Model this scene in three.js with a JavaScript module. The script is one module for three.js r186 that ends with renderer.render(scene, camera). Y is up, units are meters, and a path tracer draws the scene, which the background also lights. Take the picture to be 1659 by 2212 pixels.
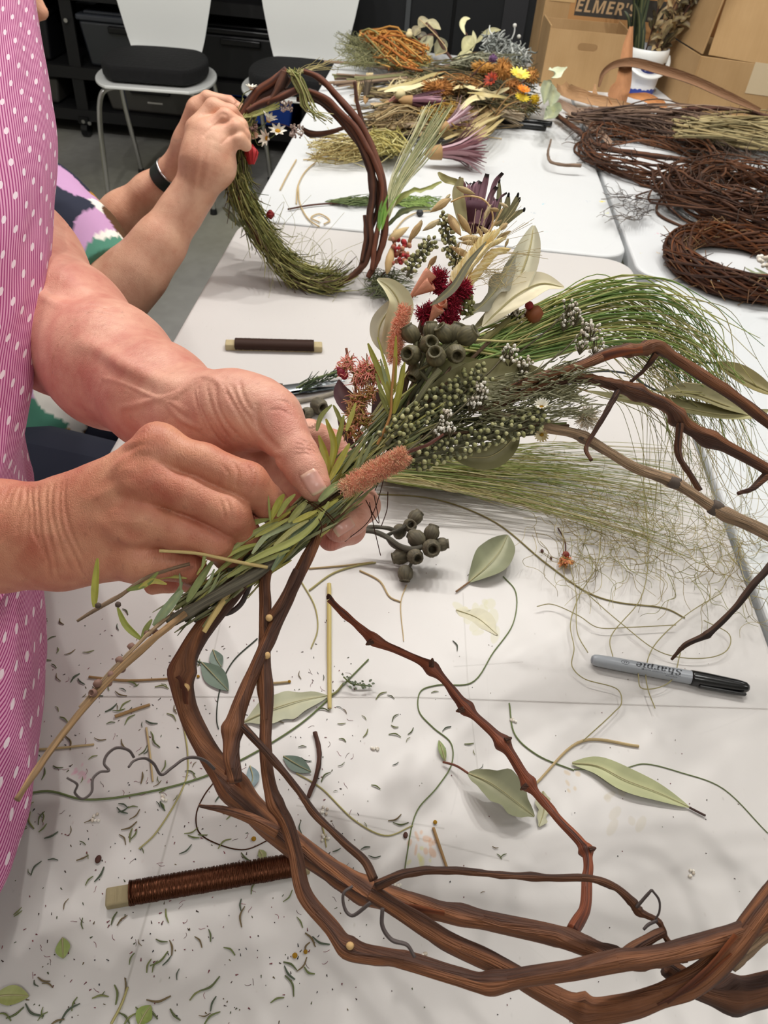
import * as THREE from 'three';
import { RoundedBoxGeometry } from 'three/addons/geometries/RoundedBoxGeometry.js';
import { RectAreaLightUniformsLib } from 'three/addons/lights/RectAreaLightUniformsLib.js';
import { mergeGeometries } from 'three/addons/utils/BufferGeometryUtils.js';

// ---------------------------------------------------------------- camera, light, exposure
RectAreaLightUniformsLib.init();
const V = (x, y, z) => new THREE.Vector3(x, y, z);
const scene = new THREE.Scene();
scene.background = new THREE.Color(0x05060a);
const FOCAL = 1671, CX = 829.5, CY = 1106, TABLE = 0.74, EYE = 1.30;
const camera = new THREE.PerspectiveCamera(2 * Math.atan(1106 / FOCAL) * 180 / Math.PI, 1659 / 2212, 0.02, 30);
const AX = V(0.99391715, 0.07245277, -0.08294156), AY = V(-0.10933089, 0.73971685, -0.66397721), AZ = V(0.01324628, 0.66900641, 0.74313859);
camera.position.set(0, EYE, 0);
camera.quaternion.setFromRotationMatrix(new THREE.Matrix4().makeBasis(AX, AY, AZ));
camera.focus = 0.52; camera.userData.fStop = 22;
scene.add(camera);
const renderer = new THREE.WebGLRenderer({ antialias: true });
renderer.toneMapping = THREE.LinearToneMapping;
renderer.toneMappingExposure = 0.95;
renderer.shadowMap.enabled = true;
// ceiling panels (soft) and track spots (small): [x, z]
const CEILING = 2.9;
const PANELS = [[-1.4, -2.1], [0.5, -2.2], [2.3, -2.3], [-1.5, -0.6], [0.9, -0.6], [-0.3, 0.75], [2.6, 0.2], [0.9, 1.4]], PANEL_LIGHT = 7.6;
const SPOTS = [[-1.05, -1.75], [-0.6, -1.75], [-0.15, -1.75], [0.3, -1.75], [0.75, -1.75]], SPOT_LIGHT = 2.6;
const BACK_SPOTS = [[-1.5, -0.9, -1.25], [-0.75, -0.9, -0.75], [0.0, -0.9, 0.0], [0.75, -0.9, 0.85]], BACK_LIGHT = 4.2;   // x, z of the lamp, x it points to
const PANEL_COLOR = new THREE.Color(1, 0.985, 0.955), SPOT_COLOR = new THREE.Color(1, 0.97, 0.92);

// ---------------------------------------------------------------- helpers
let seedState = 12345;
const seed = (n) => { seedState = n >>> 0; };
const rnd = () => { seedState = (seedState + 0x6d2b79f5) | 0; let t = Math.imul(seedState ^ (seedState >>> 15), 1 | seedState); t = (t + Math.imul(t ^ (t >>> 7), 61 | t)) ^ t; return ((t ^ (t >>> 14)) >>> 0) / 4294967296; };
const rr = (a, b) => a + (b - a) * rnd(), pick = (a) => a[Math.floor(rnd() * a.length)], clamp = (x, a = 0, b = 1) => Math.min(b, Math.max(a, x));
const sstep = (a, b, x) => { const t = clamp((x - a) / (b - a)); return t * t * (3 - 2 * t); };
const lerp = (a, b, t) => a + (b - a) * t;
// points of the place measured from the photograph: a direction and a distance along the lens axis, or a height above the table
const dirOf = (px, py) => V(0, 0, 0).addScaledVector(AX, (px - CX) / FOCAL).addScaledVector(AY, -(py - CY) / FOCAL).addScaledVector(AZ, -1);
const P = (px, py, d) => dirOf(px, py).multiplyScalar(d).add(V(0, EYE, 0));
const onPlane = (px, py, y) => { const d = dirOf(px, py); return d.multiplyScalar((y - EYE) / d.y).add(V(0, EYE, 0)); };
const T = (px, py, h = 0) => onPlane(px, py, TABLE + h);
const R = (px, d) => px * d / FOCAL;                       // a length of px pixels at distance d
const vnoise3 = (() => {
  const h = (x, y, z) => { let n = Math.imul(x, 374761393) + Math.imul(y, 668265263) + Math.imul(z, 1440662683); n = Math.imul(n ^ (n >>> 13), 1274126177); return ((n ^ (n >>> 16)) >>> 0) / 4294967296; };
  return (x, y, z) => {
    const X = Math.floor(x), Y = Math.floor(y), Z = Math.floor(z), f = (t) => t * t * (3 - 2 * t), a = f(x - X), b = f(y - Y), c = f(z - Z);
    return lerp(lerp(lerp(h(X, Y, Z), h(X + 1, Y, Z), a), lerp(h(X, Y + 1, Z), h(X + 1, Y + 1, Z), a), b), lerp(lerp(h(X, Y, Z + 1), h(X + 1, Y, Z + 1), a), lerp(h(X, Y + 1, Z + 1), h(X + 1, Y + 1, Z + 1), a), b), c) * 2 - 1;
  };
})();
const fbm = (x, y, z, n = 4) => { let s = 0, a = 0.5; for (let i = 0; i < n; i++) { s += a * vnoise3(x, y, z); x *= 2.03; y *= 2.03; z *= 2.03; a *= 0.5; } return s; };
const names = new Map();
const numbered = (n) => { const k = names.get(n) ?? 0; names.set(n, k + 1); return k ? n + '_' + String(k).padStart(3, '0') : n; };
function tag(o, label, category, group, kind) { o.userData = { label, category }; if (group) o.userData.group = group; if (kind) o.userData.kind = kind; return o; }
function thing(name, label, category, group, pos) { const g = new THREE.Group(); g.name = numbered(name); if (pos) g.position.copy(pos); scene.add(g); return tag(g, label, category, group); }
function mesh(name, geo, mat, parent) { const m = new THREE.Mesh(Array.isArray(geo) ? merge(geo) : geo, mat); m.name = parent === scene ? numbered(name) : name; m.castShadow = m.receiveShadow = true; parent.add(m); return m; }
function single(name, geo, mat, label, category, group, kind) { return tag(mesh(name, geo, mat, scene), label, category, group, kind); }
function struct(name, geo, mat) { const m = mesh(name, geo, mat, scene); m.userData = { kind: 'structure' }; return m; }
function stuffPart(name, geo, mat, parent) { const m = mesh(name, geo, mat, parent); m.userData.kind = 'stuff'; return m; }
function merge(list) {
  const color = list.some((g) => g.attributes.color);
  list = list.map((g) => {
    if (g.index === null) { const n = g.attributes.position.count, ix = new Uint32Array(n); for (let i = 0; i < n; i++) ix[i] = i; g = g.clone(); g.setIndex(new THREE.BufferAttribute(ix, 1)); }
    if (color && !g.attributes.color) { g = g.clone(); g.setAttribute('color', new THREE.BufferAttribute(new Float32Array(g.attributes.position.count * 3).fill(1), 3)); }
    return g;
  });
  return mergeGeometries(list, false);
}
const tint = (geo, hex, vary = 0) => { const c = new THREE.Color(hex), n = geo.attributes.position.count, a = new Float32Array(n * 3), k = 1 + rr(-vary, vary); for (let i = 0; i < n; i++) { a[i * 3] = c.r * k; a[i * 3 + 1] = c.g * k; a[i * 3 + 2] = c.b * k; } geo.setAttribute('color', new THREE.BufferAttribute(a, 3)); return geo; };
const move = (g, x, y, z) => { g.translate(x, y, z); return g; };
const box = (w, h, d, x, y, z, r = 0) => move(r ? new RoundedBoxGeometry(w, h, d, 3, r) : new THREE.BoxGeometry(w, h, d), x, y, z);
function aim(geo, pos, dir, roll = 0, s = 1) {               // geometry built along +y goes to pos pointing along dir
  const q = new THREE.Quaternion().setFromUnitVectors(V(0, 1, 0), dir.clone().normalize()).multiply(new THREE.Quaternion().setFromAxisAngle(V(0, 1, 0), roll));
  return geo.clone().applyMatrix4(new THREE.Matrix4().compose(pos, q, typeof s === 'number' ? V(s, s, s) : s));
}
function geometry(pos, idx, uv, col) {
  const g = new THREE.BufferGeometry();
  g.setAttribute('position', new THREE.BufferAttribute(new Float32Array(pos), 3));
  g.setAttribute('uv', new THREE.BufferAttribute(new Float32Array(uv ?? (pos.length / 3) * 2), 2));
  if (col) g.setAttribute('color', new THREE.BufferAttribute(new Float32Array(col), 3));
  g.setIndex(idx); g.computeVertexNormals(); return g;
}
const spline = (pts, n, closed = false) => { if (pts.length === 2) { const o = []; for (let i = 0; i <= n; i++) o.push(pts[0].clone().lerp(pts[1], i / n)); return o; } const c = new THREE.CatmullRomCurve3(pts, closed, 'centripetal'), o = []; for (let i = 0; i <= n; i++) o.push(c.getPoint(i / n)); return o; };
const along = (list, t) => { const x = clamp(t) * (list.length - 1), i = Math.min(list.length - 2, Math.floor(x)); return lerp(list[i], list[i + 1], x - i); };
// swept tube: r = radius, list of radii at the points, or function of t; o = { n rings, seg, rough: radius noise, bump(t, a), color(t, a, point) , flat: across / thick ratio}
function tube(pts, r, o = {}) {
  const n = o.n ?? Math.max(2, (pts.length - 1) * 5), seg = o.seg ?? 7, c = spline(pts, n);
  const rad = typeof r === 'function' ? r : Array.isArray(r) ? (t) => along(r, t) : () => r;
  const pos = [], idx = [], uv = [], col = o.color ? [] : null;
  let tan = c[1].clone().sub(c[0]).normalize(), u = o.up ? o.up.clone() : Math.abs(tan.y) < 0.9 ? V(0, 1, 0) : V(1, 0, 0), len = 0;
  u.addScaledVector(tan, -u.dot(tan)).normalize();
  const off = rnd() * 50, e = V(0, 0, 0), q = V(0, 0, 0);
  for (let i = 0; i <= n; i++) {
    const t = i / n, tn = c[Math.min(n, i + 1)].clone().sub(c[Math.max(0, i - 1)]).normalize();
    if (tn.lengthSq() > 0.5) tan = tn;
    u.addScaledVector(tan, -u.dot(tan)).normalize(); e.crossVectors(tan, u);
    if (i) len += c[i].distanceTo(c[i - 1]);
    const R0 = Math.max(1e-5, rad(t));
    for (let k = 0; k <= seg; k++) {
      const a = (k % seg) / seg * Math.PI * 2 + (o.twist ?? 0) * t;
      let rk = R0;
      if (o.rough) rk *= 1 + o.rough * vnoise3(Math.cos(a) * 1.3 + off, Math.sin(a) * 1.3, len / R0 * (o.freq ?? 0.35)) ;
      if (o.bump) rk *= o.bump(t, a);
      q.copy(c[i]).addScaledVector(u, Math.cos(a) * rk).addScaledVector(e, Math.sin(a) * rk * (o.flat ?? 1));
      pos.push(q.x, q.y, q.z); uv.push(k / seg * Math.PI * 2 * R0, len);
      if (col) col.push(...o.color(t, a, q));
      if (i < n && k < seg) { const s = seg + 1, p = i * s + k; idx.push(p, p + 1, p + s, p + 1, p + s + 1, p + s); }
    }
  }
  for (const [i, f] of [[0, 1], [n, 0]]) {
    const b = pos.length / 3; pos.push(c[i].x, c[i].y, c[i].z); uv.push(0, i ? len : 0);
    if (col) col.push(...(o.cap ?? o.color(i / n, 0, c[i])));
    for (let k = 0; k < seg; k++) { const p = i * (seg + 1) + k; f ? idx.push(b, p + 1, p) : idx.push(b, p, p + 1); }
  }
  return geometry(pos, idx, uv, col);
}
// leaf or ribbon: a spine, half widths along it, the side the face looks to; curl lifts the edges, wave ripples them
function leaf(pts, widths, face, o = {}) {
  const n = o.n ?? 14, m = o.m ?? 4, c = spline(pts, n), th = o.thick ?? 0.00035, pos = [], idx = [], uv = [], col = o.color ? [] : null;
  const w = typeof widths === 'function' ? widths : (t) => along(widths, t);
  let len = 0; const side = V(0, 0, 0), up = V(0, 0, 0), q = V(0, 0, 0), off = rnd() * 30;
  for (let i = 0; i <= n; i++) {
    const t = i / n, tan = c[Math.min(n, i + 1)].clone().sub(c[Math.max(0, i - 1)]).normalize();
    up.copy(face).addScaledVector(tan, -face.dot(tan)).normalize();
    if (o.twist) up.applyAxisAngle(tan, o.twist * t);
    side.crossVectors(tan, up);
    if (i) len += c[i].distanceTo(c[i - 1]);
    const W = Math.max(1e-5, w(t));
    for (let s = 0; s < 2; s++) for (let k = 0; k <= m; k++) {
      const x = k / m * 2 - 1, jag = o.jag ? 1 + o.jag * vnoise3(off + t * (o.teeth ?? 8), Math.sign(x) * 3, 0) * (Math.abs(x) > 0.6 ? 1 : 0.2) : 1;
      q.copy(c[i]).addScaledVector(side, x * W * jag).addScaledVector(up, (o.curl ?? 0) * W * x * x - (o.fold ?? 0) * W * (1 - Math.abs(x)) + (o.wave ?? 0) * W * Math.abs(x) * Math.sin(t * (o.waves ?? 12) + (x > 0 ? 1.3 : 0) + off) + (s ? -th : th) * (1 - x * x * 0.7));
      pos.push(q.x, q.y, q.z); uv.push(x * W, len); if (col) col.push(...o.color(t, x, s));
      if (i < n && k < m) { const r = m + 1, a = (i * 2 + s) * r + k, b = a + 2 * r; s ? idx.push(a, b, a + 1, a + 1, b, b + 1) : idx.push(a, a + 1, b, a + 1, b + 1, b); }
    }
    if (i < n) { const r = m + 1, a = i * 2 * r, b = a + 2 * r; idx.push(a, b, a + r, b, b + r, a + r, a + m, a + r + m, b + m, b + m, a + r + m, b + r + m); }
  }
  return geometry(pos, idx, uv, col);
}
const lathe = (prof, seg = 14) => new THREE.LatheGeometry(prof.map(([x, y]) => new THREE.Vector2(x, y)), seg);
function ball(r, p, sx = 1, sy = 1, sz = 1, d = 8) { const g = new THREE.SphereGeometry(r, d, Math.max(4, d * 0.7 | 0)); g.scale(sx, sy, sz); return p ? move(g, p.x, p.y, p.z) : g; }
// textures
function dataTex(w, h, fn, srgb = true) {
  const d = new Uint8Array(w * h * 4);
  for (let y = 0; y < h; y++) for (let x = 0; x < w; x++) { const c = fn(x / w, y / h, x, y), i = (y * w + x) * 4; for (let k = 0; k < 3; k++) d[i + k] = clamp(c[k]) * 255; d[i + 3] = 255; }
  const t = new THREE.DataTexture(d, w, h); t.wrapS = t.wrapT = THREE.RepeatWrapping; t.magFilter = THREE.LinearFilter; t.minFilter = THREE.LinearMipmapLinearFilter; t.generateMipmaps = true;
  if (srgb) t.colorSpace = THREE.SRGBColorSpace; t.needsUpdate = true; return t;
}
function canvasTex(w, h, draw) { const c = document.createElement('canvas'); c.width = w; c.height = h; draw(c.getContext('2d'), w, h); const t = new THREE.CanvasTexture(c); t.colorSpace = THREE.SRGBColorSpace; t.wrapS = t.wrapT = THREE.RepeatWrapping; t.anisotropy = 8; return t; }
const repeat = (t, u, v, rot = 0) => { const c = t.clone(); c.repeat.set(u, v); c.rotation = rot; c.needsUpdate = true; return c; };
// noise that tiles over 0..1
const tnoise = (u, v, f, g = f, z = 0) => { const a = u * 6.28318, b = v * 6.28318; return vnoise3(Math.cos(a) * f / 6.28 + 9.1 + Math.cos(b) * g / 6.28, Math.sin(a) * f / 6.28 + 3.7 + z, Math.sin(b) * g / 6.28 + Math.cos(b + 1) * g / 9 + 1.3); };
const std = (color, roughness = 0.8, o = {}) => new THREE.MeshStandardMaterial({ color, roughness, ...o });
const phys = (color, roughness = 0.8, o = {}) => new THREE.MeshPhysicalMaterial({ color, roughness, ...o });
const vcol = (roughness = 0.8, o = {}) => new THREE.MeshStandardMaterial({ vertexColors: true, roughness, ...o });
const grain = dataTex(256, 256, (u, v) => { const g = 0.5 + 0.5 * (0.6 * tnoise(u, v, 20, 20) + 0.4 * tnoise(u, v, 60, 60)); return [g, g, g]; }, false);
const streak = dataTex(256, 256, (u, v, x, y) => { const g = 0.5 + 0.35 * vnoise3(u * 40, v * 3, 0) * (v < 0.9 ? 1 : (1 - v) * 10) + 0.3 * vnoise3(u * 90, v * 6, 5); return [g, g, g]; }, false);
const barkMap = dataTex(512, 512, (u, v) => {
  const s = 0.5 + 0.5 * (0.55 * vnoise3(u * 46, v * 4, 1) + 0.45 * vnoise3(u * 120, v * 9, 2)), b = 0.5 + 0.5 * (0.5 * fbm(u * 6, v * 3, 4) + 0.6 * vnoise3(u * 9, v * 1.6, 7));
  const k = s * 0.36 + clamp(0.5 + (b - 0.5) * 1.9) * 0.64; return [lerp(0.29, 0.84, k), lerp(0.185, 0.63, k), lerp(0.14, 0.44, k)];
});
const palebark = dataTex(256, 256, (u, v) => { const k = 0.80 + 0.16 * vnoise3(u * 40, v * 4, 1) + 0.12 * vnoise3(u * 90, v * 9, 2) + 0.1 * fbm(u * 6, v * 3, 4); return [k, k * 0.98, k * 0.95]; });
palebark.wrapS = palebark.wrapT = THREE.MirroredRepeatWrapping; palebark.repeat.set(30, 9);
barkMap.wrapS = barkMap.wrapT = THREE.MirroredRepeatWrapping; barkMap.repeat.set(30, 9);
const M = {
  bark: std(0xb09684, 0.72, { map: barkMap, bumpMap: repeat(streak, 40, 20), bumpScale: 0.0006 }),
  barkDark: std(0x8a766c, 0.78, { map: barkMap, bumpMap: repeat(streak, 40, 20), bumpScale: 0.0005 }),
  plant: vcol(0.75), plantSoft: vcol(0.95), waxy: vcol(0.5),
  black: std(0x0b0b0d, 0.6), blackGloss: std(0x0c0d10, 0.25), chrome: std(0xc9c9c9, 0.18, { metalness: 1 }), whiteGloss: std(0xe9ebe9, 0.3), wood: std(0xe6d3a4, 0.7, { bumpMap: repeat(streak, 60, 20), bumpScale: 0.0003 }),
};
// ---------------------------------------------------------------- the room
const floorMap = dataTex(512, 512, (u, v) => { const g = 0.5 + 0.28 * fbm(u * 7, v * 7, 3, 5) + 0.06 * vnoise3(u * 90, v * 90, 1), m = 0.05 * vnoise3(u * 4, v * 4, 8); return [0.57 + (g - 0.5) * 0.26 + m, 0.565 + (g - 0.5) * 0.26 + m, 0.51 + (g - 0.5) * 0.26]; });
floorMap.wrapS = floorMap.wrapT = THREE.MirroredRepeatWrapping; floorMap.repeat.set(4, 4);
struct('floor', box(7.2, 0.1, 9.2, 0.6, -0.05, -0.8), std(0xffffff, 0.55, { map: floorMap }));
struct('ceiling', box(7.2, 0.1, 9.2, 0.6, CEILING + 0.05, -0.8), std(0xe8e6e0, 0.9));
const wallMat = std(0xe4e2dd, 0.9);
struct('wall_back', box(7.2, CEILING, 0.1, 0.6, CEILING / 2, -4.95), std(0x26272b, 0.9));
struct('wall_front', box(7.2, CEILING, 0.1, 0.6, CEILING / 2, 3.35), wallMat);
struct('wall_left', box(0.1, CEILING, 8.4, -2.75, CEILING / 2, -0.8), wallMat);
struct('wall_right', box(0.1, CEILING, 8.4, 3.95, CEILING / 2, -0.8), wallMat);
struct('baseboard_back', box(7.0, 0.1, 0.02, 0.6, 0.05, -4.89), M.black);
// lamps
PANELS.forEach(([x, z], i) => {
  const t = thing('ceiling_panel', 'flat square white light panel set in the ceiling', 'ceiling light', 'ceiling light panels', V(x, CEILING, z));
  mesh('frame', [box(0.62, 0.03, 0.02, 0, -0.015, 0.3), box(0.62, 0.03, 0.02, 0, -0.015, -0.3), box(0.02, 0.03, 0.58, 0.3, -0.015, 0), box(0.02, 0.03, 0.58, -0.3, -0.015, 0)], M.whiteGloss, t);
  mesh('diffuser', box(0.58, 0.012, 0.58, 0, -0.012, 0), std(0xffffff, 0.6, { emissive: PANEL_COLOR, emissiveIntensity: 1.6 }), t);
  const l = new THREE.RectAreaLight(PANEL_COLOR, PANEL_LIGHT, 0.56, 0.56); l.position.set(x, CEILING - 0.03, z); l.lookAt(x, 0, z); scene.add(l);
});
function track(z, lamps, label, lampLabel, group, aimAt, power, angle) {
  const rail = thing('track_rail', label, 'light track', null, V(-0.15, CEILING - 0.02, z)); mesh('rail', box(2.8, 0.035, 0.035, 0, 0, 0, 0.004), M.black, rail);
  for (const lamp of lamps) {
    const t = thing('track_spotlight', lampLabel, 'spotlight', group, V(lamp[0], CEILING - 0.04, z)), to = aimAt(lamp), dir = to.clone().sub(t.position).normalize(), head = V(0, -0.075, 0);
    mesh('stem', new THREE.CylinderGeometry(0.012, 0.012, 0.07, 10).translate(0, -0.035, 0), M.black, t);
    mesh('shade', aim(lathe([[0.02, -0.02], [0.036, -0.01], [0.042, 0.085], [0.040, 0.085], [0.03, 0.0], [0.0012, 0.002]], 20), head, dir), M.black, t);
    mesh('bulb', aim(ball(0.03, V(0, 0.062, 0), 1, 0.6, 1, 14), head, dir), std(0xffffff, 0.5, { emissive: SPOT_COLOR, emissiveIntensity: 4 }), t);
    const l = new THREE.SpotLight(SPOT_COLOR, power, 0, angle, 0.5, 2); l.position.copy(t.position).add(head).addScaledVector(dir, 0.12); l.target.position.copy(to); l.castShadow = true; l.shadow.radius = 1.3; l.shadow.mapSize.set(2048, 2048); scene.add(l, l.target);
  }
}
track(-1.75, SPOTS, 'black lighting track fixed under the ceiling above the tables', 'small round spotlight on the ceiling track, pointing down at the tables', 'track spotlights over the tables', ([x]) => V(x * 0.3, 0.74, -0.7), SPOT_LIGHT, 1.15);
track(-0.9, BACK_SPOTS, 'second black lighting track, nearer the camera than the other', 'small round spotlight on the nearer ceiling track, turned to the back of the room', 'track spotlights turned to the back', ([, , x]) => V(x, 0.75, -3.5), BACK_LIGHT, 0.55);
// ---------------------------------------------------------------- tables
function tableTop(x0, x1, z0, z1, r) {
  const s = new THREE.Shape(), w = x1 - x0, d = z1 - z0; s.moveTo(r, 0); s.lineTo(w - r, 0); s.absarc(w - r, r, r, -Math.PI / 2, 0); s.lineTo(w, d - r); s.absarc(w - r, d - r, r, 0, Math.PI / 2); s.lineTo(r, d); s.absarc(r, d - r, r, Math.PI / 2, Math.PI); s.lineTo(0, r); s.absarc(r, r, r, Math.PI, 1.5 * Math.PI);
  const g = new THREE.ExtrudeGeometry(s, { depth: 0.028, bevelEnabled: true, bevelThickness: 0.005, bevelSize: 0.005, bevelOffset: -0.005, bevelSegments: 3, curveSegments: 8 });
  g.rotateX(-Math.PI / 2); g.translate(0, -0.033, d);           // y of the shape runs to -z
  const p = g.attributes.position, uv = g.attributes.uv; for (let i = 0; i < p.count; i++) uv.setXY(i, p.getX(i) / w, p.getZ(i) / d);
  return g;
}
// worn white laminate: drawn pencil lines, dabs of old paint, scuffs and dust, where the photograph shows them
function tableMap(x0, x1, z0, z1, base, o) {
  return canvasTex(o.w, o.h, (g, w, h) => {
    seed(o.seed); g.fillStyle = base; g.fillRect(0, 0, w, h);
    const X = (x) => (x - x0) / (x1 - x0) * w, Z = (z) => h - (z - z0) / (z1 - z0) * h;   // canvas rows run down, v runs up
    for (let i = 0; i < 2600; i++) { g.fillStyle = `rgba(${pick(['90,85,80', '150,120,120', '120,110,95', '200,195,190'])},${rr(0.03, 0.22)})`; const s = rr(0.4, 1.5); g.fillRect(rnd() * w, rnd() * h, s, s * rr(0.6, 2)); }
    for (let i = 0; i < 70; i++) { g.strokeStyle = `rgba(120,118,115,${rr(0.02, 0.09)})`; g.lineWidth = rr(0.5, 1.5); const x = rnd() * w, y = rnd() * h, a = rnd() * 6.3, l = rr(10, 160); g.beginPath(); g.moveTo(x, y); g.quadraticCurveTo(x + Math.cos(a) * l * 0.5 + rr(-9, 9), y + Math.sin(a) * l * 0.5 + rr(-9, 9), x + Math.cos(a) * l, y + Math.sin(a) * l); g.stroke(); }
    for (const [pts, c, lw] of o.lines ?? []) { g.strokeStyle = c; g.lineWidth = lw; g.beginPath(); pts.forEach(([px, py], i) => { const q = T(px, py); i ? g.lineTo(X(q.x), Z(q.z)) : g.moveTo(X(q.x), Z(q.z)); }); g.stroke(); }
    for (const [px, py, c, s, n] of o.dabs ?? []) { const q = T(px, py); for (let i = 0; i < n; i++) { g.fillStyle = c; g.beginPath(); g.ellipse(X(q.x) + rr(-s, s) * 1.4, Z(q.z) + rr(-s, s), rr(0.15, 0.5) * s, rr(0.1, 0.3) * s, rnd() * 3, 0, 6.3); g.fill(); } }
  });
}
const seamLine = 'rgba(96,88,80,0.55)', pencil = 'rgba(130,124,116,0.32)';
const fold = std(0xd8d6d2, 0.5), legMat = std(0x9a9c9e, 0.4, { metalness: 0.6 });
function makeTable(label, x0, x1, z0, z1, base, o) {
  const t = thing('folding_table', label, 'table', null, V(x0, 0, z0)), w = x1 - x0, d = z1 - z0;
  mesh('tabletop', tableTop(x0, x1, z0, z1, 0.05).translate(0, TABLE, 0), std(0xffffff, 0.38, { map: tableMap(x0, x1, z0, z1, base, o), bumpMap: repeat(grain, 1.2, 2.4), bumpScale: 0.0008 }), t);
  mesh('apron', [box(w - 0.08, 0.04, 0.02, w / 2, TABLE - 0.053, 0.05), box(w - 0.08, 0.04, 0.02, w / 2, TABLE - 0.053, d - 0.05), box(0.02, 0.04, d - 0.12, 0.04, TABLE - 0.053, d / 2), box(0.02, 0.04, d - 0.12, w - 0.04, TABLE - 0.053, d / 2)], fold, t);
  for (const [a, b] of [[0.09, 0.16], [w - 0.09, 0.16], [0.09, d - 0.16], [w - 0.09, d - 0.16]]) {
    mesh('leg', new THREE.CylinderGeometry(0.014, 0.014, TABLE - 0.035, 12).translate(a, (TABLE - 0.035) / 2, b), legMat, t);
  }
}
const ZJ = -1.366, XL = -0.33, XG = 0.373;
makeTable('grey-white folding table under the hands, littered with needle leaf clippings', XL, XG - 0.004, ZJ + 0.004, 0.46, '#cfcbc8', { seed: 5, w: 1024, h: 2048,
  lines: [[[[180, 1505], [900, 1507], [1300, 1521], [1659, 1532]], seamLine, 1.2], [[[395, 1700], [250, 2212]], pencil, 2], [[[960, 1790], [640, 1740]], pencil, 1.2], [[[1035, 1690], [1010, 1470], [1000, 1280]], pencil, 1], [[[700, 1760], [1100, 1860]], pencil, 1], [[[420, 1440], [440, 1200]], pencil, 1.4], [[[455, 1440], [495, 1260]], pencil, 1.4], [[[980, 1440], [1130, 1430]], pencil, 1]],
  dabs: [[910, 1810, 'rgba(206,120,60,0.30)', 12, 9], [905, 1845, 'rgba(205,205,90,0.30)', 10, 5], [180, 1668, 'rgba(214,140,170,0.35)', 9, 7], [600, 745, 'rgba(230,220,60,0.8)', 3, 3], [760, 940, 'rgba(80,170,120,0.6)', 4, 4], [1240, 1690, 'rgba(190,150,90,0.3)', 9, 5], [1030, 1330, 'rgba(190,185,140,0.35)', 26, 10], [1325, 1740, 'rgba(170,150,110,0.15)', 22, 7], [1050, 800, 'rgba(240,230,160,0.3)', 16, 5]] });
makeTable('white folding table heaped with dried flower bunches at the back', XL + 0.006, XG - 0.004, -2.84, ZJ - 0.004, '#dadcdd', { seed: 6, w: 1024, h: 2048,
  dabs: [[1300, 435, 'rgba(250,225,40,0.85)', 7, 9], [1310, 460, 'rgba(235,235,80,0.8)', 5, 7], [1175, 440, 'rgba(130,200,220,0.5)', 7, 6], [1150, 460, 'rgba(90,120,150,0.4)', 6, 5], [1270, 435, 'rgba(90,110,160,0.4)', 5, 4], [690, 470, 'rgba(230,180,100,0.6)', 7, 8], [1090, 350, 'rgba(240,190,90,0.4)', 5, 3], [1340, 505, 'rgba(120,200,230,0.6)', 4, 3], [1120, 300, 'rgba(120,110,100,0.4)', 4, 4], [1180, 500, 'rgba(150,220,200,0.4)', 5, 4]] });
makeTable('white folding table at the right under the vine rings and bare branches', XG + 0.004, XG + 0.7, -2.95, -1.30, '#dadcde', { seed: 7, w: 1024, h: 2048, dabs: [[1425, 545, 'rgba(210,150,60,0.8)', 6, 3], [1388, 547, 'rgba(220,200,150,0.6)', 6, 3], [1420, 505, 'rgba(220,150,170,0.5)', 8, 4], [1540, 460, 'rgba(230,130,200,0.5)', 5, 3]] });
makeTable('white folding table at the right edge beneath the dark woven vine ring', XG + 0.004, XG + 0.7, -1.292, 0.46, '#d6d9db', { seed: 8, w: 512, h: 1024 });
// ---------------------------------------------------------------- chairs
function seatShape(w, d) { const s = new THREE.Shape(); s.moveTo(-w * 0.36, d * 0.5); s.bezierCurveTo(-w * 0.62, d * 0.3, -w * 0.55, -d * 0.42, -w * 0.3, -d * 0.49); s.bezierCurveTo(-w * 0.1, -d * 0.53, w * 0.1, -d * 0.53, w * 0.3, -d * 0.49); s.bezierCurveTo(w * 0.55, -d * 0.42, w * 0.62, d * 0.3, w * 0.36, d * 0.5); return s; }
function makeChair() {
  const t = thing('moulded_chair', 'white moulded chair with black seat pad nearest the crate shelves', 'chair', null);
  const ex = (s, depth, b) => new THREE.ExtrudeGeometry(s, { depth, bevelEnabled: true, bevelThickness: b, bevelSize: b, bevelSegments: 4, curveSegments: 20 });
  mesh('seat', ex(seatShape(0.43, 0.42), 0.004, 0.004).rotateX(Math.PI / 2).translate(0, 0.46, 0), M.whiteGloss, t);
  mesh('backrest', leaf([V(0, 0.462, -0.15), V(0, 0.468, -0.19), V(0, 0.50, -0.222), V(0, 0.66, -0.255), V(0, 0.80, -0.285), V(0, 0.86, -0.30)], [0.15, 0.142, 0.142, 0.185, 0.215, 0.20], V(0, 0.1, 1), { n: 26, m: 10, curl: 0.12, thick: 0.005 }), M.whiteGloss, t);
  mesh('seat_pad', ex(seatShape(0.36, 0.35), 0.028, 0.012).rotateX(Math.PI / 2).translate(0, 0.512, 0.0), std(0x121214, 0.95, { bumpMap: repeat(grain, 8, 8), bumpScale: 0.002 }), t);
  for (const [sx, sz] of [[-1, 1], [1, 1], [-1, -1], [1, -1]]) mesh('leg', tube([V(sx * 0.05, 0.44, sz * 0.1), V(sx * 0.17, 0.435, sz * 0.15), V(sx * 0.195, 0.40, sz * 0.165), V(sx * (sz > 0 ? 0.215 : 0.17), 0.02, sz * 0.205)], 0.0105, { n: 24, seg: 10 }), M.chrome, t);
  for (const [sx, sz] of [[-1, 1], [1, 1], [-1, -1], [1, -1]]) mesh('foot', new THREE.CylinderGeometry(0.013, 0.015, 0.022, 10).translate(sx * (sz > 0 ? 0.215 : 0.17), 0.011, sz * 0.206), M.black, t);
  return t;
}
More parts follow.
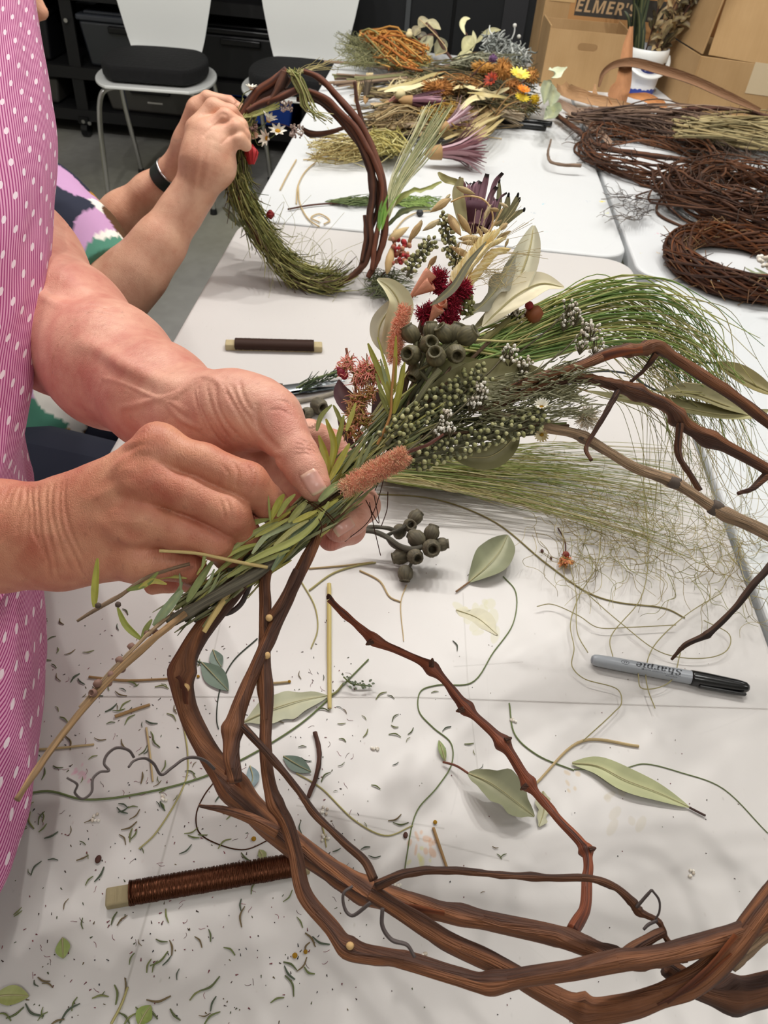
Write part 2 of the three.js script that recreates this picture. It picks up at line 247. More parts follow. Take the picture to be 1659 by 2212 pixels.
const chairA = makeChair(); chairA.position.set(-1.125, 0, -3.37); chairA.rotation.y = 0.10;
const chairB = chairA.clone(); chairB.name = numbered('moulded_chair'); scene.add(chairB); chairB.position.set(-0.56, 0, -3.42); chairB.rotation.y = 0.02; chairB.userData = { label: 'white moulded chair with black seat pad, directly behind the held green wreath', category: 'chair' };
// ---------------------------------------------------------------- shelving with crates, dark cabinets
{
  const s = thing('shelving_rack', 'black steel shelving rack on castors holding dark storage crates', 'shelf', null, V(-1.72, 0, -4.25));
  const x0 = -0.95, x1 = 1.1, zs = 0.27;
  for (const x of [x0, 0.0, x1]) for (const z of [-zs, zs]) mesh('post', [box(0.055, 2.0, 0.012, x, 1.10, z), box(0.012, 2.0, 0.04, x - 0.022, 1.10, z - 0.02)], M.black, s);
  for (const y of [0.115, 0.30, 0.62, 1.04, 1.5]) { mesh('shelf', box(x1 - x0, 0.02, 0.52, (x0 + x1) / 2, y, 0), M.black, s); mesh('rail', box(x1 - x0, 0.05, 0.015, (x0 + x1) / 2, y - 0.015, zs + 0.005), M.black, s); }
  for (const [x, z] of [[x0, zs], [0, zs], [x1, zs], [x0, -zs], [x1, -zs]]) mesh('castor', [new THREE.CylinderGeometry(0.035, 0.035, 0.03, 18).rotateZ(Math.PI / 2).translate(x, 0.035, z), box(0.05, 0.03, 0.05, x, 0.08, z)], M.blackGloss, s);
  for (const [x, y] of [[0, 0.50], [0, 0.075], [0.03, 0.07]]) mesh('bolt', new THREE.CylinderGeometry(0.009, 0.009, 0.012, 10).rotateX(Math.PI / 2).translate(x, y, zs + 0.02), M.chrome, s);
}
function crate(x, y, z, w, h, d, body, lid, label, group) {
  const t = thing('storage_crate', label, 'storage crate', group, V(x, y, z));
  const outer = new RoundedBoxGeometry(w, h, d, 3, 0.015), p = outer.attributes.position; for (let i = 0; i < p.count; i++) { const k = 0.9 + 0.1 * (p.getY(i) / h + 0.5); p.setX(i, p.getX(i) * k); p.setZ(i, p.getZ(i) * k); }
  mesh('tub', outer.translate(0, h / 2, 0), body, t);
  mesh('lid', [box(w * 1.03, 0.025, d * 1.03, 0, h + 0.012, 0, 0.008), box(w * 0.9, 0.012, d * 0.9, 0, h + 0.03, 0, 0.005)], lid, t);
  mesh('handle', box(w * 0.42, 0.03, 0.03, 0, h * 0.86, d / 2, 0.008), M.blackGloss, t);
  for (const k of [0, 1]) mesh('paper_label', box(w * (0.19 - k * 0.03), 0.015, 0.002, w * 0.03, h * 0.66 - k * 0.026, d / 2 - 0.012), std(0xb9b7b0, 0.8), t);
}
const smoke = phys(0x2b2e33, 0.3, { clearcoat: 0.4 }), lidGrey = std(0x3a3d44, 0.3), blackTub = std(0x121317, 0.45), clearTub = phys(0x3d3b38, 0.3, { clearcoat: 0.3 });
crate(-1.44, 0.311, -4.19, 0.48, 0.19, 0.40, smoke, lidGrey, 'smoky grey storage crate with label strips left of the chair backrest', null);
crate(-0.93, 0.311, -4.19, 0.44, 0.19, 0.40, blackTub, M.blackGloss, 'black storage crate on the shelf between the two chair backrests', null);
crate(-1.38, 0.126, -4.19, 0.46, 0.125, 0.40, clearTub, M.blackGloss, 'murky clear storage crate seen under the nearer chair seat', null);
crate(-0.90, 0.126, -4.19, 0.42, 0.125, 0.40, std(0x0f3f9c, 0.5), std(0x1450c0, 0.45), 'blue storage crate low on the shelf between the two chairs', null);
crate(-2.06, 0.311, -4.19, 0.46, 0.19, 0.38, blackTub, M.black, 'black storage crate at the far left behind the pink shirt', null);
crate(-2.06, 0.126, -4.19, 0.46, 0.12, 0.38, clearTub, M.black, 'dim grey storage crate low at the far left of the shelving', null);
crate(-1.44, 0.632, -4.19, 0.48, 0.26, 0.40, blackTub, M.blackGloss, 'black storage crate on the upper shelf above the smoky grey crate', null);
function cabinet(x, w, label, face, strip) {
  const t = thing('cabinet', label, 'cabinet', null, V(x, 0, -4.2)), h = 2.1;
  mesh('carcass', [box(w, h, 0.5, 0, h / 2, 0, 0.006)], M.black, t);
  const n = 2; for (let i = 0; i < n; i++) mesh('door', box(w / n - 0.012, h - 0.16, 0.02, -w / 2 + w / n * (i + 0.5), h / 2 + 0.04, 0.262, 0.004), face, t);
  mesh('plinth', box(w - 0.02, 0.08, 0.46, 0, 0.04, 0.01), M.black, t);
  for (const s of strip) mesh('edge_strip', box(s[1], h - 0.1, 0.012, s[0], h / 2, 0.28), s[2], t);
}
const dk = std(0x14161a, 0.5), grey1 = std(0x4c4f52, 0.5), grey2 = std(0x2c2c30, 0.5);
cabinet(0.02, 1.12, 'wide black cabinet with grey strips behind the flower heap', dk, [[-0.197, 0.02, grey1], [0.26, 0.10, grey2]]);
cabinet(1.10, 1.0, 'black cabinet with a dark grey door edge behind the cardboard boxes', dk, [[-0.45, 0.03, grey2]]);
// ---------------------------------------------------------------- cardboard boxes and the bucket
const cardMap = dataTex(256, 256, (u, v) => { const g = 0.04 * fbm(u * 5, v * 5, 2) + 0.008 * vnoise3(u * 120, v * 6, 3); return [0.68 + g, 0.55 + g, 0.38 + g]; });
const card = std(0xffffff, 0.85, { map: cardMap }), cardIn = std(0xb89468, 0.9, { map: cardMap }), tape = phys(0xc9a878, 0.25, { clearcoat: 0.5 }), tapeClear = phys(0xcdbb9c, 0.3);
const boxUV = (g) => { const p = g.attributes.position, n = g.attributes.normal, uv = g.attributes.uv; for (let i = 0; i < p.count; i++) { const ax = Math.abs(n.getX(i)), ay = Math.abs(n.getY(i)); uv.setXY(i, (ax > 0.7 ? p.getZ(i) : p.getX(i)) * 3, (ay > 0.7 ? p.getZ(i) : p.getY(i)) * 3); } return g; };
const panel = (w, h, d, x, y, z) => boxUV(box(w, h, d, x, y, z, 0.0015));
{ // small box with hand holes, an open top and the front flap folded down
  const t = thing('cardboard_box', 'open brown cardboard box with an oval hand hole, left of the bucket', 'cardboard box', null, V(0.396, TABLE, -2.635)); t.rotation.y = 0.05;
  const w = 0.228, h = 0.147, d = 0.17, th = 0.004;
  const s = new THREE.Shape(); s.moveTo(-w / 2, 0); s.lineTo(w / 2, 0); s.lineTo(w / 2, h); s.lineTo(-w / 2, h); s.closePath();
  const hole = new THREE.Path(); const hx = 0.028, hy = 0.010, cy = h - 0.038; hole.moveTo(-hx + hy, cy - hy); hole.lineTo(hx - hy, cy - hy); hole.absarc(hx - hy, cy, hy, -Math.PI / 2, Math.PI / 2); hole.lineTo(-hx + hy, cy + hy); hole.absarc(-hx + hy, cy, hy, Math.PI / 2, Math.PI * 1.5); s.holes.push(hole);
  const wall = () => boxUV(new THREE.ExtrudeGeometry(s, { depth: th, bevelEnabled: false, curveSegments: 8 }));
  mesh('front_panel', wall().translate(0, 0, d / 2 - th), card, t);
  mesh('back_panel', wall().translate(0, 0, -d / 2), card, t);
  for (const k of [-1, 1]) { const side = panel(th, h * 1.05, d - 2 * th, k * (w / 2 - th / 2), h * 0.525, 0); mesh('side_panel', side, card, t); }
  mesh('bottom_panel', panel(w - 0.01, th, d - 0.01, 0, th / 2, 0), cardIn, t);
}
const ELM = canvasTex(1024, 512, (g, w, h) => {
  g.fillStyle = '#b48654'; g.fillRect(0, 0, w, h); g.fillStyle = '#3b3732'; g.fillRect(60, 156, 964, 200);
  g.fillStyle = '#b99a74'; g.font = 'bold 165px sans-serif'; g.save(); g.transform(1, 0, -0.12, 1, 40, 0); g.fillText("ELMER'S", 50, 318); g.restore();
});
{
  const t = thing('cardboard_box', "tall brown cardboard box with ELMER'S lettering in a dark band", 'cardboard box', null, V(0.46, TABLE, -2.845)); t.rotation.y = 0.03;
  const w = 0.37, h = 0.34, d = 0.20;
  mesh('carton', panel(w, h, d, 0, h / 2, 0), card, t);
  const pr = new THREE.PlaneGeometry(0.28, 0.14).translate(0.03, 0.1815, d / 2 + 0.0008); mesh('printed_band', pr, std(0xffffff, 0.85, { map: ELM }), t);
  mesh('tape', box(0.075, 0.03, 0.0008, -0.135, 0.20, d / 2 + 0.001), tape, t);
}
{
  const t = thing('cardboard_box', 'large tilted cardboard box with clear tape at the right edge', 'cardboard box', null, V(0.692, TABLE, -2.445)); t.rotation.y = -0.18;
  const w = 0.40, h = 0.135, d = 0.30, th = 0.005;      // the near left corner stands at the origin of the box
  mesh('front_panel', panel(w, h, th, w / 2, h / 2, 0), card, t); mesh('back_panel', panel(w, h, th, w / 2, h / 2, -d), card, t);
  for (const k of [0, 1]) { const sp = panel(th, h, d, 0, h / 2, -d / 2); sp.rotateY(k ? 0 : 0.35); mesh('side_panel', sp.translate(k * w, 0, 0), card, t); }
  mesh('bottom_panel', panel(w - 0.01, th, d - 0.01, w / 2, th / 2, -d / 2), cardIn, t);
  const f1 = panel(w, 0.24, th, w / 2, 0.12, 0); f1.rotateX(-0.28); f1.rotateZ(-0.04); mesh('flap', f1.translate(0.015, h + 0.004, 0), card, t);
  const f2 = panel(th, 0.30, d, 0, 0.15, -d / 2); f2.rotateZ(-0.10); f2.rotateY(0.35); mesh('flap', f2.translate(0, h + 0.004, 0), card, t);
  const f3 = panel(w, 0.22, th, w / 2, 0.11, 0); f3.rotateX(-0.3); mesh('flap', f3.translate(0, h, -d), cardIn, t);
  mesh('tape', box(0.062, 0.075, 0.0009, 0.17, h - 0.034, 0.0032), tapeClear, t);
}
{
  const lab = canvasTex(1024, 512, (g, w, h) => {
    g.fillStyle = '#e9eaee'; g.fillRect(0, 0, w, h); const cx = 512;
    g.fillStyle = '#26306e'; g.beginPath(); g.ellipse(cx, 130, 88, 62, 0, 0, 6.3); g.fill(); g.strokeStyle = '#dfe3ee'; g.lineWidth = 7; g.beginPath(); for (let i = 0; i <= 40; i++) g.lineTo(cx - 52 + i * 2.6, 130 + Math.sin(i * 1.5) * 15); g.stroke();
    g.fillStyle = '#7c8192'; g.fillRect(cx - 70, 232, 140, 14); g.fillStyle = '#cfd3df'; for (let i = 0; i < 6; i++) g.fillRect(cx - 110, 290 + i * 16, 220, 7);
    g.fillStyle = '#2a3f97'; g.fillRect(0, 440, w, 72); for (let i = 0; i < 26; i++) { g.beginPath(); g.ellipse(i * 42, 442, 20, 9 + (i % 3) * 8, 0, 0, 6.3); g.fill(); }
  });
  const t = thing('bucket', 'small white plastic bucket with a blue label holding dried branches', 'bucket', null, V(0.578, TABLE, -2.60)); t.rotation.y = Math.PI + 0.25;
  const r0 = 0.047, r1 = 0.058, h = 0.118;
  const body = lathe([[0, 0.002], [r0, 0.002], [r0 + 0.001, 0.004], [r1, h], [r1 - 0.003, h], [r0 - 0.003, 0.006], [0, 0.006]], 40);
  mesh('pail', body, std(0xe7e8ec, 0.35, { side: THREE.DoubleSide }), t);
  const lb = new THREE.CylinderGeometry(r1 - 0.0012, r0 + 0.0014, h * 0.78, 48, 1, true).translate(0, h * 0.41, 0); mesh('printed_label', lb, std(0xffffff, 0.4, { map: lab, side: THREE.DoubleSide }), t);
  mesh('rim', lathe([[r1 - 0.002, h - 0.03], [r1 + 0.005, h - 0.03], [r1 + 0.006, h - 0.014], [r1 + 0.004, h], [r1 - 0.002, h]], 40), M.whiteGloss, t);
  const hd = []; for (let i = 0; i <= 10; i++) { const a = Math.PI * i / 10; hd.push(V(Math.cos(a) * (r1 + 0.008), h - 0.02 - Math.sin(a) * 0.045, Math.sin(a) * (r1 - 0.005) + 0.008 )); }
  mesh('handle', tube(hd, 0.0035, { n: 40, flat: 2 }).rotateY(Math.PI), M.whiteGloss, t);
}
// ---------------------------------------------------------------- people: one field of joined, tapering capsules per figure, meshed
const smin = (a, b, k) => { const h = Math.max(k - Math.abs(a - b), 0) / k; return Math.min(a, b) - h * h * k * 0.25; };
const J = (px, py, d, r) => { const p = P(px, py, d); p.r = R(r, d); return p; };
function cap(a, b, ra = a.r, rb = b.r, flat) {              // flat = { n, s }: the section is s times as thick along n
  const bx = b.x - a.x, by = b.y - a.y, bz = b.z - a.z, bb = bx * bx + by * by + bz * bz || 1e-9, n = flat?.n, s = flat ? 1 / flat.s - 1 : 0;
  return (x, y, z) => {
    x -= a.x; y -= a.y; z -= a.z;
    const h = clamp((x * bx + y * by + z * bz) / bb); x -= bx * h; y -= by * h; z -= bz * h;
    if (n) { const m = (x * n.x + y * n.y + z * n.z) * s; x += n.x * m; y += n.y * m; z += n.z * m; }
    return Math.sqrt(x * x + y * y + z * z) - (ra + (rb - ra) * h);
  };
}
const chain = (list, flat) => list.slice(1).map((b, i) => cap(list[i], b, list[i].r, b.r, flat));
const joined = (prims, k) => (x, y, z) => { let d = 1; for (const p of prims) { const e = p(x, y, z); d = d === 1 ? e : smin(d, e, k); } return d; };
// a hand or limb: body prims, fingers (each a list of prims), k between body prims, kf between finger and body
function limb(body, fingers, k = 0.012, kf = 0.007, kc = 0.0014) {
  const b = joined(body, k), fs = fingers.map((f) => joined(f, 0.004));
  return (x, y, z) => { let d = b(x, y, z), e = 1; for (const f of fs) { const v = f(x, y, z); e = e === 1 ? v : smin(e, v, kc); } return e === 1 ? d : smin(d, e, kf); };
}
const hitAt = (f, px, py, from = 0.2, to = 2) => { const d = dirOf(px, py), l = d.length(); let t = from; for (let i = 0; i < 200 && t < to; i++) { const s = f(d.x * t, EYE + d.y * t, d.z * t); if (s < 0.0002) break; t += s / l * 0.8; } return V(d.x * t, EYE + d.y * t, d.z * t); };
// lines raised (veins, tendons: depth < 0) or pressed in (creases: depth > 0); each [points px, width, depth]
function featured(f, lines) {
  const segs = [];
  for (const [pts, w, dep] of lines) { const q = spline(pts.map(([x, y]) => hitAt(f, x, y)), Math.max(4, pts.length * 4)); for (let i = 1; i < q.length; i++) { const t = (i - 0.5) / (q.length - 1), fade = Math.sin(Math.PI * clamp(t * 0.96 + 0.02)) ** 0.5; segs.push([q[i - 1], q[i], w, dep * fade, q[i - 1].clone().add(q[i]).multiplyScalar(0.5), q[i - 1].distanceTo(q[i]) / 2 + w * 2.6]); } }
  return (x, y, z) => {
    let d = f(x, y, z); if (d > 0.006 || d < -0.006) return d;
    let up = 0, dn = 0;
    for (const [a, b, w, dep, m, rad] of segs) {
      const mx = x - m.x, my = y - m.y, mz = z - m.z; if (mx * mx + my * my + mz * mz > rad * rad) continue;
      const bx = b.x - a.x, by = b.y - a.y, bz = b.z - a.z, ax = x - a.x, ay = y - a.y, az = z - a.z, h = clamp((ax * bx + ay * by + az * bz) / (bx * bx + by * by + bz * bz + 1e-12));
      const dx = ax - bx * h, dy = ay - by * h, dz = az - bz * h, g = dep * 1.45 * Math.exp(-(dx * dx + dy * dy + dz * dz) / (w * w));
      if (g > 0) up = Math.max(up, g); else dn = Math.min(dn, g);
    }
    return d + up + dn;
  };
}
// surface nets
function netMesh(f, lo, hi, cell, opts = {}) {
  const nx = Math.ceil((hi.x - lo.x) / cell) + 1, ny = Math.ceil((hi.y - lo.y) / cell) + 1, nz = Math.ceil((hi.z - lo.z) / cell) + 1, D = new Float32Array(nx * ny * nz).fill(1), S = 6;
  for (let bz = 0; bz < nz; bz += S) for (let by = 0; by < ny; by += S) for (let bx = 0; bx < nx; bx += S) {
    const c = f(lo.x + (bx + S / 2) * cell, lo.y + (by + S / 2) * cell, lo.z + (bz + S / 2) * cell), far = Math.abs(c) > cell * S * 1.5 + 0.004;
    for (let z = bz; z < Math.min(nz, bz + S); z++) for (let y = by; y < Math.min(ny, by + S); y++) for (let x = bx; x < Math.min(nx, bx + S); x++) D[(z * ny + y) * nx + x] = far ? c : f(lo.x + x * cell, lo.y + y * cell, lo.z + z * cell);
  }
  const id = new Int32Array(nx * ny * nz).fill(-1), pos = [], idx = [], sy = nx, sz = nx * ny, off = [0, 1, sy, sy + 1, sz, sz + 1, sz + sy, sz + sy + 1];
  const E = [[0, 1], [2, 3], [4, 5], [6, 7], [0, 2], [1, 3], [4, 6], [5, 7], [0, 4], [1, 5], [2, 6], [3, 7]];
  for (let z = 0; z < nz - 1; z++) for (let y = 0; y < ny - 1; y++) for (let x = 0; x < nx - 1; x++) {
    const b = z * sz + y * sy + x; let m = 0; for (let i = 0; i < 8; i++) if (D[b + off[i]] < 0) m |= 1 << i;
    if (m === 0 || m === 255) continue;
    let px = 0, py = 0, pz = 0, n = 0;
    for (const [i, j] of E) { const a = D[b + off[i]], c = D[b + off[j]]; if (a < 0 === c < 0) continue; const t = a / (a - c); px += (i & 1) + t * ((j & 1) - (i & 1)); py += (i >> 1 & 1) + t * ((j >> 1 & 1) - (i >> 1 & 1)); pz += (i >> 2) + t * ((j >> 2) - (i >> 2)); n++; }
    id[b] = pos.length / 3; pos.push(lo.x + (x + px / n) * cell, lo.y + (y + py / n) * cell, lo.z + (z + pz / n) * cell);
  }
  const quad = (a, b, c, d, flip) => { if (a < 0 || b < 0 || c < 0 || d < 0) return; flip ? idx.push(a, c, b, a, d, c) : idx.push(a, b, c, a, c, d); };
  for (let z = 1; z < nz - 1; z++) for (let y = 1; y < ny - 1; y++) for (let x = 1; x < nx - 1; x++) {
    const b = z * sz + y * sy + x, s = D[b] < 0;
    if (s !== D[b + 1] < 0) quad(id[b - sy - sz], id[b - sz], id[b], id[b - sy], !s);
    if (s !== D[b + sy] < 0) quad(id[b - 1 - sz], id[b - 1], id[b], id[b - sz], !s);
    if (s !== D[b + sz] < 0) quad(id[b - 1 - sy], id[b - sy], id[b], id[b - 1], !s);
  }
  const n = pos.length / 3, nor = new Float32Array(n * 3), col = opts.color ? new Float32Array(n * 3) : null, uv = new Float32Array(n * 2), e = cell * 0.5;
  for (let i = 0; i < n; i++) {
    const x = pos[i * 3], y = pos[i * 3 + 1], z = pos[i * 3 + 2];
    let gx = f(x + e, y, z) - f(x - e, y, z), gy = f(x, y + e, z) - f(x, y - e, z), gz = f(x, y, z + e) - f(x, y, z - e); const l = Math.hypot(gx, gy, gz) || 1; gx /= l; gy /= l; gz /= l;
    nor[i * 3] = gx; nor[i * 3 + 1] = gy; nor[i * 3 + 2] = gz;
    if (col) { const c = opts.color(x, y, z, gx, gy, gz); col[i * 3] = c[0]; col[i * 3 + 1] = c[1]; col[i * 3 + 2] = c[2]; }
    const u = opts.uv ? opts.uv(x, y, z) : [x, y]; uv[i * 2] = u[0]; uv[i * 2 + 1] = u[1];
  }
  const g = new THREE.BufferGeometry(); g.setAttribute('position', new THREE.BufferAttribute(new Float32Array(pos), 3)); g.setAttribute('normal', new THREE.BufferAttribute(nor, 3)); g.setAttribute('uv', new THREE.BufferAttribute(uv, 2));
  if (col) g.setAttribute('color', new THREE.BufferAttribute(col, 3)); g.setIndex(idx); return g;
}
const boxOf = (list, pad) => { const b = new THREE.Box3(); for (const p of list) b.expandByPoint(p); b.expandByScalar(pad); return b; };
// along the limb and around it, in metres
const axisUV = (a, b, r) => { const t = b.clone().sub(a).normalize(), u = V(0, 1, 0).addScaledVector(t, -t.y).normalize(), w = t.clone().cross(u); return (x, y, z) => { x -= a.x; y -= a.y; z -= a.z; const p = x * u.x + y * u.y + z * u.z, q = x * w.x + y * w.y + z * w.z; return [Math.atan2(p, q) * r, x * t.x + y * t.y + z * t.z]; }; };
const skinTone = (base, red, spots, blobs) => {
  const B = new THREE.Color(base), Rd = new THREE.Color(red), Sp = new THREE.Color(spots);
  return (x, y, z) => {
    const n = fbm(x * 55, y * 55, z * 55, 3), m = fbm(x * 230 + 7, y * 230, z * 230, 2), f = vnoise3(x * 420 + 3, y * 420, z * 420);
    let k = 0.28 + n * 0.75 + m * 0.35; for (const [p, r, a] of blobs ?? []) { const d = (p.x - x) ** 2 + (p.y - y) ** 2 + (p.z - z) ** 2; k += a * Math.exp(-d / (r * r)); }
    k = clamp(k, -0.15, 1); const s = f > 0.66 ? clamp((f - 0.66) * 2.2) * 0.55 : 0;
    return [lerp(lerp(B.r, Rd.r, k), Sp.r, s), lerp(lerp(B.g, Rd.g, k), Sp.g, s), lerp(lerp(B.b, Rd.b, k), Sp.b, s)];
  };
};
const skinBump = dataTex(512, 512, (u, v) => { const rl = (a, b, k) => Math.pow(1 - Math.abs(vnoise3(a, b, k)), 7), g = 0.62 - 0.30 * rl(u * 26, v * 95, 1) - 0.22 * rl(u * 60 + v * 30, v * 60 - u * 40, 2) - 0.16 * rl(u * 70 - v * 40, v * 70, 5) + 0.12 * vnoise3(u * 110, v * 110, 4); return [g, g, g]; }, false);
skinBump.repeat.set(18, 18);
const skinMat = new THREE.MeshPhysicalMaterial({ vertexColors: true, roughness: 0.46, bumpMap: skinBump, bumpScale: 0.0004, sheen: 0.15, sheenRoughness: 0.5, sheenColor: new THREE.Color(0xffb199) });
const nailMat = new THREE.MeshPhysicalMaterial({ vertexColors: true, roughness: 0.28, clearcoat: 0.4, clearcoatRoughness: 0.3 });
// a nail lies on the finger: grid between base and tip, half width in px
function nail(f, b, t, hw, parent, label) {
  const n = 10, m = 10, pos = [], idx = [], col = [], len = Math.hypot(t[0] - b[0], t[1] - b[1]), ux = (t[0] - b[0]) / len, uy = (t[1] - b[1]) / len, A = new THREE.Color(0xdfa596), W = new THREE.Color(0xe6c8a8), q = V(0, 0, 0);
  for (let i = 0; i <= n; i++) for (let k = 0; k <= m; k++) {
    const s = i / n, x = k / m * 2 - 1, sq = Math.sqrt(Math.max(0, 1 - 0.5 * x * x)), a = lerp(0.12 * (1 - sq), 1 - 0.10 * (1 - sq), s) * len, w = hw * x * (0.9 + 0.1 * Math.sin(s * 3));
    const p = hitAt(f, b[0] + ux * a - uy * w, b[1] + uy * a + ux * w), e = 0.0006; q.set(f(p.x + e, p.y, p.z) - f(p.x - e, p.y, p.z), f(p.x, p.y + e, p.z) - f(p.x, p.y - e, p.z), f(p.x, p.y, p.z + e) - f(p.x, p.y, p.z - e)).normalize();
    const edge = Math.abs(x) > 0.95 || i === 0 || i === n; p.addScaledVector(q, edge ? -0.0004 : 0.0006 + 0.0003 * s);
    pos.push(p.x, p.y, p.z); const c = A.clone().lerp(W, sstep(0.78, 0.9, s)); c.lerp(W, 0.5 * sstep(0.16, 0.06, s)); col.push(c.r, c.g, c.b);
    if (i < n && k < m) { const r = i * (m + 1) + k; idx.push(r, r + m + 1, r + 1, r + 1, r + m + 1, r + m + 2); }
  }
  const g = geometry(pos, idx, null, col); const o = mesh('nail', g, nailMat, parent); if (label) o.userData.label = label; nailMat.side = THREE.DoubleSide; return o;
}
const zx = (ox, oy, s, list) => list.map(([x, y]) => [ox + x / s, oy + y / s]);
const toCam = AZ.clone();
// ---- the person at the left, in the pink shirt
const CR = 0.0011;
const leftArm = [J(10, 250, 0.80, 112), J(60, 620, 0.71, 128), J(137, 710, 0.645, 136), J(240, 792, 0.585, 126), J(345, 860, 0.535, 108), J(425, 902, 0.507, 92)];
const lh = {
  palm: [cap(J(425, 902, 0.507, 88), J(560, 985, 0.522, 80)), cap(J(520, 960, 0.515, 80), J(620, 1010, 0.535, 52)), cap(J(520, 980, 0.52, 70), J(590, 1070, 0.54, 50)), ...chain([J(440, 888, 0.497, 72), J(505, 884, 0.482, 74), J(560, 892, 0.472, 62), J(594, 906, 0.466, 55)])],
  thumb: [J(588, 904, 0.466, 55), J(618, 945, 0.459, 49), J(643, 985, 0.453, 45), J(662, 1018, 0.449, 41), J(679, 1048, 0.447, 36)],
  index: [J(610, 960, 0.525, 48), J(668, 940, 0.527, 33), J(730, 965, 0.535, 32), J(775, 1020, 0.525, 32), J(778, 1070, 0.51, 30)],
  middle: [J(620, 1010, 0.54, 42), J(755, 1015, 0.545, 36), J(783, 1092, 0.502, 37), J(757, 1120, 0.485, 36), J(733, 1140, 0.476, 32)],
  ring: [J(600, 1050, 0.545, 42), J(740, 1080, 0.55, 35), J(755, 1142, 0.508, 33), J(714, 1164, 0.488, 27)],
  little: [J(575, 1080, 0.545, 36), J(660, 1120, 0.55, 28), J(684, 1152, 0.515, 26)],
};
const leftRaw = limb([...chain(leftArm), ...lh.palm], [chain(lh.thumb), chain(lh.index), chain(lh.middle), chain(lh.ring), chain(lh.little)], 0.016, 0.009, 0.0016);
const zA = (l) => zx(300, 740, 3.19, l), zB = (l) => zx(0, 460, 3.318, l), zC = (l) => zx(0, 860, 2.676, l), zD = (l) => zx(0, 1000, 4.254, l);
const leftSkin = featured(leftRaw, [
  ...[[[410, 310], [470, 560], [580, 700]], [[470, 300], [520, 500], [640, 680]], [[530, 300], [560, 480], [700, 660]], [[580, 290], [680, 480], [760, 620]], [[640, 300], [700, 440], [790, 560]], [[690, 260], [740, 420], [790, 480]], [[380, 330], [420, 500], [470, 620]]].map((l) => [zA(l), 0.0014, 0.0008]),
  [zA([[815, 440], [815, 560], [860, 640], [950, 730]]), 0.002, 0.0016], [zA([[700, 760], [860, 770], [960, 800]]), 0.002, 0.0014],
  ...[[[1075, 735], [1150, 735], [1245, 765]], [[1085, 700], [1160, 708], [1230, 735]], [[1110, 670], [1170, 690], [1215, 705]], [[1080, 770], [1150, 765], [1200, 775]], [[960, 400], [1020, 410], [1060, 450]], [[900, 470], [960, 460], [1050, 500]]].map((l) => [zA(l), 0.0009, 0.0006]),
  [zA([[1100, 910], [1115, 960], [1150, 1020]]), 0.0012, 0.0008],
  [zB([[590, 930], [740, 1010], [880, 1100], [1050, 1180], [1230, 1230]]), 0.007, -0.0030], [zB([[660, 1000], [800, 1110], [960, 1190], [1100, 1260]]), 0.005, 0.0016],
  [zB([[740, 1180], [900, 1220], [1050, 1290], [1150, 1330], [1290, 1280], [1440, 1190]]), 0.0022, -0.0011], [zB([[870, 1400], [1000, 1370], [1150, 1330], [1330, 1420]]), 0.0022, -0.0009], [zB([[1180, 1340], [1300, 1480], [1420, 1540]]), 0.002, -0.0009],
  [zA([[60, 350], [230, 380], [330, 300], [420, 240], [520, 250], [600, 330]]), 0.0022, -0.0009],
  [zB([[375, 100], [420, 125], [470, 150]]), 0.0016, 0.0016], [zB([[370, 130], [410, 145], [460, 170]]), 0.0014, 0.001],
  ...[[[560, 640], [650, 610], [760, 640]], [[540, 690], [660, 660], [790, 700]], [[520, 730], [680, 710], [820, 740]], [[560, 560], [640, 540], [720, 570]], [[420, 330], [520, 330], [600, 360]]].map((l) => [zB(l), 0.0012, 0.0005]),
  [zB([[330, 480], [420, 540], [560, 590]]), 0.011, 0.0035], [zB([[250, 560], [330, 600], [440, 660]]), 0.005, -0.0016],
]);
const rFlat = { n: toCam, s: 0.74 };
const rightArm = [J(-760, 1150, 0.56, 165), J(-420, 1160, 0.50, 148), J(-150, 1158, 0.475, 126), J(0, 1158, 0.463, 114), J(110, 1157, 0.455, 108)];
const rh = {
  back: [cap(J(110, 1157, 0.455, 106), J(220, 1120, 0.453, 104), undefined, undefined, { n: toCam, s: 0.62 }), cap(J(150, 1085, 0.452, 52), J(345, 972, 0.441, 43)), cap(J(150, 1130, 0.450, 52), J(312, 1035, 0.436, 45)), cap(J(150, 1175, 0.450, 52), J(295, 1125, 0.437, 44)), cap(J(150, 1212, 0.454, 50), J(298, 1208, 0.446, 44)), cap(J(220, 1100, 0.475, 60), J(330, 1080, 0.47, 70))],
  index: [J(345, 972, 0.440, 45), J(440, 1000, 0.437, 41), J(535, 1042, 0.437, 43), J(585, 1090, 0.450, 36), J(612, 1130, 0.472, 30)],
  middle: [J(312, 1032, 0.436, 46), J(410, 1070, 0.433, 41), J(497, 1109, 0.433, 42), J(526, 1155, 0.450, 35), J(540, 1190, 0.470, 28)],
  ring: [J(295, 1125, 0.437, 45), J(385, 1148, 0.436, 40), J(463, 1168, 0.438, 39), J(494, 1200, 0.455, 32), J(500, 1225, 0.472, 26)],
  little: [J(300, 1210, 0.445, 43), J(365, 1216, 0.447, 36), J(410, 1226, 0.450, 33), J(416, 1252, 0.466, 27), J(370, 1256, 0.478, 22), J(330, 1266, 0.474, 19)],
  thumb: [J(200, 1060, 0.475, 48), J(360, 1010, 0.490, 40), J(490, 1050, 0.487, 34), J(560, 1100, 0.485, 28)],
};
const rightRaw = limb([...chain(rightArm, rFlat), ...rh.back, ...[[338, 950, 0.434, 32], [308, 1022, 0.428, 28], [290, 1120, 0.430, 28], [303, 1214, 0.436, 28]].map(([x, y, d, r]) => cap(J(x, y, d + 0.006, r), J(x + 8, y + 3, d + 0.006, r)))], [chain(rh.index), chain(rh.middle), chain(rh.ring), chain(rh.little), chain(rh.thumb)], 0.012, 0.007, 0.0016);
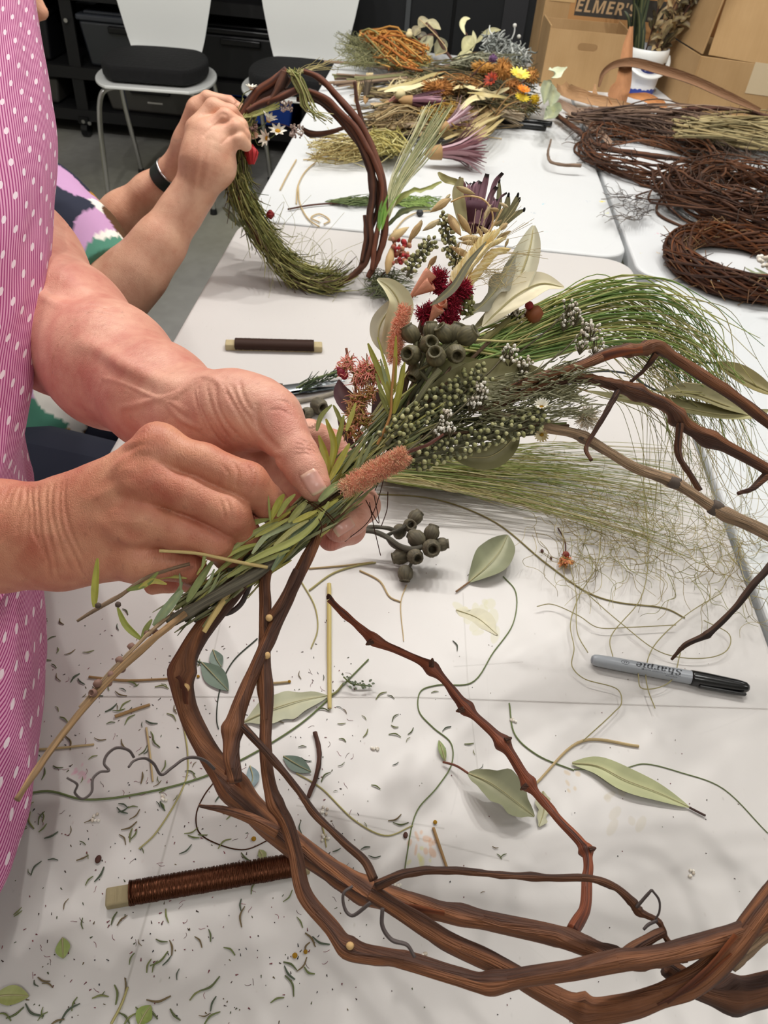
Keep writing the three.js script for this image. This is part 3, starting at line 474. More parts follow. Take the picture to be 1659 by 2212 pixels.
const rightSkin = featured(rightRaw, [
  ...[[[240, 220], [235, 350], [180, 500], [150, 640]], [[290, 230], [300, 450], [310, 640], [350, 720], [400, 840]], [[355, 220], [355, 500], [365, 640], [430, 900], [455, 1050]], [[430, 220], [420, 450], [440, 640], [490, 850], [530, 1040]], [[490, 210], [470, 450], [520, 650], [560, 800], [640, 980]], [[560, 190], [540, 420], [560, 600], [650, 800], [800, 1080]], [[600, 170], [590, 400], [650, 640], [740, 840]]].map((l) => [zD(l), 0.0012, 0.0011]),
  ...[[[80, 230], [50, 290], [15, 350]], [[130, 230], [60, 400], [5, 480]], [[190, 230], [140, 420], [60, 600]], [[260, 400], [250, 600], [220, 760]], [[90, 480], [40, 640], [10, 720]]].map((l) => [zD(l), 0.0014, 0.0007]),
  ...[[[590, 330], [740, 270], [850, 240]], [[640, 420], [740, 330], [840, 290]], [[500, 590], [640, 540], [760, 500]]].map((l) => [zC(l), 0.0035, -0.0008]),
  [zC([[560, 700], [660, 790], [780, 830], [900, 760]]), 0.004, -0.0008], [zC([[700, 560], [740, 640], [720, 690]]), 0.007, 0.0016], [zC([[700, 740], [800, 790], [880, 780]]), 0.006, 0.0016], [zC([[740, 320], [790, 400], [760, 470]]), 0.006, 0.0012],
  ...[[[1290, 390], [1320, 440], [1310, 500]], [[1350, 370], [1375, 430], [1365, 510]], [[1430, 380], [1450, 450], [1420, 530]], [[1480, 440], [1480, 500], [1450, 560]]].map((l) => [zC(l), 0.0009, 0.0006]),
  ...[[[1270, 590], [1290, 650], [1300, 700]], [[1310, 580], [1330, 650], [1330, 720]], [[1370, 600], [1390, 660], [1380, 730]]].map((l) => [zC(l), 0.0009, 0.0006]),
  ...[[[1180, 760], [1230, 790], [1260, 830]], [[1210, 740], [1270, 770], [1300, 810]], [[1040, 660], [1080, 680], [1150, 700]]].map((l) => [zC(l), 0.0009, 0.0005]),
]);
const skinL = skinTone(0xdfa58e, 0xc67868, 0x9c6450, [[hitAt(leftRaw, 600, 880), 0.014, 0.35], [hitAt(leftRaw, 640, 985), 0.012, 0.2], [hitAt(leftRaw, 200, 880), 0.05, 0.35], [hitAt(leftRaw, 700, 1165), 0.02, 0.4], [hitAt(leftRaw, 150, 590), 0.03, 0.25]]);
const skinR = skinTone(0xcf8e70, 0xb4604a, 0x7e4630, [[hitAt(rightRaw, 320, 935), 0.012, 0.3], [hitAt(rightRaw, 330, 1035), 0.014, 0.4], [hitAt(rightRaw, 528, 1020), 0.011, 0.35], [hitAt(rightRaw, 500, 1105), 0.011, 0.3], [hitAt(rightRaw, 300, 1200), 0.014, 0.25], [hitAt(rightRaw, 310, 1125), 0.006, -0.6], [hitAt(rightRaw, 310, 1222), 0.006, -0.5], [hitAt(rightRaw, 240, 1065), 0.005, -0.5]]);
const bodyTop = P(-40, -330, 0.86), bodyHip = P(-90, 1500, 0.72);
const maker = thing('person', 'person in a pink striped polka dot shirt binding stems with both hands', 'person', null);
{
  const bL = boxOf([...leftArm.slice(1), ...Object.values(lh).flat().filter((p) => p.isVector3)], 0.045), bL2 = boxOf([P(300, 830, 0.55), P(440, 800, 0.50), P(500, 1010, 0.52), P(420, 960, 0.49), ...lh.thumb, ...lh.index, ...lh.middle, ...lh.ring, ...lh.little], 0.032);
  const bR = boxOf([...rightArm.slice(1, 5), ...rh.index, ...rh.middle, ...rh.ring, ...rh.little, ...rh.thumb], 0.034);
  const clip = (f, b, q) => (x, y, z) => Math.max(f(x, y, z), q(x, y, z));
  // forearm and hand meet in a plane across the forearm; fine cells for the hand
  const cutP = P(250, 800, 0.58), cutN = P(425, 902, 0.507).sub(P(137, 710, 0.645)).normalize(), side = (s) => (x, y, z) => s * ((x - cutP.x) * cutN.x + (y - cutP.y) * cutN.y + (z - cutP.z) * cutN.z) - 0.0008;
  const uvL = axisUV(P(60, 620, 0.71), P(560, 960, 0.50), 0.035), uvR = axisUV(P(0, 1158, 0.463), P(400, 1100, 0.45), 0.035);
  const hand = netMesh(clip(leftSkin, 0, side(-1)), boxOf([cutP], 0.075).union(bL2).min, bL2.max.clone().max(cutP.clone().addScalar(0.06)), 0.0014, { color: skinL, uv: uvL });
  const fore = netMesh(clip(leftSkin, 0, side(1)), bL.min, bL.max, 0.0026, { color: skinL, uv: uvL });
  const right = netMesh(rightSkin, bR.min, bR.max, 0.0013, { color: skinR, uv: uvR });
  // trunk, upper arms, neck and head outside the frame
  const hip = V(-0.50, 0.86, -0.36), chest = V(-0.52, 1.26, -0.44), shL = P(10, 250, 0.80), shR = V(-0.46, 1.33, -0.20), nk = V(-0.50, 1.47, -0.36), hd = V(-0.45, 1.60, -0.38);
  const trunk = joined([cap(hip, chest, 0.125, 0.12, { n: V(0.6, 0, 0.8), s: 0.99 }), cap(V(-0.53, 1.33, -0.50), shR, 0.06, 0.055), cap(V(-0.53, 1.33, -0.50), shL, 0.055, shL.r), cap(shR, P(-760, 1150, 0.56), 0.052, R(165, 0.56)), cap(chest, nk, 0.06, 0.05), cap(nk, hd, 0.052, 0.06), cap(V(-0.45, 1.585, -0.38), V(-0.475, 1.64, -0.38), 0.07, 0.085), cap(V(-0.385, 1.60, -0.385), V(-0.365, 1.585, -0.385), 0.014, 0.013), cap(V(-0.50, 0.86, -0.46), V(-0.5, 0.05, -0.46), 0.09, 0.045), cap(V(-0.50, 0.86, -0.27), V(-0.5, 0.05, -0.27), 0.09, 0.045), cap(V(-0.5, 0.04, -0.46), V(-0.36, 0.03, -0.46), 0.035, 0.03), cap(V(-0.5, 0.04, -0.27), V(-0.36, 0.03, -0.27), 0.035, 0.03)], 0.03);
  const tb = netMesh(trunk, V(-0.92, -0.02, -0.82), V(-0.2, 1.78, 0.02), 0.012, { color: skinL });
  mesh('body', [hand, fore, right, tb], skinMat, maker);
  nail(leftRaw, [663, 1017], [692, 1066], 21, maker); nail(leftRaw, [764, 1124], [722, 1152], 14, maker);
  const hair = joined([cap(V(-0.49, 1.66, -0.38), V(-0.53, 1.60, -0.38), 0.098, 0.09), cap(V(-0.55, 1.6, -0.38), V(-0.56, 1.5, -0.38), 0.07, 0.05)], 0.03);
  mesh('hair', netMesh(hair, V(-0.68, 1.4, -0.52), V(-0.36, 1.8, -0.24), 0.008), std(0x6b5a4a, 0.8, { bumpMap: repeat(streak, 20, 20), bumpScale: 0.002 }), maker);
  const leg = (z) => tube([V(-0.50, 0.84, z), V(-0.50, 0.45, z), V(-0.50, 0.07, z)], [0.115, 0.085, 0.08], { n: 14, seg: 18 });
  mesh('trousers', [leg(-0.46), leg(-0.27)], std(0x23242c, 0.9), maker); mesh('shoe', [box(0.27, 0.08, 0.10, -0.42, 0.04, -0.46, 0.03), box(0.27, 0.08, 0.10, -0.42, 0.04, -0.27, 0.03)], std(0x35302c, 0.7), maker);
}
const shirtTex = canvasTex(480, 480, (g, w, h) => {
  g.fillStyle = '#d79ab8'; g.fillRect(0, 0, w, h); g.fillStyle = '#9c3472'; for (let i = 0; i < 9; i++) g.fillRect(i * 480 / 9, 0, 23, h);
  g.fillStyle = '#e9d6df'; for (const [x, y] of [[120, 120], [360, 360]]) { g.beginPath(); g.ellipse(x, y, 46, 54, 0, 0, 6.3); g.fill(); }
});
{
  const sil = [[60, -420, 0.86], [72, -200, 0.77], [84, 0, 0.715], [96, 100, 0.695], [112, 200, 0.68], [124, 300, 0.67], [121, 400, 0.66], [114, 490, 0.655], [88, 600, 0.645], [74, 700, 0.64], [60, 800, 0.635], [42, 890, 0.632], [46, 960, 0.628], [64, 1010, 0.622]];
  const tail = [[62, 960, 0.632], [66, 1030, 0.626], [74, 1150, 0.612], [77, 1280, 0.60], [74, 1370, 0.592], [62, 1440, 0.588], [38, 1496, 0.584]];
  const shell = (list, ry, dz, rough, k0, hang) => {
    const pos = [], idx = [], uv = [], pts = spline(list.map(([x, y, d]) => P(x, y, d)), list.length * 7), n = pts.length - 1, seg = 140; let v = 0;
    for (let i = 0; i <= n; i++) {
      const S = pts[i]; if (i) v += S.distanceTo(pts[i - 1]);
      const view = V(S.x, 0, S.z).normalize(), nn = V(-view.z, 0, view.x), a = 0.15, b = ry;
      for (let k = 0; k <= seg; k++) {
        const t = k / seg * Math.PI * 2, c = Math.cos(t), s = Math.sin(t), fold = 1 + rough * (fbm(c * 2.2 + i * 0.018, s * 2.2, i * 0.05, 3) + 0.5 * vnoise3(c * 7, s * 7, i * 0.06));
        const sag = hang ? hang * Math.sin(t * 2 + 0.6) * i / n : 0;
        pos.push(S.x - nn.x * a + (nn.x * a * c + view.x * b * s) * fold, S.y + sag, S.z - nn.z * a + (nn.z * a * c + view.z * b * s) * fold + dz);
        uv.push(t * 0.17 / 0.028, v / 0.028);
        if (i < n && k < seg) { const p = i * (seg + 1) + k; idx.push(p, p + seg + 1, p + 1, p + 1, p + seg + 1, p + seg + 2); }
      }
    }
    return geometry(pos, idx, uv);
  };
  const sm = std(0xffffff, 0.85, { map: shirtTex, side: THREE.DoubleSide }), tm = std(0xffffff, 0.85, { map: repeat(shirtTex, 1, 1, 1.25), side: THREE.DoubleSide });
  mesh('shirt', shell(sil, 0.20, 0, 0.035, 0, 0), sm, maker);
  const st = mesh('shirt_tail', shell(tail, 0.19, 0, 0.05, 0, 0.0), tm, maker); st.userData.label = 'lower shirt hem with stripes running sideways';
}
// ---- the second person, holding the green wreath
const helper = thing('person', 'person in a patterned blouse holding up the green wreath with both hands', 'person', null);
const nearArm = [J(110, 470, 1.27, 70), J(258, 632, 1.16, 62), J(300, 585, 1.155, 58), J(345, 525, 1.15, 50), J(392, 455, 1.145, 40), J(425, 405, 1.14, 36)];
const farArm = [J(90, 350, 1.42, 60), J(215, 520, 1.36, 55), J(270, 468, 1.33, 52), J(325, 415, 1.30, 38), J(370, 373, 1.27, 29), J(412, 310, 1.225, 34)];
const nearHand = limb([...chain(nearArm), cap(J(425, 405, 1.14, 38), J(448, 345, 1.125, 48)), cap(J(440, 340, 1.12, 40), J(425, 282, 1.118, 22)), cap(J(445, 340, 1.12, 40), J(444, 285, 1.108, 21)), cap(J(455, 345, 1.118, 40), J(462, 300, 1.105, 20)), cap(J(465, 360, 1.12, 36), J(478, 322, 1.108, 19))],
  [chain([J(425, 278, 1.116, 22), J(461, 232, 1.112, 19), J(498, 243, 1.118, 16), J(517, 262, 1.135, 13)]), chain([J(444, 285, 1.107, 21), J(487, 254, 1.102, 18.5), J(519, 272, 1.112, 16), J(528, 290, 1.13, 13)]), chain([J(462, 300, 1.105, 20), J(509, 277, 1.102, 17), J(527, 293, 1.114, 14), J(530, 308, 1.13, 12)]), chain([J(478, 322, 1.108, 18), J(515, 301, 1.104, 15.5), J(531, 314, 1.118, 13)]), chain([J(440, 320, 1.15, 22), J(490, 280, 1.165, 17), J(515, 285, 1.17, 14), J(549, 290, 1.165, 10)])], 0.024, 0.008, 0.002);
const farHand = limb([...chain(farArm), cap(J(412, 310, 1.225, 36), J(432, 245, 1.19, 32))], [chain([J(430, 232, 1.18, 22), J(448, 212, 1.172, 15), J(495, 221, 1.165, 13), J(523, 238, 1.16, 11), J(546, 246, 1.165, 9)]), chain([J(435, 245, 1.20, 22), J(480, 240, 1.19, 15), J(520, 255, 1.18, 12)])], 0.014, 0.008, 0.002);
const seatHip = V(-0.66, 0.52, -0.86), chest2 = V(-0.70, 0.92, -0.92), neck2 = V(-0.66, 1.07, -0.93), head2 = V(-0.63, 1.20, -0.93);
const torso2 = [cap(seatHip, chest2, 0.14, 0.13), cap(V(-0.70, 0.97, -0.80), V(-0.70, 0.97, -1.08), 0.06, 0.06), cap(chest2, neck2, 0.07, 0.05), cap(neck2, head2, 0.048, 0.06)];
{
  const skin2 = skinTone(0xe6b294, 0xd28f74, 0xb07a5c, []);
  const uv2 = axisUV(P(258, 632, 1.16), P(425, 405, 1.14), 0.035);
  const nb = boxOf([...nearArm.slice(1), P(540, 300, 1.1), P(400, 200, 1.12), P(560, 300, 1.17)], 0.045), fb = boxOf([...farArm.slice(1), P(550, 240, 1.16), P(430, 200, 1.17)], 0.045);
  const creased = featured(nearHand, [[[[440, 292], [470, 268], [490, 262]], 0.0025, 0.0012], [[[455, 268], [480, 245], [500, 262]], 0.002, 0.001], [[[478, 310], [500, 292], [516, 288]], 0.002, 0.001], [[[420, 400], [428, 350], [436, 300]], 0.004, -0.0012], [[[440, 400], [450, 350], [458, 310]], 0.004, -0.0012]]);
  const faceP = P(88, 26, 1.235);       // tip of the nose, seen past the pink shirt
  const hd = faceP.clone().add(V(-0.105, 0.03, 0.0));
  const head = joined([cap(hd.clone().add(V(-0.01, -0.02, 0)), hd.clone().add(V(-0.02, 0.035, 0)), 0.072, 0.085), cap(hd.clone().add(V(0.04, -0.07, 0)), hd.clone().add(V(0.045, 0.0, 0)), 0.042, 0.055), cap(hd.clone().add(V(0.085, 0.01, 0)), faceP, 0.010, 0.012), cap(hd.clone().add(V(0.078, -0.045, -0.016)), hd.clone().add(V(0.078, -0.045, 0.016)), 0.009, 0.009), cap(hd.clone().add(V(-0.02, -0.06, 0)), neck2, 0.05, 0.052), cap(neck2, chest2, 0.052, 0.07)], 0.02);
  const trunk = joined([...torso2.slice(0, 3), cap(V(-0.64, 0.5, -0.80), V(-0.30, 0.50, -0.76), 0.085, 0.06), cap(V(-0.64, 0.5, -0.98), V(-0.32, 0.50, -1.02), 0.085, 0.06), cap(V(-0.30, 0.50, -0.76), V(-0.30, 0.07, -0.76), 0.055, 0.035), cap(V(-0.32, 0.50, -1.02), V(-0.32, 0.07, -1.02), 0.055, 0.035), cap(V(-0.3, 0.04, -0.76), V(-0.17, 0.03, -0.76), 0.035, 0.03), cap(V(-0.32, 0.04, -1.02), V(-0.19, 0.03, -1.02), 0.035, 0.03)], 0.03);
  mesh('body', [netMesh(creased, nb.min, nb.max, 0.0028, { color: skin2, uv: uv2 }), netMesh(farHand, fb.min, fb.max, 0.0032, { color: skin2, uv: uv2 }), netMesh(head, V(hd.x - 0.16, hd.y - 0.3, hd.z - 0.13), V(hd.x + 0.14, hd.y + 0.16, hd.z + 0.13), 0.005, { color: skin2, uv: uv2 }), netMesh(trunk, V(-0.9, -0.01, -1.2), V(-0.1, 1.1, -0.62), 0.012, { color: skin2 })], skinMat, helper);
  mesh('hair', netMesh(joined([cap(hd.clone().add(V(-0.03, 0.045, 0)), hd.clone().add(V(-0.06, -0.06, 0)), 0.098, 0.085), cap(hd.clone().add(V(-0.07, -0.06, 0)), hd.clone().add(V(-0.09, -0.16, 0)), 0.075, 0.05)], 0.03), hd.clone().add(V(-0.24, -0.26, -0.16)), hd.clone().add(V(0.09, 0.18, 0.16)), 0.008), std(0x4a3728, 0.8, { bumpMap: repeat(streak, 20, 20), bumpScale: 0.002 }), helper);
  for (const s of [-1, 1]) mesh('eye', ball(0.011, hd.clone().add(V(0.078, 0.022, s * 0.03))), std(0xf2efe8, 0.3), helper);
  // blouse: printed patches, one colour per cell of a scattered point set
  seed(77);
  const pal = [0xf1ede4, 0x1d2338, 0xc79ac4, 0xf1ede4, 0xb9852a, 0x4d8a74, 0x1d2338, 0xf1ede4, 0xc79ac4, 0x5a3a1c].map((c) => new THREE.Color(c)), cells = [];
  for (let i = 0; i < 900; i++) cells.push([rr(-1.0, -0.25), rr(0.4, 1.15), rr(-1.25, -0.6), pal[Math.floor(rnd() * pal.length)]]);
  const print = (x, y, z) => { const wx = x + 0.012 * vnoise3(x * 28, y * 28, z * 28), wy = y + 0.012 * vnoise3(x * 28 + 9, y * 28, z * 28); let b = 9, c = cells[0][3]; for (const q of cells) { const d = (q[0] - wx) ** 2 + (q[1] - wy) ** 2 * 0.8 + (q[2] - z) ** 2; if (d < b) { b = d; c = q[3]; } } return [c.r, c.g, c.b]; };
  const g1 = J(60, 420, 1.28, 100), slF = [J(80, 350, 1.40, 90), J(170, 430, 1.37, 88), J(238, 488, 1.345, 76)], slN = [J(90, 450, 1.28, 100), J(165, 530, 1.215, 92), J(228, 600, 1.175, 78)];
  const cloth0 = joined([cap(V(-0.66, 0.56, -0.86), chest2, 0.165, 0.15), cap(V(-0.70, 0.98, -0.80), V(-0.70, 0.98, -1.08), 0.075, 0.075), ...chain(slF), ...chain(slN), cap(J(100, 420, 1.30, 90), J(120, 860, 1.18, 120))], 0.035);
  const planeCut = (a, b) => { const n = b.clone().sub(a).normalize(); return (x, y, z) => (x - b.x) * n.x + (y - b.y) * n.y + (z - b.z) * n.z; };
  const cutN2 = planeCut(slN[1], P(236, 608, 1.172)), cutF = planeCut(slF[1], P(262, 505, 1.335)), capN = cap(slN[1], J(252, 625, 1.165, 100)), capF = cap(slF[1], J(285, 525, 1.32, 95));
  const cloth = (x, y, z) => { let d = cloth0(x, y, z) + 0.006 * fbm(x * 14, y * 14, z * 14, 3); const n = capN(x, y, z), f = capF(x, y, z); if (n < 0.01) d = Math.max(d, cutN2(x, y, z)); if (f < 0.01) d = Math.max(d, cutF(x, y, z)); return Math.max(d, 0.565 - y); };
  mesh('blouse', netMesh(cloth, V(-0.95, 0.5, -1.25), V(-0.32, 1.12, -0.62), 0.005, { color: print }), vcol(0.85), helper);
  const thigh = (z0, z1) => tube([V(-0.68, 0.50, z0), V(-0.48, 0.535, (z0 + z1) / 2), V(-0.28, 0.52, z1), V(-0.27, 0.42, z1), V(-0.28, 0.08, z1)], [0.13, 0.115, 0.09, 0.08, 0.07], { n: 30, seg: 18 });
  mesh('trousers', [thigh(-0.80, -0.76), thigh(-0.98, -1.02)], std(0x14182a, 0.9), helper);
  mesh('shoe', [box(0.26, 0.08, 0.09, -0.24, 0.04, -0.76, 0.03), box(0.26, 0.08, 0.09, -0.26, 0.04, -1.02, 0.03)], std(0x2a2624, 0.7), helper);
  // wrist band
  const wc = P(362, 381, 1.275), wd = P(412, 310, 1.225).sub(P(325, 415, 1.30));
  const w = thing('wrist_watch', 'dark wrist watch strap on the forearm nearer the chairs', 'watch', null);
  mesh('strap', aim(lathe([[0.0245, -0.010], [0.0275, -0.010], [0.0275, 0.010], [0.0245, 0.010], [0.0245, -0.010]], 30), wc, wd), std(0x1e2a26, 0.5), w);
  mesh('buckle', aim(new THREE.TorusGeometry(0.0265, 0.0016, 8, 40).rotateX(Math.PI / 2), wc.clone().addScaledVector(wd.clone().normalize(), 0.013), wd), M.chrome, w);
}
// ---------------------------------------------------------------- plant builders
class Strands {                                             // many fine tapering strands in one geometry
  constructor() { this.p = []; this.i = []; this.c = []; }
  add(pts, r0, r1, color, n = 4, seg = 3) {
    const c = spline(pts, n), u = V(0, 0, 0), e = V(0, 0, 0), t = V(0, 0, 0), base = this.p.length / 3; let ref = V(0.3, 1, 0.2).normalize();
    for (let i = 0; i <= n; i++) {
      t.copy(c[Math.min(n, i + 1)]).sub(c[Math.max(0, i - 1)]).normalize(); u.copy(ref).addScaledVector(t, -ref.dot(t)); if (u.lengthSq() < 1e-4) u.set(1, 0, 0).addScaledVector(t, -t.x); u.normalize(); ref = u.clone(); e.crossVectors(t, u);
      const r = lerp(r0, r1, i / n);
      for (let k = 0; k < seg; k++) { const a = k / seg * 6.28318, x = Math.cos(a) * r, y = Math.sin(a) * r; this.p.push(c[i].x + u.x * x + e.x * y, c[i].y + u.y * x + e.y * y, c[i].z + u.z * x + e.z * y); this.c.push(color.r, color.g, color.b); if (i < n) { const q = base + i * seg, k2 = (k + 1) % seg; this.i.push(q + k, q + k2, q + seg + k, q + k2, q + seg + k2, q + seg + k); } }
    }
  }
  geo() { return geometry(this.p, this.i, null, this.c); }
}
const C = (h, v = 0) => { const c = new THREE.Color(h); if (v) c.multiplyScalar(1 + rr(-v, v)); return c; };
const W = (list, d0 = 0.5, d1 = d0) => list.map(([x, y, d], i) => P(x, y, d ?? lerp(d0, d1, list.length > 1 ? i / (list.length - 1) : 0)));
const jit = (v, s) => V(v.x + rr(-s, s), v.y + rr(-s, s), v.z + rr(-s, s));
const anyDir = () => { const z = rr(-1, 1), a = rr(0, 6.283), s = Math.sqrt(1 - z * z); return V(s * Math.cos(a), z, s * Math.sin(a)); };
const flip = (g) => g;
// leaf colour: pale midrib and margin, blotched blade
const bladeColor = (hex, rib, vary = 0.12) => { const a = C(hex).multiplyScalar(1.16), b = C(rib).multiplyScalar(1.2), o = rnd() * 40; return (t, x) => { const k = 1 + vary * (vnoise3(t * 9 + o, x * 2.2, 0) + 0.5 * vnoise3(t * 40 + o, x * 9, 3)), m = Math.abs(x) < 0.12 ? 0.18 : 0; return [lerp(a.r, b.r, m) * k, lerp(a.g, b.g, m) * k, lerp(a.b, b.b, m) * k]; }; };
const lance = (w) => (t) => w * Math.sin(Math.PI * clamp(t * 0.93 + 0.035)) ** 0.5 * (1.15 - 0.3 * t);
const gumLeaf = (w) => (t) => w * Math.min(1, Math.sin(Math.PI * clamp(t * 0.97 + 0.02)) ** 0.8) * (1.1 - 0.3 * Math.abs(t - 0.45));
// bark: node swellings along a cane
const nodes = (ts, amp = 0.5, w = 0.02) => (t) => { let s = 1; for (const q of ts) s += amp * Math.exp(-(((t - q) / w) ** 2)); return s; };
function cane(list, d0, d1, rpx, o = {}) {
  const pts = W(list, d0, d1), rs = list.map((q, i) => R((o.scale ?? 1) * along(rpx, i / (list.length - 1)), q[2] ?? lerp(d0, d1, i / (list.length - 1))));
  return tube(pts, rs, { n: (list.length - 1) * (o.k ?? 9), seg: o.seg ?? 12, rough: o.rough ?? 0.22, freq: 0.3, bump: o.nodes ? nodes(o.nodes, o.amp, o.w) : undefined });
}
// ---------------------------------------------------------------- the big vine wreath
{
  seed(31);
  const w = thing('vine_wreath', 'large half-made wreath of bent brown vine canes held over the table', 'wreath', null);
  const k = (n, g, m = M.bark, label) => { const o = mesh(n, g, m, w); if (label) o.userData.label = label; return o; };
  k('cane', cane([[560, 1215], [500, 1290], [430, 1370], [393, 1450], [402, 1525], [440, 1610], [490, 1685], [560, 1762], [640, 1826], [716, 1880], [812, 1932], [947, 1966], [1082, 1995], [1201, 2022], [1289, 2052], [1380, 2076], [1480, 2060]], 0.462, 0.36, [15, 17, 19, 23, 20, 22, 26, 28, 27, 26, 24, 21, 20, 22, 21, 18, 16], { nodes: [0.19, 0.39, 0.62], amp: 0.35 }), M.bark, 'thick cane bending from the tied leaves to the front');
  k('cane', cane([[800, 1925, 0.378], [847, 1954, 0.376], [947, 2022, 0.374], [1082, 2088, 0.37], [1161, 2135, 0.366], [1262, 2182, 0.36], [1336, 2178, 0.356], [1437, 2150, 0.352], [1521, 2106, 0.352], [1589, 2037, 0.354], [1659, 1945, 0.36], [1760, 1800, 0.38], [1850, 1600, 0.42], [1880, 1350, 0.47], [1820, 1150, 0.52], [1740, 1060, 0.545], [1665, 1020, 0.55], [1638, 1004, 0.55], [1565, 964, 0.545], [1482, 921, 0.54], [1443, 880, 0.535], [1403, 860, 0.53], [1349, 838, 0.525], [1313, 828, 0.52], [1233, 818, 0.51], [1060, 880, 0.495]], 0.37, 0.5, [20, 20, 22, 23, 27, 32, 31, 29, 28, 27, 26, 24, 20, 18, 16, 14, 13, 13, 14, 16, 15, 15, 16, 14, 12, 11], { nodes: [0.2, 0.735, 0.78, 0.86], amp: 0.4, w: 0.008, scale: 0.9 }), M.bark, 'cane closing the ring and passing back behind');
  k('cane', cane([[588, 1180, 0.455], [574, 1247, 0.448], [572, 1383, 0.432], [574, 1517, 0.42], [577, 1652, 0.408], [592, 1725, 0.402], [618, 1775, 0.400], [637, 1835, 0.396], [658, 1931, 0.388], [716, 2003, 0.380], [752, 2047, 0.374], [870, 2074, 0.368], [986, 2108, 0.362], [1047, 2124, 0.359], [1140, 2112, 0.355], [1235, 2098, 0.352], [1336, 2078, 0.350], [1437, 2060, 0.350], [1538, 2034, 0.352], [1605, 2010, 0.355], [1700, 1960, 0.36]], 0.4, 0.4, [12, 13, 14, 14, 13, 15, 15, 15, 17, 18, 20, 18, 19, 20, 20, 21, 23, 22, 22, 21, 20], { nodes: [0.14, 0.26, 0.5, 0.66], amp: 0.28, w: 0.014 }), M.bark, 'straight cane with a pale knot, sagging to the front');
  k('cane', cane([[700, 1130, 0.463], [668, 1195, 0.456], [638, 1255, 0.448], [612, 1308, 0.442], [576, 1389, 0.430], [536, 1484, 0.418], [509, 1560, 0.410], [499, 1629, 0.402], [510, 1690, 0.396]], 0.45, 0.4, [10, 13, 15, 15, 15, 16, 20, 19, 15], { nodes: [0.78], amp: 0.3, w: 0.03 }));
  k('cane', cane([[1080, 850, 0.50], [1150, 820, 0.50], [1262, 787, 0.51], [1331, 760, 0.52], [1385, 754, 0.525], [1417, 748, 0.53], [1457, 773, 0.535], [1529, 820, 0.54], [1602, 867, 0.545], [1659, 912, 0.55], [1800, 1010, 0.56], [1900, 1250, 0.52], [1900, 1500, 0.46], [1800, 1750, 0.40], [1690, 1900, 0.37]], 0.5, 0.5, [9, 11, 13, 15, 15, 18, 14, 14, 14, 14, 16, 18, 20, 24, 26], { nodes: [0.25, 0.308], amp: 0.3, w: 0.012, scale: 0.86 }), M.bark, 'reddish cane arching behind the grass');
  k('cane', cane([[1030, 880, 0.495], [1168, 921, 0.50], [1251, 940, 0.508], [1313, 975, 0.512], [1374, 1011, 0.515], [1457, 1042, 0.515], [1544, 1098, 0.51], [1659, 1152, 0.505], [1800, 1240, 0.48], [1840, 1450, 0.44], [1780, 1700, 0.39], [1659, 1990, 0.365], [1570, 2080, 0.36]], 0.5, 0.5, [9, 11, 12, 12, 14, 13, 14, 16, 18, 20, 24, 26, 24], { nodes: [0.18, 0.41, 0.52], amp: 0.25, w: 0.012, scale: 0.9 }), std(0xb09478, 0.8, { map: palebark, bumpMap: repeat(streak, 40, 20), bumpScale: 0.0008 }), 'grey-brown straight cane with dark ring nodes');
  k('cane', cane([[1440, 2085, 0.372], [1510, 2135, 0.37], [1590, 2150, 0.37], [1680, 2130, 0.37], [1780, 2090, 0.375]], 0.37, 0.37, [20, 29, 34, 32, 30], { nodes: [0.45], amp: 0.4, w: 0.08 }), M.barkDark);
  // side shoots
  const S = (l, d0, d1, r, o) => k('side_shoot', cane(l, d0, d1, r, { seg: 9, ...o }), o?.m ?? M.bark);
  S([[524, 1570], [576, 1625], [644, 1707], [677, 1754], [745, 1821], [790, 1862], [808, 1900]], 0.408, 0.378, [9, 8, 8, 8, 8, 9, 10], { m: M.barkDark });
  const g = mesh('side_shoot', cane([[712, 1294, 0.53], [722, 1305, 0.53], [808, 1380, 0.515], [932, 1443, 0.50], [1008, 1530, 0.485], [1085, 1605, 0.47], [1143, 1693, 0.455], [1205, 1768, 0.44], [1265, 1838, 0.425], [1268, 1905, 0.41], [1262, 1965, 0.395], [1236, 2012, 0.38]], 0.5, 0.4, [9, 7.5, 8, 9, 9.5, 10, 10.5, 10, 11, 11, 12, 14], { nodes: [0.182, 0.273, 0.364, 0.455, 0.545, 0.727], amp: 0.75, w: 0.012, k: 16 }), std(0xb27c66, 0.65, { map: barkMap, bumpMap: repeat(streak, 40, 20), bumpScale: 0.0004 }), w); g.userData.label = 'long reddish shoot with swollen nodes lying over the table';
  for (const [x, y, d, ux, uy] of [[712, 1293, 0.53, -3, -9], [806, 1384, 0.514, -14, 8], [932, 1440, 0.499, 2, -16], [1003, 1532, 0.484, -16, 4], [1092, 1600, 0.469, 12, -6], [1140, 1695, 0.454, -14, 10], [1272, 1836, 0.424, 14, -4]]) mesh('bud', tube(W([[x, y], [x + ux * 0.7, y + uy * 0.7], [x + ux * 1.15, y + uy * 1.15]], d - 0.002), [R(7, d), R(5.5, d), R(1.5, d)], { seg: 7 }), M.bark, g);
  S([[812, 1912], [880, 1886], [960, 1880], [1080, 1890], [1180, 1896], [1280, 1898], [1330, 1918], [1362, 1945], [1382, 1970], [1424, 1992], [1440, 2030], [1470, 2056]], 0.374, 0.366, [11, 9, 8, 7.5, 8, 8.5, 8, 9, 8, 7, 6, 6], { m: M.barkDark, nodes: [0.34, 0.66, 0.72], amp: 0.3 });
  S([[1330, 2078], [1382, 2040], [1432, 2014]], 0.352, 0.362, [15, 13, 11], { m: M.barkDark });
  S([[430, 1740], [485, 1750], [540, 1768], [600, 1800]], 0.40, 0.395, [3, 8, 12, 15], { });
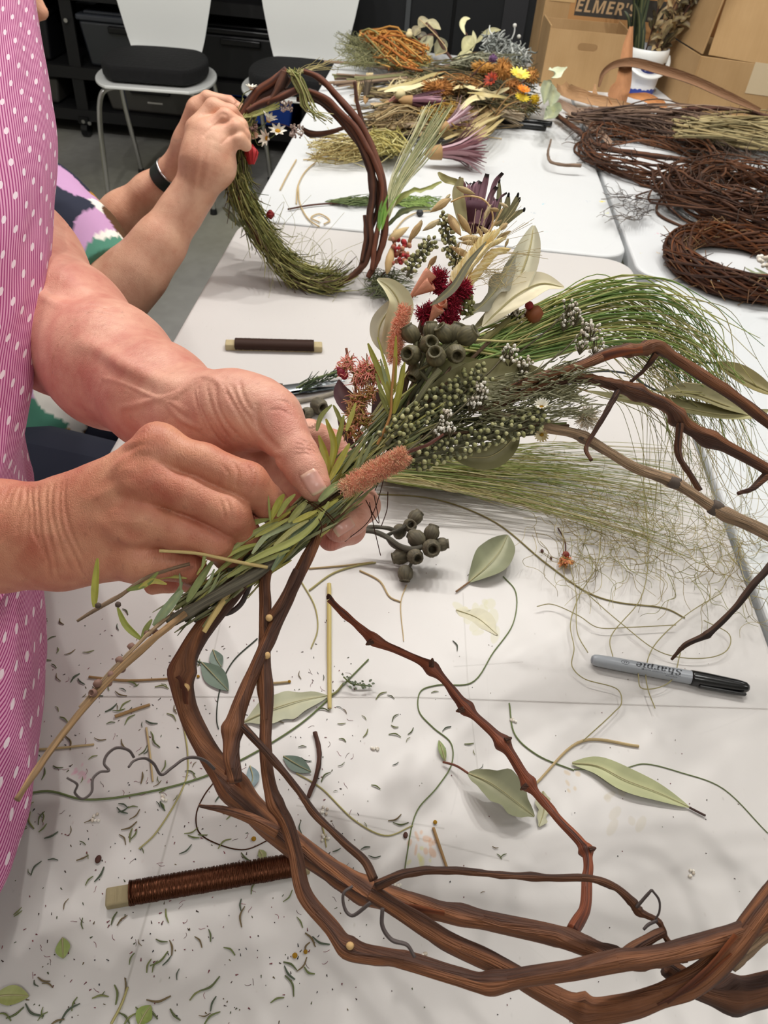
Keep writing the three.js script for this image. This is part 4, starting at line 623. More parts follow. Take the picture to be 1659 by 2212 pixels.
  S([[1334, 845], [1313, 885], [1280, 940], [1266, 970], [1277, 994]], 0.52, 0.49, [7, 6, 5, 5, 4], { m: M.barkDark });
  S([[1468, 915], [1466, 985], [1488, 1020], [1512, 1060]], 0.535, 0.53, [9, 7, 6, 7], { m: M.barkDark });
  S([[1655, 1030], [1625, 1055], [1594, 1066]], 0.55, 0.54, [10, 6, 4], { m: M.barkDark });
  S([[1417, 765], [1395, 795], [1362, 826]], 0.53, 0.535, [9, 5, 4], { m: M.barkDark });
  S([[1700, 1180, 0.46], [1659, 1228, 0.46], [1626, 1265, 0.46], [1585, 1316, 0.46], [1528, 1370, 0.462], [1481, 1393, 0.465], [1450, 1425, 0.468]], 0.46, 0.46, [8, 8, 7.5, 7, 7, 6, 3], { m: std(0x6a5f5c, 0.75, { map: barkMap }), nodes: [0.67], amp: 0.3 });
  S([[520, 1245, 0.45], [480, 1300, 0.445], [440, 1365, 0.44]], 0.45, 0.44, [7, 7, 6], { m: std(0xd8bd7c, 0.7) });
  S([[640, 1230, 0.44], [607, 1300, 0.435], [581, 1335, 0.432]], 0.44, 0.43, [7, 8, 9], {});
  for (const [x, y, d, r] of [[575, 1416, 0.4252, 9], [500, 1688, 0.4165, 8], [756, 2044, 0.3690, 9], [581, 1335, 0.4290, 8], [400, 1486, 0.4335, 10]]) { const p = P(x, y, d), q = k('knot', aim(lathe([[0, 0.0012], [R(r, d) * 0.7, 0.001], [R(r, d), -0.0004], [R(r, d) * 0.6, -0.002], [0, -0.002]], 12), p, toCam), std(0xcda873, 0.8)); q.userData.label = 'pale cut knot'; }
  for (const [x, y, ux, uy, d, r] of [[1253, 940, 62, 30, 0.508, 11.4], [1455, 1041, 80, 40, 0.515, 13.2], [1545, 1099, 80, 42, 0.510, 14.2]]) k('node_ring', tube(W([[x - ux * 0.13, y - uy * 0.13], [x, y], [x + ux * 0.13, y + uy * 0.13]], d), [R(r, d), R(r * 1.1, d), R(r, d)], { seg: 12, n: 8, rough: 0.3 }), std(0x564a42, 0.85));
  // tendrils
  const Td = (l, d0, d1, r = 3) => k('tendril', cane(l, d0, d1, [r, r, r * 0.8], { seg: 6, rough: 0.1, k: 6 }), std(0x4c4240, 0.7));
  Td(zx(0, 1200, 2.592, [[1200, 1195], [1150, 1150], [1090, 1130], [1030, 1140], [960, 1190], [905, 1228], [860, 1165], [810, 1135], [750, 1150], [720, 1185]]), 0.40, 0.36, 3.4);
  Td(zx(0, 1200, 2.592, [[750, 1130], [720, 1090], [650, 1078], [600, 1115], [583, 1165], [610, 1205], [560, 1212], [520, 1250], [512, 1325], [465, 1362], [420, 1330], [432, 1282], [375, 1245]]), 0.36, 0.33, 3.2);
  Td([[800, 1950], [760, 1978], [746, 1965], [742, 1930], [762, 1914]], 0.365, 0.37, 4);
  Td([[826, 1962], [826, 2000], [846, 2030], [880, 2042], [896, 2068]], 0.365, 0.36, 5);
  Td([[1375, 1960], [1392, 1940], [1408, 1922]], 0.362, 0.36, 4); Td([[1408, 1922], [1424, 1945], [1424, 1970], [1416, 1986]], 0.36, 0.362, 2.6); Td([[1420, 1988], [1400, 1998], [1390, 2008]], 0.366, 0.364, 4);
  Td([[545, 1250], [520, 1305], [490, 1325], [445, 1320], [420, 1330]], 0.462, 0.46, 6); Td([[470, 1290], [440, 1315], [422, 1345]], 0.465, 0.462, 5);
  // peeling bark
  const strip = std(0xc08a5c, 0.85, { map: barkMap });
  for (const [l, d, hw] of [[[[1440, 2165], [1510, 2110], [1590, 2020]], 0.3455, 5], [[[1420, 2170], [1500, 2130], [1580, 2060]], 0.3455, 3], [[[1285, 776], [1330, 762], [1388, 755]], 0.512, 8], [[[820, 1945], [880, 1958], [960, 1972]], 0.3865, 7], [[[385, 1460], [398, 1490], [402, 1530]], 0.4325, 5], [[[490, 1660], [505, 1690], [520, 1725]], 0.4155, 8]]) k('bark_strip', leaf(W(l, d), () => R(hw, d), toCam, { n: 8, jag: 0.5, thick: 0.0005 }), strip);
}
// ---------------------------------------------------------------- tied leaves
const leafMats = M.waxy;
const GREENS = [0x94904a, 0xa49e50, 0x82845a, 0x949670, 0xa8a470, 0x747a5a, 0xa0a282, 0xb0a862];
function addLeaf(parent, pts, hw, hex, o = {}) { const rib = o.rib ?? 0xb3ad6a, w = o.shape ? o.shape(hw) : lance(hw); return mesh('leaf', leaf(pts, w, o.face ?? toCam, { n: o.n ?? 12, m: 4, color: bladeColor(hex, rib, o.vary ?? 0.14), curl: o.curl ?? 0.25, fold: o.fold ?? 0.15, twist: o.twist ?? 0, thick: o.thick ?? 0.0003, jag: o.jag, teeth: o.teeth, wave: o.wave, waves: o.waves }), o.mat ?? M.waxy, parent); }
{
  seed(51);
  const mk = (label) => thing('leaf_sprig', label, 'leaf sprig', null);
  const a = mk('yellow-green narrow leaves fanned upward right of the thumb nail'), b = mk('long narrow green leaves tied along the stem bundle by the fingers'), c = mk('loose narrow leaves and twig ends below the bent fingers'), e = mk('upright yellowish leaf sprig left of the salmon bottlebrush'), f = mk('thin dark green needles packed behind the broad tied leaves');
  const L = (g, l, w, hex, d, o) => addLeaf(g, W(zA(l), d, o?.d1 ?? d), R(w / 3.19 / 1.95, d), hex, { twist: rr(-0.3, 0.3), ...o });
  for (const [l, w, h, d] of [[[[1300, 930], [1285, 780], [1240, 640]], 44, 0x8d8a2e, 0.452], [[[1310, 900], [1345, 700], [1290, 525]], 42, 0x96902f, 0.456], [[[1310, 955], [1390, 810], [1452, 695]], 40, 0x9c9738, 0.449], [[[1320, 880], [1380, 640], [1412, 500]], 34, 0x85852f, 0.458], [[[1225, 610], [1255, 510], [1330, 428]], 30, 0x7d8444, 0.47], [[[1430, 610], [1460, 520], [1495, 415]], 30, 0xa09a42, 0.455], [[[1395, 560], [1370, 490], [1340, 430]], 26, 0x7a7d3c, 0.468], [[[1400, 900], [1480, 780], [1540, 690]], 30, 0x7b7f46, 0.455], [[[1260, 860], [1250, 760], [1262, 690]], 24, 0x8b8d55, 0.458], [[[1380, 980], [1490, 860], [1560, 690]], 28, 0x74783f, 0.456], [[[1330, 980], [1420, 860], [1500, 740]], 26, 0x8f8d3e, 0.46], [[[1410, 1010], [1500, 880], [1520, 790]], 22, 0x7e8a5e, 0.456], [[[1480, 900], [1560, 780], [1620, 640]], 24, 0x6e7850, 0.458]]) L(a, l, w * 1.1, h, d);
  for (const [l, w, h, d, d1] of [[[[515, 1455], [640, 1330], [780, 1245], [905, 1215]], 46, 0x7c8343, 0.446, 0.442], [[[700, 1392], [850, 1285], [1045, 1165]], 42, 0xa59c38, 0.440, 0.446], [[[640, 1430], [780, 1320], [960, 1235]], 38, 0x7a7f40, 0.438, 0.442], [[[860, 1320], [960, 1215], [1090, 1115]], 30, 0x8e8f48, 0.444, 0.448], [[[780, 1455], [880, 1330], [1000, 1275], [1180, 1195]], 40, 0x97a078, 0.438, 0.446], [[[720, 1525], [900, 1440], [1060, 1370], [1210, 1255], [1310, 1095]], 48, 0x9c9f58, 0.434, 0.442], [[[330, 1787], [420, 1640], [515, 1495]], 50, 0x87925c, 0.44, 0.44], [[[905, 1225], [965, 1100], [1000, 1045]], 46, 0x9d9a40, 0.438, 0.434], [[[955, 1200], [1015, 1105], [1078, 1045]], 36, 0x979a50, 0.438, 0.436], [[[905, 1235], [898, 1140], [892, 1055]], 16, 0x868c4a, 0.436, 0.432], [[[915, 1570], [1000, 1440], [1080, 1320], [1185, 1205]], 42, 0x59684a, 0.436, 0.444], [[[1240, 1095], [1330, 1005], [1435, 940]], 50, 0x76804e, 0.439, 0.445], [[[1095, 1235], [1240, 1165], [1375, 1080]], 40, 0x918f3a, 0.44, 0.45], [[[1160, 1090], [1080, 1180], [1030, 1240]], 46, 0x868648, 0.443, 0.439], [[[610, 1620], [760, 1530], [920, 1480], [1040, 1430]], 36, 0x8b8f52, 0.437, 0.438], [[[520, 1600], [640, 1500], [760, 1420], [880, 1370]], 34, 0x787c3c, 0.442, 0.442], [[[1060, 1240], [1160, 1190], [1230, 1160]], 36, 0xa8a044, 0.438, 0.44], [[[930, 1400], [1060, 1290], [1170, 1225]], 34, 0xa19c60, 0.437, 0.44], [[[1100, 1330], [1240, 1200], [1400, 1090]], 34, 0x55624a, 0.44, 0.452], [[[800, 1340], [930, 1270], [1060, 1200]], 30, 0x8c8a38, 0.438, 0.442], [[[600, 1480], [700, 1420], [850, 1380]], 30, 0x949748, 0.438, 0.44]]) L(b, l, w, h, d, { d1 });
  for (const [l, w, h, d] of [[[[435, 1560], [462, 1420], [460, 1295]], 26, 0x838c52, 0.43], [[[450, 1490], [480, 1400], [500, 1335]], 26, 0x8c9459, 0.43], [[[80, 1640], [190, 1610], [330, 1625]], 28, 0x9d9848, 0.44], [[[280, 1590], [290, 1690], [280, 1787]], 18, 0x7b8560, 0.438], [[[200, 1790], [270, 1720], [300, 1650]], 30, 0x88936c, 0.44], [[[400, 1600], [440, 1540], [470, 1500]], 18, 0xa39a50, 0.436], [[[520, 1560], [490, 1640], [440, 1700]], 20, 0x8a9670, 0.437], [[[560, 1580], [500, 1700], [470, 1740]], 18, 0x7b845a, 0.437]]) L(c, l, w, h, d);
  addLeaf(c, W([[204, 1312], [206, 1265], [211, 1206]], 0.41), R(8, 0.41), 0x99963a); addLeaf(c, W([[306, 1382], [272, 1350], [254, 1312]], 0.42), R(7, 0.42), 0x8d9342); addLeaf(c, W([[307, 1380], [316, 1358], [328, 1338]], 0.42), R(6, 0.42), 0x7c8348); addLeaf(c, W([[332, 1352], [365, 1310], [395, 1275]], 0.43), R(10, 0.43), 0x8b9a78); addLeaf(c, W([[300, 1272, 0.42], [330, 1255, 0.42], [360, 1262, 0.42]], 0.42), R(6, 0.42), 0xa5994a); addLeaf(c, W([[275, 1275], [315, 1262], [342, 1236]], 0.42), R(6, 0.42), 0x6f7a3c);
  for (const [l, w, h] of [[[[500, 1640], [470, 1500], [380, 1290], [340, 1190]], 40, 0x8f8a34], [[[505, 1640], [470, 1400], [400, 1150]], 22, 0x9a9440], [[[505, 1640], [540, 1500], [575, 1310]], 40, 0x969238], [[[510, 1500], [516, 1300], [520, 1140]], 26, 0xa59c3e], [[[480, 1600], [420, 1480], [390, 1380]], 26, 0x8b8d4c], [[[495, 1560], [455, 1420], [420, 1290]], 24, 0x8c9570], [[[520, 1560], [550, 1400], [560, 1330]], 20, 0x85883c], [[[470, 1640], [440, 1560], [410, 1500]], 26, 0x7b8048]]) addLeaf(e, W(zx(680, 340, 2.9625, l), 0.468, 0.46), R(w / 2.96 / 2, 0.465), h, { twist: rr(-0.4, 0.4) });
  mesh('stem', tube(W([[855, 742], [850, 800], [846, 850], [842, 900], [815, 960]], 0.464), R(3, 0.46), { seg: 7, rough: 0.2 }), std(0xb07f4a, 0.8), e);
  // packed thin leaves along the bundle
  const ax = [[375, 1335, 0.445], [470, 1275, 0.449], [560, 1215, 0.454], [640, 1150, 0.459], [710, 1080, 0.466], [780, 1010, 0.470], [850, 930, 0.476], [905, 860, 0.480]];
  for (let i = 0; i < 200; i++) {
    const t = rr(0.04, 0.93), x = along(ax.map((q) => q[0]), t), y = along(ax.map((q) => q[1]), t), d = along(ax.map((q) => q[2]), t), half = lerp(30, 58, t), o = rr(-1, 1), len = rr(70, 165), an = -0.72 + rr(-0.22, 0.22) + o * 0.22 * (t - 0.35), dx = Math.cos(an) * len / 2, dy = Math.sin(an) * len / 2;
    const dd = d - Math.sqrt(1 - o * o) * 0.009 + rr(0.001, 0.006), cx = x + o * half * 0.66, cy = y + o * half * 0.74;
    addLeaf(i % 3 ? f : b, W([[cx - dx, cy - dy], [cx + rr(-5, 5), cy + rr(-5, 5)], [cx + dx, cy + dy]], dd, dd + rr(-0.003, 0.003)), R(rr(1.4, i % 3 ? 2.9 : 4.4), dd), pick(i % 3 ? [0x626a42, 0x74764c, 0x50563c, 0x868866, 0x94904e, 0xa09a6a] : GREENS), { n: 7, twist: rr(-0.6, 0.6), vary: 0.2 });
  }
  for (let i = 0; i < 30; i++) { const o = rr(-1, 1), t0 = rr(0, 0.25), t1 = rr(0.6, 1), pts = []; for (let k = 0; k <= 5; k++) { const t = lerp(t0, t1, k / 5); pts.push(P(along(ax.map((q) => q[0]), t) + o * lerp(26, 46, t) * 0.66, along(ax.map((q) => q[1]), t) + o * lerp(26, 46, t) * 0.74, along(ax.map((q) => q[2]), t) + rr(-0.002, 0.008))); } mesh('stem', tube(pts, rr(0.0009, 0.0019), { seg: 6, n: 14, rough: 0.2 }), pick([M.stemDark ??= std(0x4b4a30, 0.85), M.stemGrey ??= std(0x66644f, 0.85), M.stemBrown ??= std(0x5a4430, 0.85), M.stemGreen ??= std(0x6d7440, 0.8)]), f); }
  // twigs and stalks sticking out of the tie
  const tw = (name, label, list, d0, d1, r, m) => single(name, cane(list, d0, d1, r, { seg: 9, rough: 0.18 }), m, label, 'twig', null);
  tw('straw_stalk', 'pale straw stalk crossing the tied leaves below the fingers', [[344, 1190], [430, 1196], [510, 1213], [578, 1226]], 0.425, 0.437, [3.5, 4, 4, 4], std(0xc9b176, 0.7));
  tw('twig', 'grey forked twig with a cut end at the bottom of the tie', [[362, 1347], [410, 1320], [470, 1285], [520, 1258], [560, 1235], [600, 1205]], 0.432, 0.446, [12, 13, 12, 13, 12, 10], std(0x7d786a, 0.85, { map: palebark }));
  tw('twig', 'long pale brown stick reaching down to the left edge', [[36, 1728], [95, 1640], [160, 1555], [230, 1475], [320, 1390], [400, 1325]], 0.345, 0.43, [7, 8, 8, 8, 8, 7], std(0xab8a64, 0.8, { map: palebark }));
  tw('twig', 'twig above the needle clippings reaching left under the hand', [[166, 1342], [215, 1312], [262, 1285], [312, 1250], [360, 1232], [410, 1218]], 0.41, 0.435, [3, 5, 5, 4, 4, 4], std(0x9a8068, 0.85, { map: palebark }));
  const nt = thing('capsule_twig', 'thin twig carrying small round brown seed capsules', 'twig', null);
  mesh('stem', cane([[172, 1528], [230, 1460], [290, 1400], [330, 1360], [375, 1325]], 0.385, 0.435, [3, 4, 4, 4, 4], { seg: 8 }), std(0xb39a7c, 0.85, { map: palebark }), nt);
  for (const [x, y] of zx(0, 1200, 2.592, [[825, 435], [872, 433], [736, 510], [670, 588], [682, 635], [620, 668], [606, 712], [547, 715], [522, 770]])) { const p = P(x, y, lerp(0.385, 0.43, (x - 190) / 160)); mesh('capsule', aim(lathe([[0, -0.0022], [0.0016, -0.0019], [0.0024, 0], [0.002, 0.0018], [0.0014, 0.0018], [0.0012, 0.0004], [0, 0.0002]], 12), p, anyDir(), 0, 0.9), std(0x7a5a4e, 0.7), nt); }
  for (const [x, y] of [[212, 1308], [255, 1306]]) mesh('capsule', ball(0.0017, P(x, y, 0.408)), std(0x4a3b32, 0.8), nt);
  // binding wire
  const bw = thing('binding_wire', 'fine dark copper wire wound round the tied stems by the thumb', 'wire', null), wm = std(0x4a2614, 0.35, { metalness: 0.8 });
  for (const l of [[[1150, 1095], [1215, 1130], [1290, 1185], [1345, 1245]], [[1165, 1090], [1230, 1120], [1300, 1175], [1350, 1225]], [[1240, 1215], [1262, 1270], [1250, 1330]], [[1190, 1120], [1215, 1150], [1245, 1190]]]) mesh('turn', tube(W(zA(l), 0.434, 0.447), 0.00032, { seg: 6, n: 24 }), wm, bw);
  for (const l of [[[810, 1060, 0.46], [835, 1000, 0.46], [800, 1120, 0.47], [745, 1170, 0.475]], [[798, 1085, 0.47], [806, 1130, 0.47], [822, 1200, 0.475]], [[808, 1070, 0.47], [818, 1130, 0.47], [790, 1080, 0.47]], [[838, 1062, 0.47], [836, 1100, 0.47], [824, 1136, 0.475]]]) mesh('loose_end', tube(W(l), 0.0003, { seg: 5, n: 24 }), wm, bw);
}
// ---------------------------------------------------------------- the bouquet bound to the wreath
const nearer = (p, m) => p.clone().addScaledVector(dirOf(CX, CY).negate(), m);
const zF = (l) => zx(680, 340, 2.9625, l), zG = (l) => zx(560, 720, 2.37, l), zH = (l) => zx(1060, 560, 2.77, l), zK = (l) => zx(780, 700, 5.925, l);
function brush(label, list, d, rpx, cols, n, core) {
  const t = thing('bottlebrush_flower', label, 'dried flower', null), pts = W(list, d), c = spline(pts, 40), r = R(rpx, d), s = new Strands();
  mesh('core', tube(pts, (x) => r * 0.55 * Math.min(1, 3 * Math.sin(Math.PI * clamp(x, 0.02, 0.98))), { seg: 10, n: 24, rough: 0.2 }), std(core, 0.95), t);
  for (let i = 0; i < n; i++) {
    const k = Math.floor(rr(0, 40)), a = c[k], tan = c[k + 1].clone().sub(a).normalize(), dr = anyDir(); dr.addScaledVector(tan, -dr.dot(tan)).normalize().addScaledVector(tan, rr(-0.5, 0.5) + (k > 35 ? 0.5 : 0) - (k < 5 ? 0.5 : 0)).normalize();
    const e = Math.sqrt(Math.max(0.15, Math.sin(Math.PI * clamp((k + 1) / 41)))), l = r * rr(0.8, 1.08) * (0.75 + 0.25 * e), b = a.clone().addScaledVector(dr, r * 0.4), m = a.clone().addScaledVector(dr, l * 0.8), q = jit(a.clone().addScaledVector(dr, l), r * 0.16);
    s.add([b, m, q], 0.00018, 0.00013, C(pick(cols), 0.15), 2);
  }
  stuffPart('filaments', s.geo(), M.plantSoft, t); return t;
}
seed(61);
brush('salmon bottlebrush flower lying across the tie beside the thumb', [[748, 1055], [800, 1024], [850, 998], [872, 984]], 0.442, 27, [0xf0b090, 0xf4bc98, 0xe89880, 0xf0c8a0, 0xf4d0a8, 0xe8a48c], 2600, 0xdc9678);
brush('upright salmon bottlebrush flower against the pale cupped leaf', [[852, 778], [856, 740], [864, 700], [876, 664]], 0.492, 20, [0xf4ac8c, 0xf8bc9c, 0xe89078, 0xf0c4a0], 1700, 0xe09478);
tag(mesh('twig', cane([[958, 938], [925, 960], [892, 972], [866, 985]], 0.448, 0.446, [3, 4, 4, 4], { seg: 8 }), std(0x7a4436, 0.7, { map: palebark }), scene), 'reddish brown stalk of the bottlebrush beside the thumb', 'twig');
{ // spidery pink flower
  const t = thing('grevillea_flower', 'ragged coral pink flower with olive bracts above the thumb', 'dried flower', null), s = new Strands(), b = new Strands();
  for (const [x, y, n, r] of [[752, 785, 90, 20], [742, 800, 60, 18], [795, 800, 150, 30], [812, 812, 130, 26], [778, 815, 110, 26], [775, 865, 130, 28], [800, 850, 100, 24], [765, 890, 120, 26], [785, 905, 110, 26], [758, 925, 110, 22], [775, 940, 70, 18]]) for (let i = 0; i < n; i++) {
    const d = 0.478, o = P(x + rr(-r, r) * 0.5, y + rr(-r, r) * 0.5, d + rr(-0.006, 0.006)), dr = anyDir(), l = R(r, d) * rr(0.4, 0.95), m = o.clone().addScaledVector(dr, l * 0.6), q = jit(o.clone().addScaledVector(dr, l), l * 0.35);
    s.add([o, m, q], 0.00045, 0.00024, C(pick(y < 830 ? [0xf4aa98, 0xf09a8c, 0xe88880, 0xf8c0a8] : [0xf0b090, 0xe0b878, 0xd0a868, 0xf09c88]), 0.12), 3); if (i % 4 === 0) b.add([o, q], 0.0007, 0.0002, C(pick([0x8a8038, 0x9c8a42, 0x6f6a38]), 0.15), 2);
  }
  stuffPart('styles', s.geo(), M.plantSoft, t); stuffPart('bracts', b.geo(), M.plant, t);
  mesh('stem', tube(W([[748, 752], [752, 772], [764, 800], [770, 870], [778, 960]], 0.483), R(3, 0.48), { seg: 7 }), std(0x8a5a48, 0.8), t);
  for (const [x, y, r] of [[737, 805, 9], [744, 812, 8], [733, 798, 6]]) mesh('bud', ball(R(r, 0.48), P(x, y, 0.474), 1, 1.1, 1, 10), std(0x8a1c30, 0.6), t);
  for (const [l, w] of [[[[800, 925], [770, 890], [738, 850], [732, 820]], 20], [[[835, 960], [822, 900], [815, 840]], 18], [[[770, 980], [745, 930], [728, 890]], 9]]) { const o = addLeaf(t, W(l, 0.492), R(w, 0.49), 0x5e4046, { rib: 0x8a6a5a, shape: gumLeaf }); o.userData.label = 'dusky purple leaf'; }
}
function gumnut() { return [lathe([[0.0012, -1.0], [0.45, -0.93], [0.85, -0.55], [1.0, 0], [0.93, 0.5], [0.72, 0.82], [0.66, 0.92], [0.70, 1.05], [0.66, 1.12], [0.52, 1.1], [0.42, 0.95], [0.40, 0.5], [0.3, 0.1], [0.0012, 0.05]], 26)]; }
const nutGeo = gumnut()[0]; { const p = nutGeo.attributes.position; for (let i = 0; i < p.count; i++) { const x = p.getX(i), y = p.getY(i), z = p.getZ(i), a = Math.atan2(z, x), k = 1 + 0.03 * Math.sin(a * 9 + y * 3) * (Math.hypot(x, z) > 0.6 ? 1 : 0); p.setXYZ(i, x * k, y, z * k); } nutGeo.computeVertexNormals(); }
const nutTex = dataTex(256, 256, (u, v) => { const n = 0.5 + 0.5 * fbm(u * 9, v * 7, 1, 4), m = 0.5 + 0.5 * vnoise3(u * 40, v * 10, 4), k = 0.4 + 0.35 * n + 0.22 * m; return [k * 0.86, k * 0.84, k * 0.70]; });
const nutMat = std(0xa69e8a, 0.6, { map: nutTex, bumpMap: nutTex, bumpScale: 0.0004, side: THREE.DoubleSide }), nutGrey = std(0xa49c98, 0.7, { map: nutTex, bumpMap: nutTex, bumpScale: 0.0005, side: THREE.DoubleSide }), nutStem = std(0x8b8a68, 0.75, { map: palebark });
{
  const t = thing('gumnut_cluster', 'cluster of plump green-brown gumnuts at the centre of the bouquet', 'gumnuts', null), d = 0.482, hub = P(905, 800, d + 0.006);
  const cx = (x, y) => V(0, 0, 0).addScaledVector(AX, x).addScaledVector(AY, y);
  for (const [x, y, r, ux, uy, uz, dd] of [[888, 722, 20, -0.5, 0.8, 0.2, 0.006], [932, 716, 19, 0, 0.9, 0.1, 0.012], [962, 722, 21, -0.7, 0.75, 0.45, 0.006], [1008, 726, 22, 0.85, 0.45, 0.45, 0.002], [985, 722, 22, 0.3, 0.8, 0.1, 0.008], [928, 745, 21, 0.15, 0.1, 1, -0.003], [889, 767, 22, -0.5, -0.05, 1, -0.001], [942, 771, 22, -0.2, 0.3, 1, -0.009], [985, 764, 21, 0.05, -0.45, 1, -0.004], [900, 803, 19, -0.4, -0.6, 0.3, 0.010], [916, 745, 18, -0.3, 0.2, 0.2, 0.014]]) {
    const p = P(x, y, d + dd), dir = cx(ux, uy).addScaledVector(AZ, uz), s = R(r, d);
    const q = mesh('gumnut', aim(nutGeo, p, dir, rnd() * 6, s), nutMat, t); mesh('nut_stalk', tube([p.clone().addScaledVector(dir.clone().normalize(), -s * 0.9), p.clone().lerp(hub, 0.5).addScaledVector(dir, -s * 0.3), hub], [s * 0.3, s * 0.16, s * 0.16], { seg: 7 }), nutStem, q);
  }
  mesh('stem', cane([[948, 798, 0.474], [932, 820, 0.473], [908, 855, 0.472], [880, 900, 0.474], [850, 940, 0.478]], 0.474, 0.478, [8, 6, 6, 6.5, 6], { seg: 10 }), nutStem, t);
  mesh('stem', tube([hub, P(925, 830, 0.484), P(880, 900, 0.48)], R(4, d), { seg: 8 }), nutStem, t);
}
function blossom(label, list, cups) {
  const t = thing('gum_blossom', label, 'dried flower', null), s = new Strands(), d = 0.512;
  for (const [x, y, r] of list) for (let i = 0; i < 420; i++) { const o = P(x, y, d + 0.002), dr = anyDir(), l = R(r, d) * rr(0.55, 1.05), a = o.clone().addScaledVector(dr, R(r, d) * 0.2), q = jit(o.clone().addScaledVector(dr, l), 0.0012); s.add([a, jit(o.clone().addScaledVector(dr, l * 0.6), 0.001), q], 0.0003, 0.00022, C(pick([0xb0203c, 0x981834, 0xc42c4c, 0x801028]), 0.15), 2); }
  for (const [a, b, r] of cups) { const A = P(a[0], a[1], d), B = P(b[0], b[1], d - 0.006), l = A.distanceTo(B), q = R(r, d); mesh('cup', aim(lathe([[q * 0.12, 0], [q * 0.2, l * 0.1], [q * 0.55, l * 0.45], [q * 0.95, l * 0.85], [q, l], [q * 0.85, l], [q * 0.4, l * 0.6], [0, l * 0.5]], 18), A, B.clone().sub(A)), std(0xe09c80, 0.75, { bumpMap: grain, bumpScale: 0.0004, side: THREE.DoubleSide }), t); }
  stuffPart('stamens', s.geo(), M.plantSoft, t); return t;
}
{
  seed(62);
  const a = blossom('crimson gum blossom with the tallest salmon cup', [[948, 598, 24], [938, 612, 22], [950, 622, 20]], [[[884, 642], [932, 588], 15], [[890, 640], [932, 612], 16]]);
  mesh('stem', tube(W([[890, 640], [878, 652], [862, 680], [852, 704]], 0.512), R(3.5, 0.51), { seg: 8 }), std(0xb5644c, 0.7), a);
  blossom('crimson gum blossom right of the tall salmon cup, against green sepals', [[985, 632, 30], [1000, 622, 26], [968, 650, 26], [978, 660, 24]], [[[966, 668], [955, 652], 11]]);
  blossom('crimson gum blossom just above the gumnut cluster', [[918, 678, 24], [930, 668, 20], [965, 690, 24], [978, 684, 18]], [[[926, 698], [948, 664], 14]]);
  const p = thing('green_seed_head', 'small dull green seed head beside the crimson blossoms', 'seed head', null); for (let i = 0; i < 46; i++) { const k = P(1008 + rr(-14, 14), 655 + rr(-26, 26), 0.52 + rr(-0.006, 0.006)); mesh('sepal', aim(lathe([[0, -0.0022], [0.0016, 0], [0, 0.0026]], 8), k, anyDir()), i % 2 ? M.sepalA ??= std(0x66683a, 0.85) : M.sepalB ??= std(0x7d7c48, 0.85), p); }
}
// oats, wheat, protea
const oatGeo = lathe([[0, -1], [0.13, -0.8], [0.25, -0.3], [0.25, 0.1], [0.15, 0.6], [0.03, 1], [0, 1.05]], 12), oatMats = [std(0xd9bf8c, 0.7), std(0xcfae7a, 0.7), std(0xe2cda0, 0.7)];
oatMats.forEach((m) => { m.bumpMap = repeat(streak, 3, 1); m.bumpScale = 0.0003; });
function oats(label, stalk, d, grains) {
  const t = thing('oat_stem', label, 'dried grass', null); seed(grains.length * 7);
  mesh('stalk', tube(W(stalk, d), R(2.2, d), { seg: 6, n: 40 }), oatMats[1], t);
  for (const [x0, y0, x1, y1] of grains) { const a = P(x0, y0, d + rr(-0.006, 0.006)), b = P(x1, y1, d + rr(-0.006, 0.006)), l = a.distanceTo(b) / 2, g = mesh('spikelet', aim(oatGeo, a.clone().lerp(b, 0.5), b.clone().sub(a), rnd() * 6, V(l * 1.15, l, l * 1.15)), pick(oatMats), t); if (rnd() < 0.7) mesh('husk', aim(oatGeo, a.clone().lerp(b, 0.45), b.clone().sub(a).addScaledVector(AX, rr(-0.3, 0.3) * l), rnd() * 6, V(l * 0.8, l * 0.95, l * 0.8)), pick(oatMats), g); }
}
const zq = (l) => l.map(([a, b, c, d]) => [...zF([[a, b]])[0], ...zF([[c, d]])[0]]);
oats('pale oat stem arching over in front of the purple protea', zF([[980, 770], [1060, 600], [1120, 480], [1140, 380], [1110, 300], [1060, 260], [960, 250], [870, 285]]), 0.545, zq([[690, 405, 595, 545], [870, 260, 740, 350], [868, 235, 830, 275], [905, 190, 1025, 235], [800, 400, 690, 470], [855, 365, 935, 500], [915, 360, 1005, 500], [1080, 400, 1130, 300]]));
oats('pale oat stem with hanging spikelets between bead sprig and wheat', zF([[960, 780], [1010, 640], [1060, 560], [1100, 500], [1150, 420], [1200, 330]]), 0.54, zq([[1060, 520, 920, 520], [1050, 545, 935, 545], [1035, 440, 1080, 520], [930, 540, 900, 585], [1240, 320, 1180, 290], [1180, 340, 1120, 330], [1200, 400, 1140, 440], [1235, 420, 1170, 470], [1220, 480, 1160, 520], [1255, 470, 1190, 510], [1240, 520, 1215, 580], [1000, 640, 870, 570], [1140, 510, 1060, 440]]));
oats('single oat spikelet rising behind the salmon gum cup', zF([[640, 890], [690, 790], [740, 690]]), 0.53, zq([[780, 630, 720, 710]]));
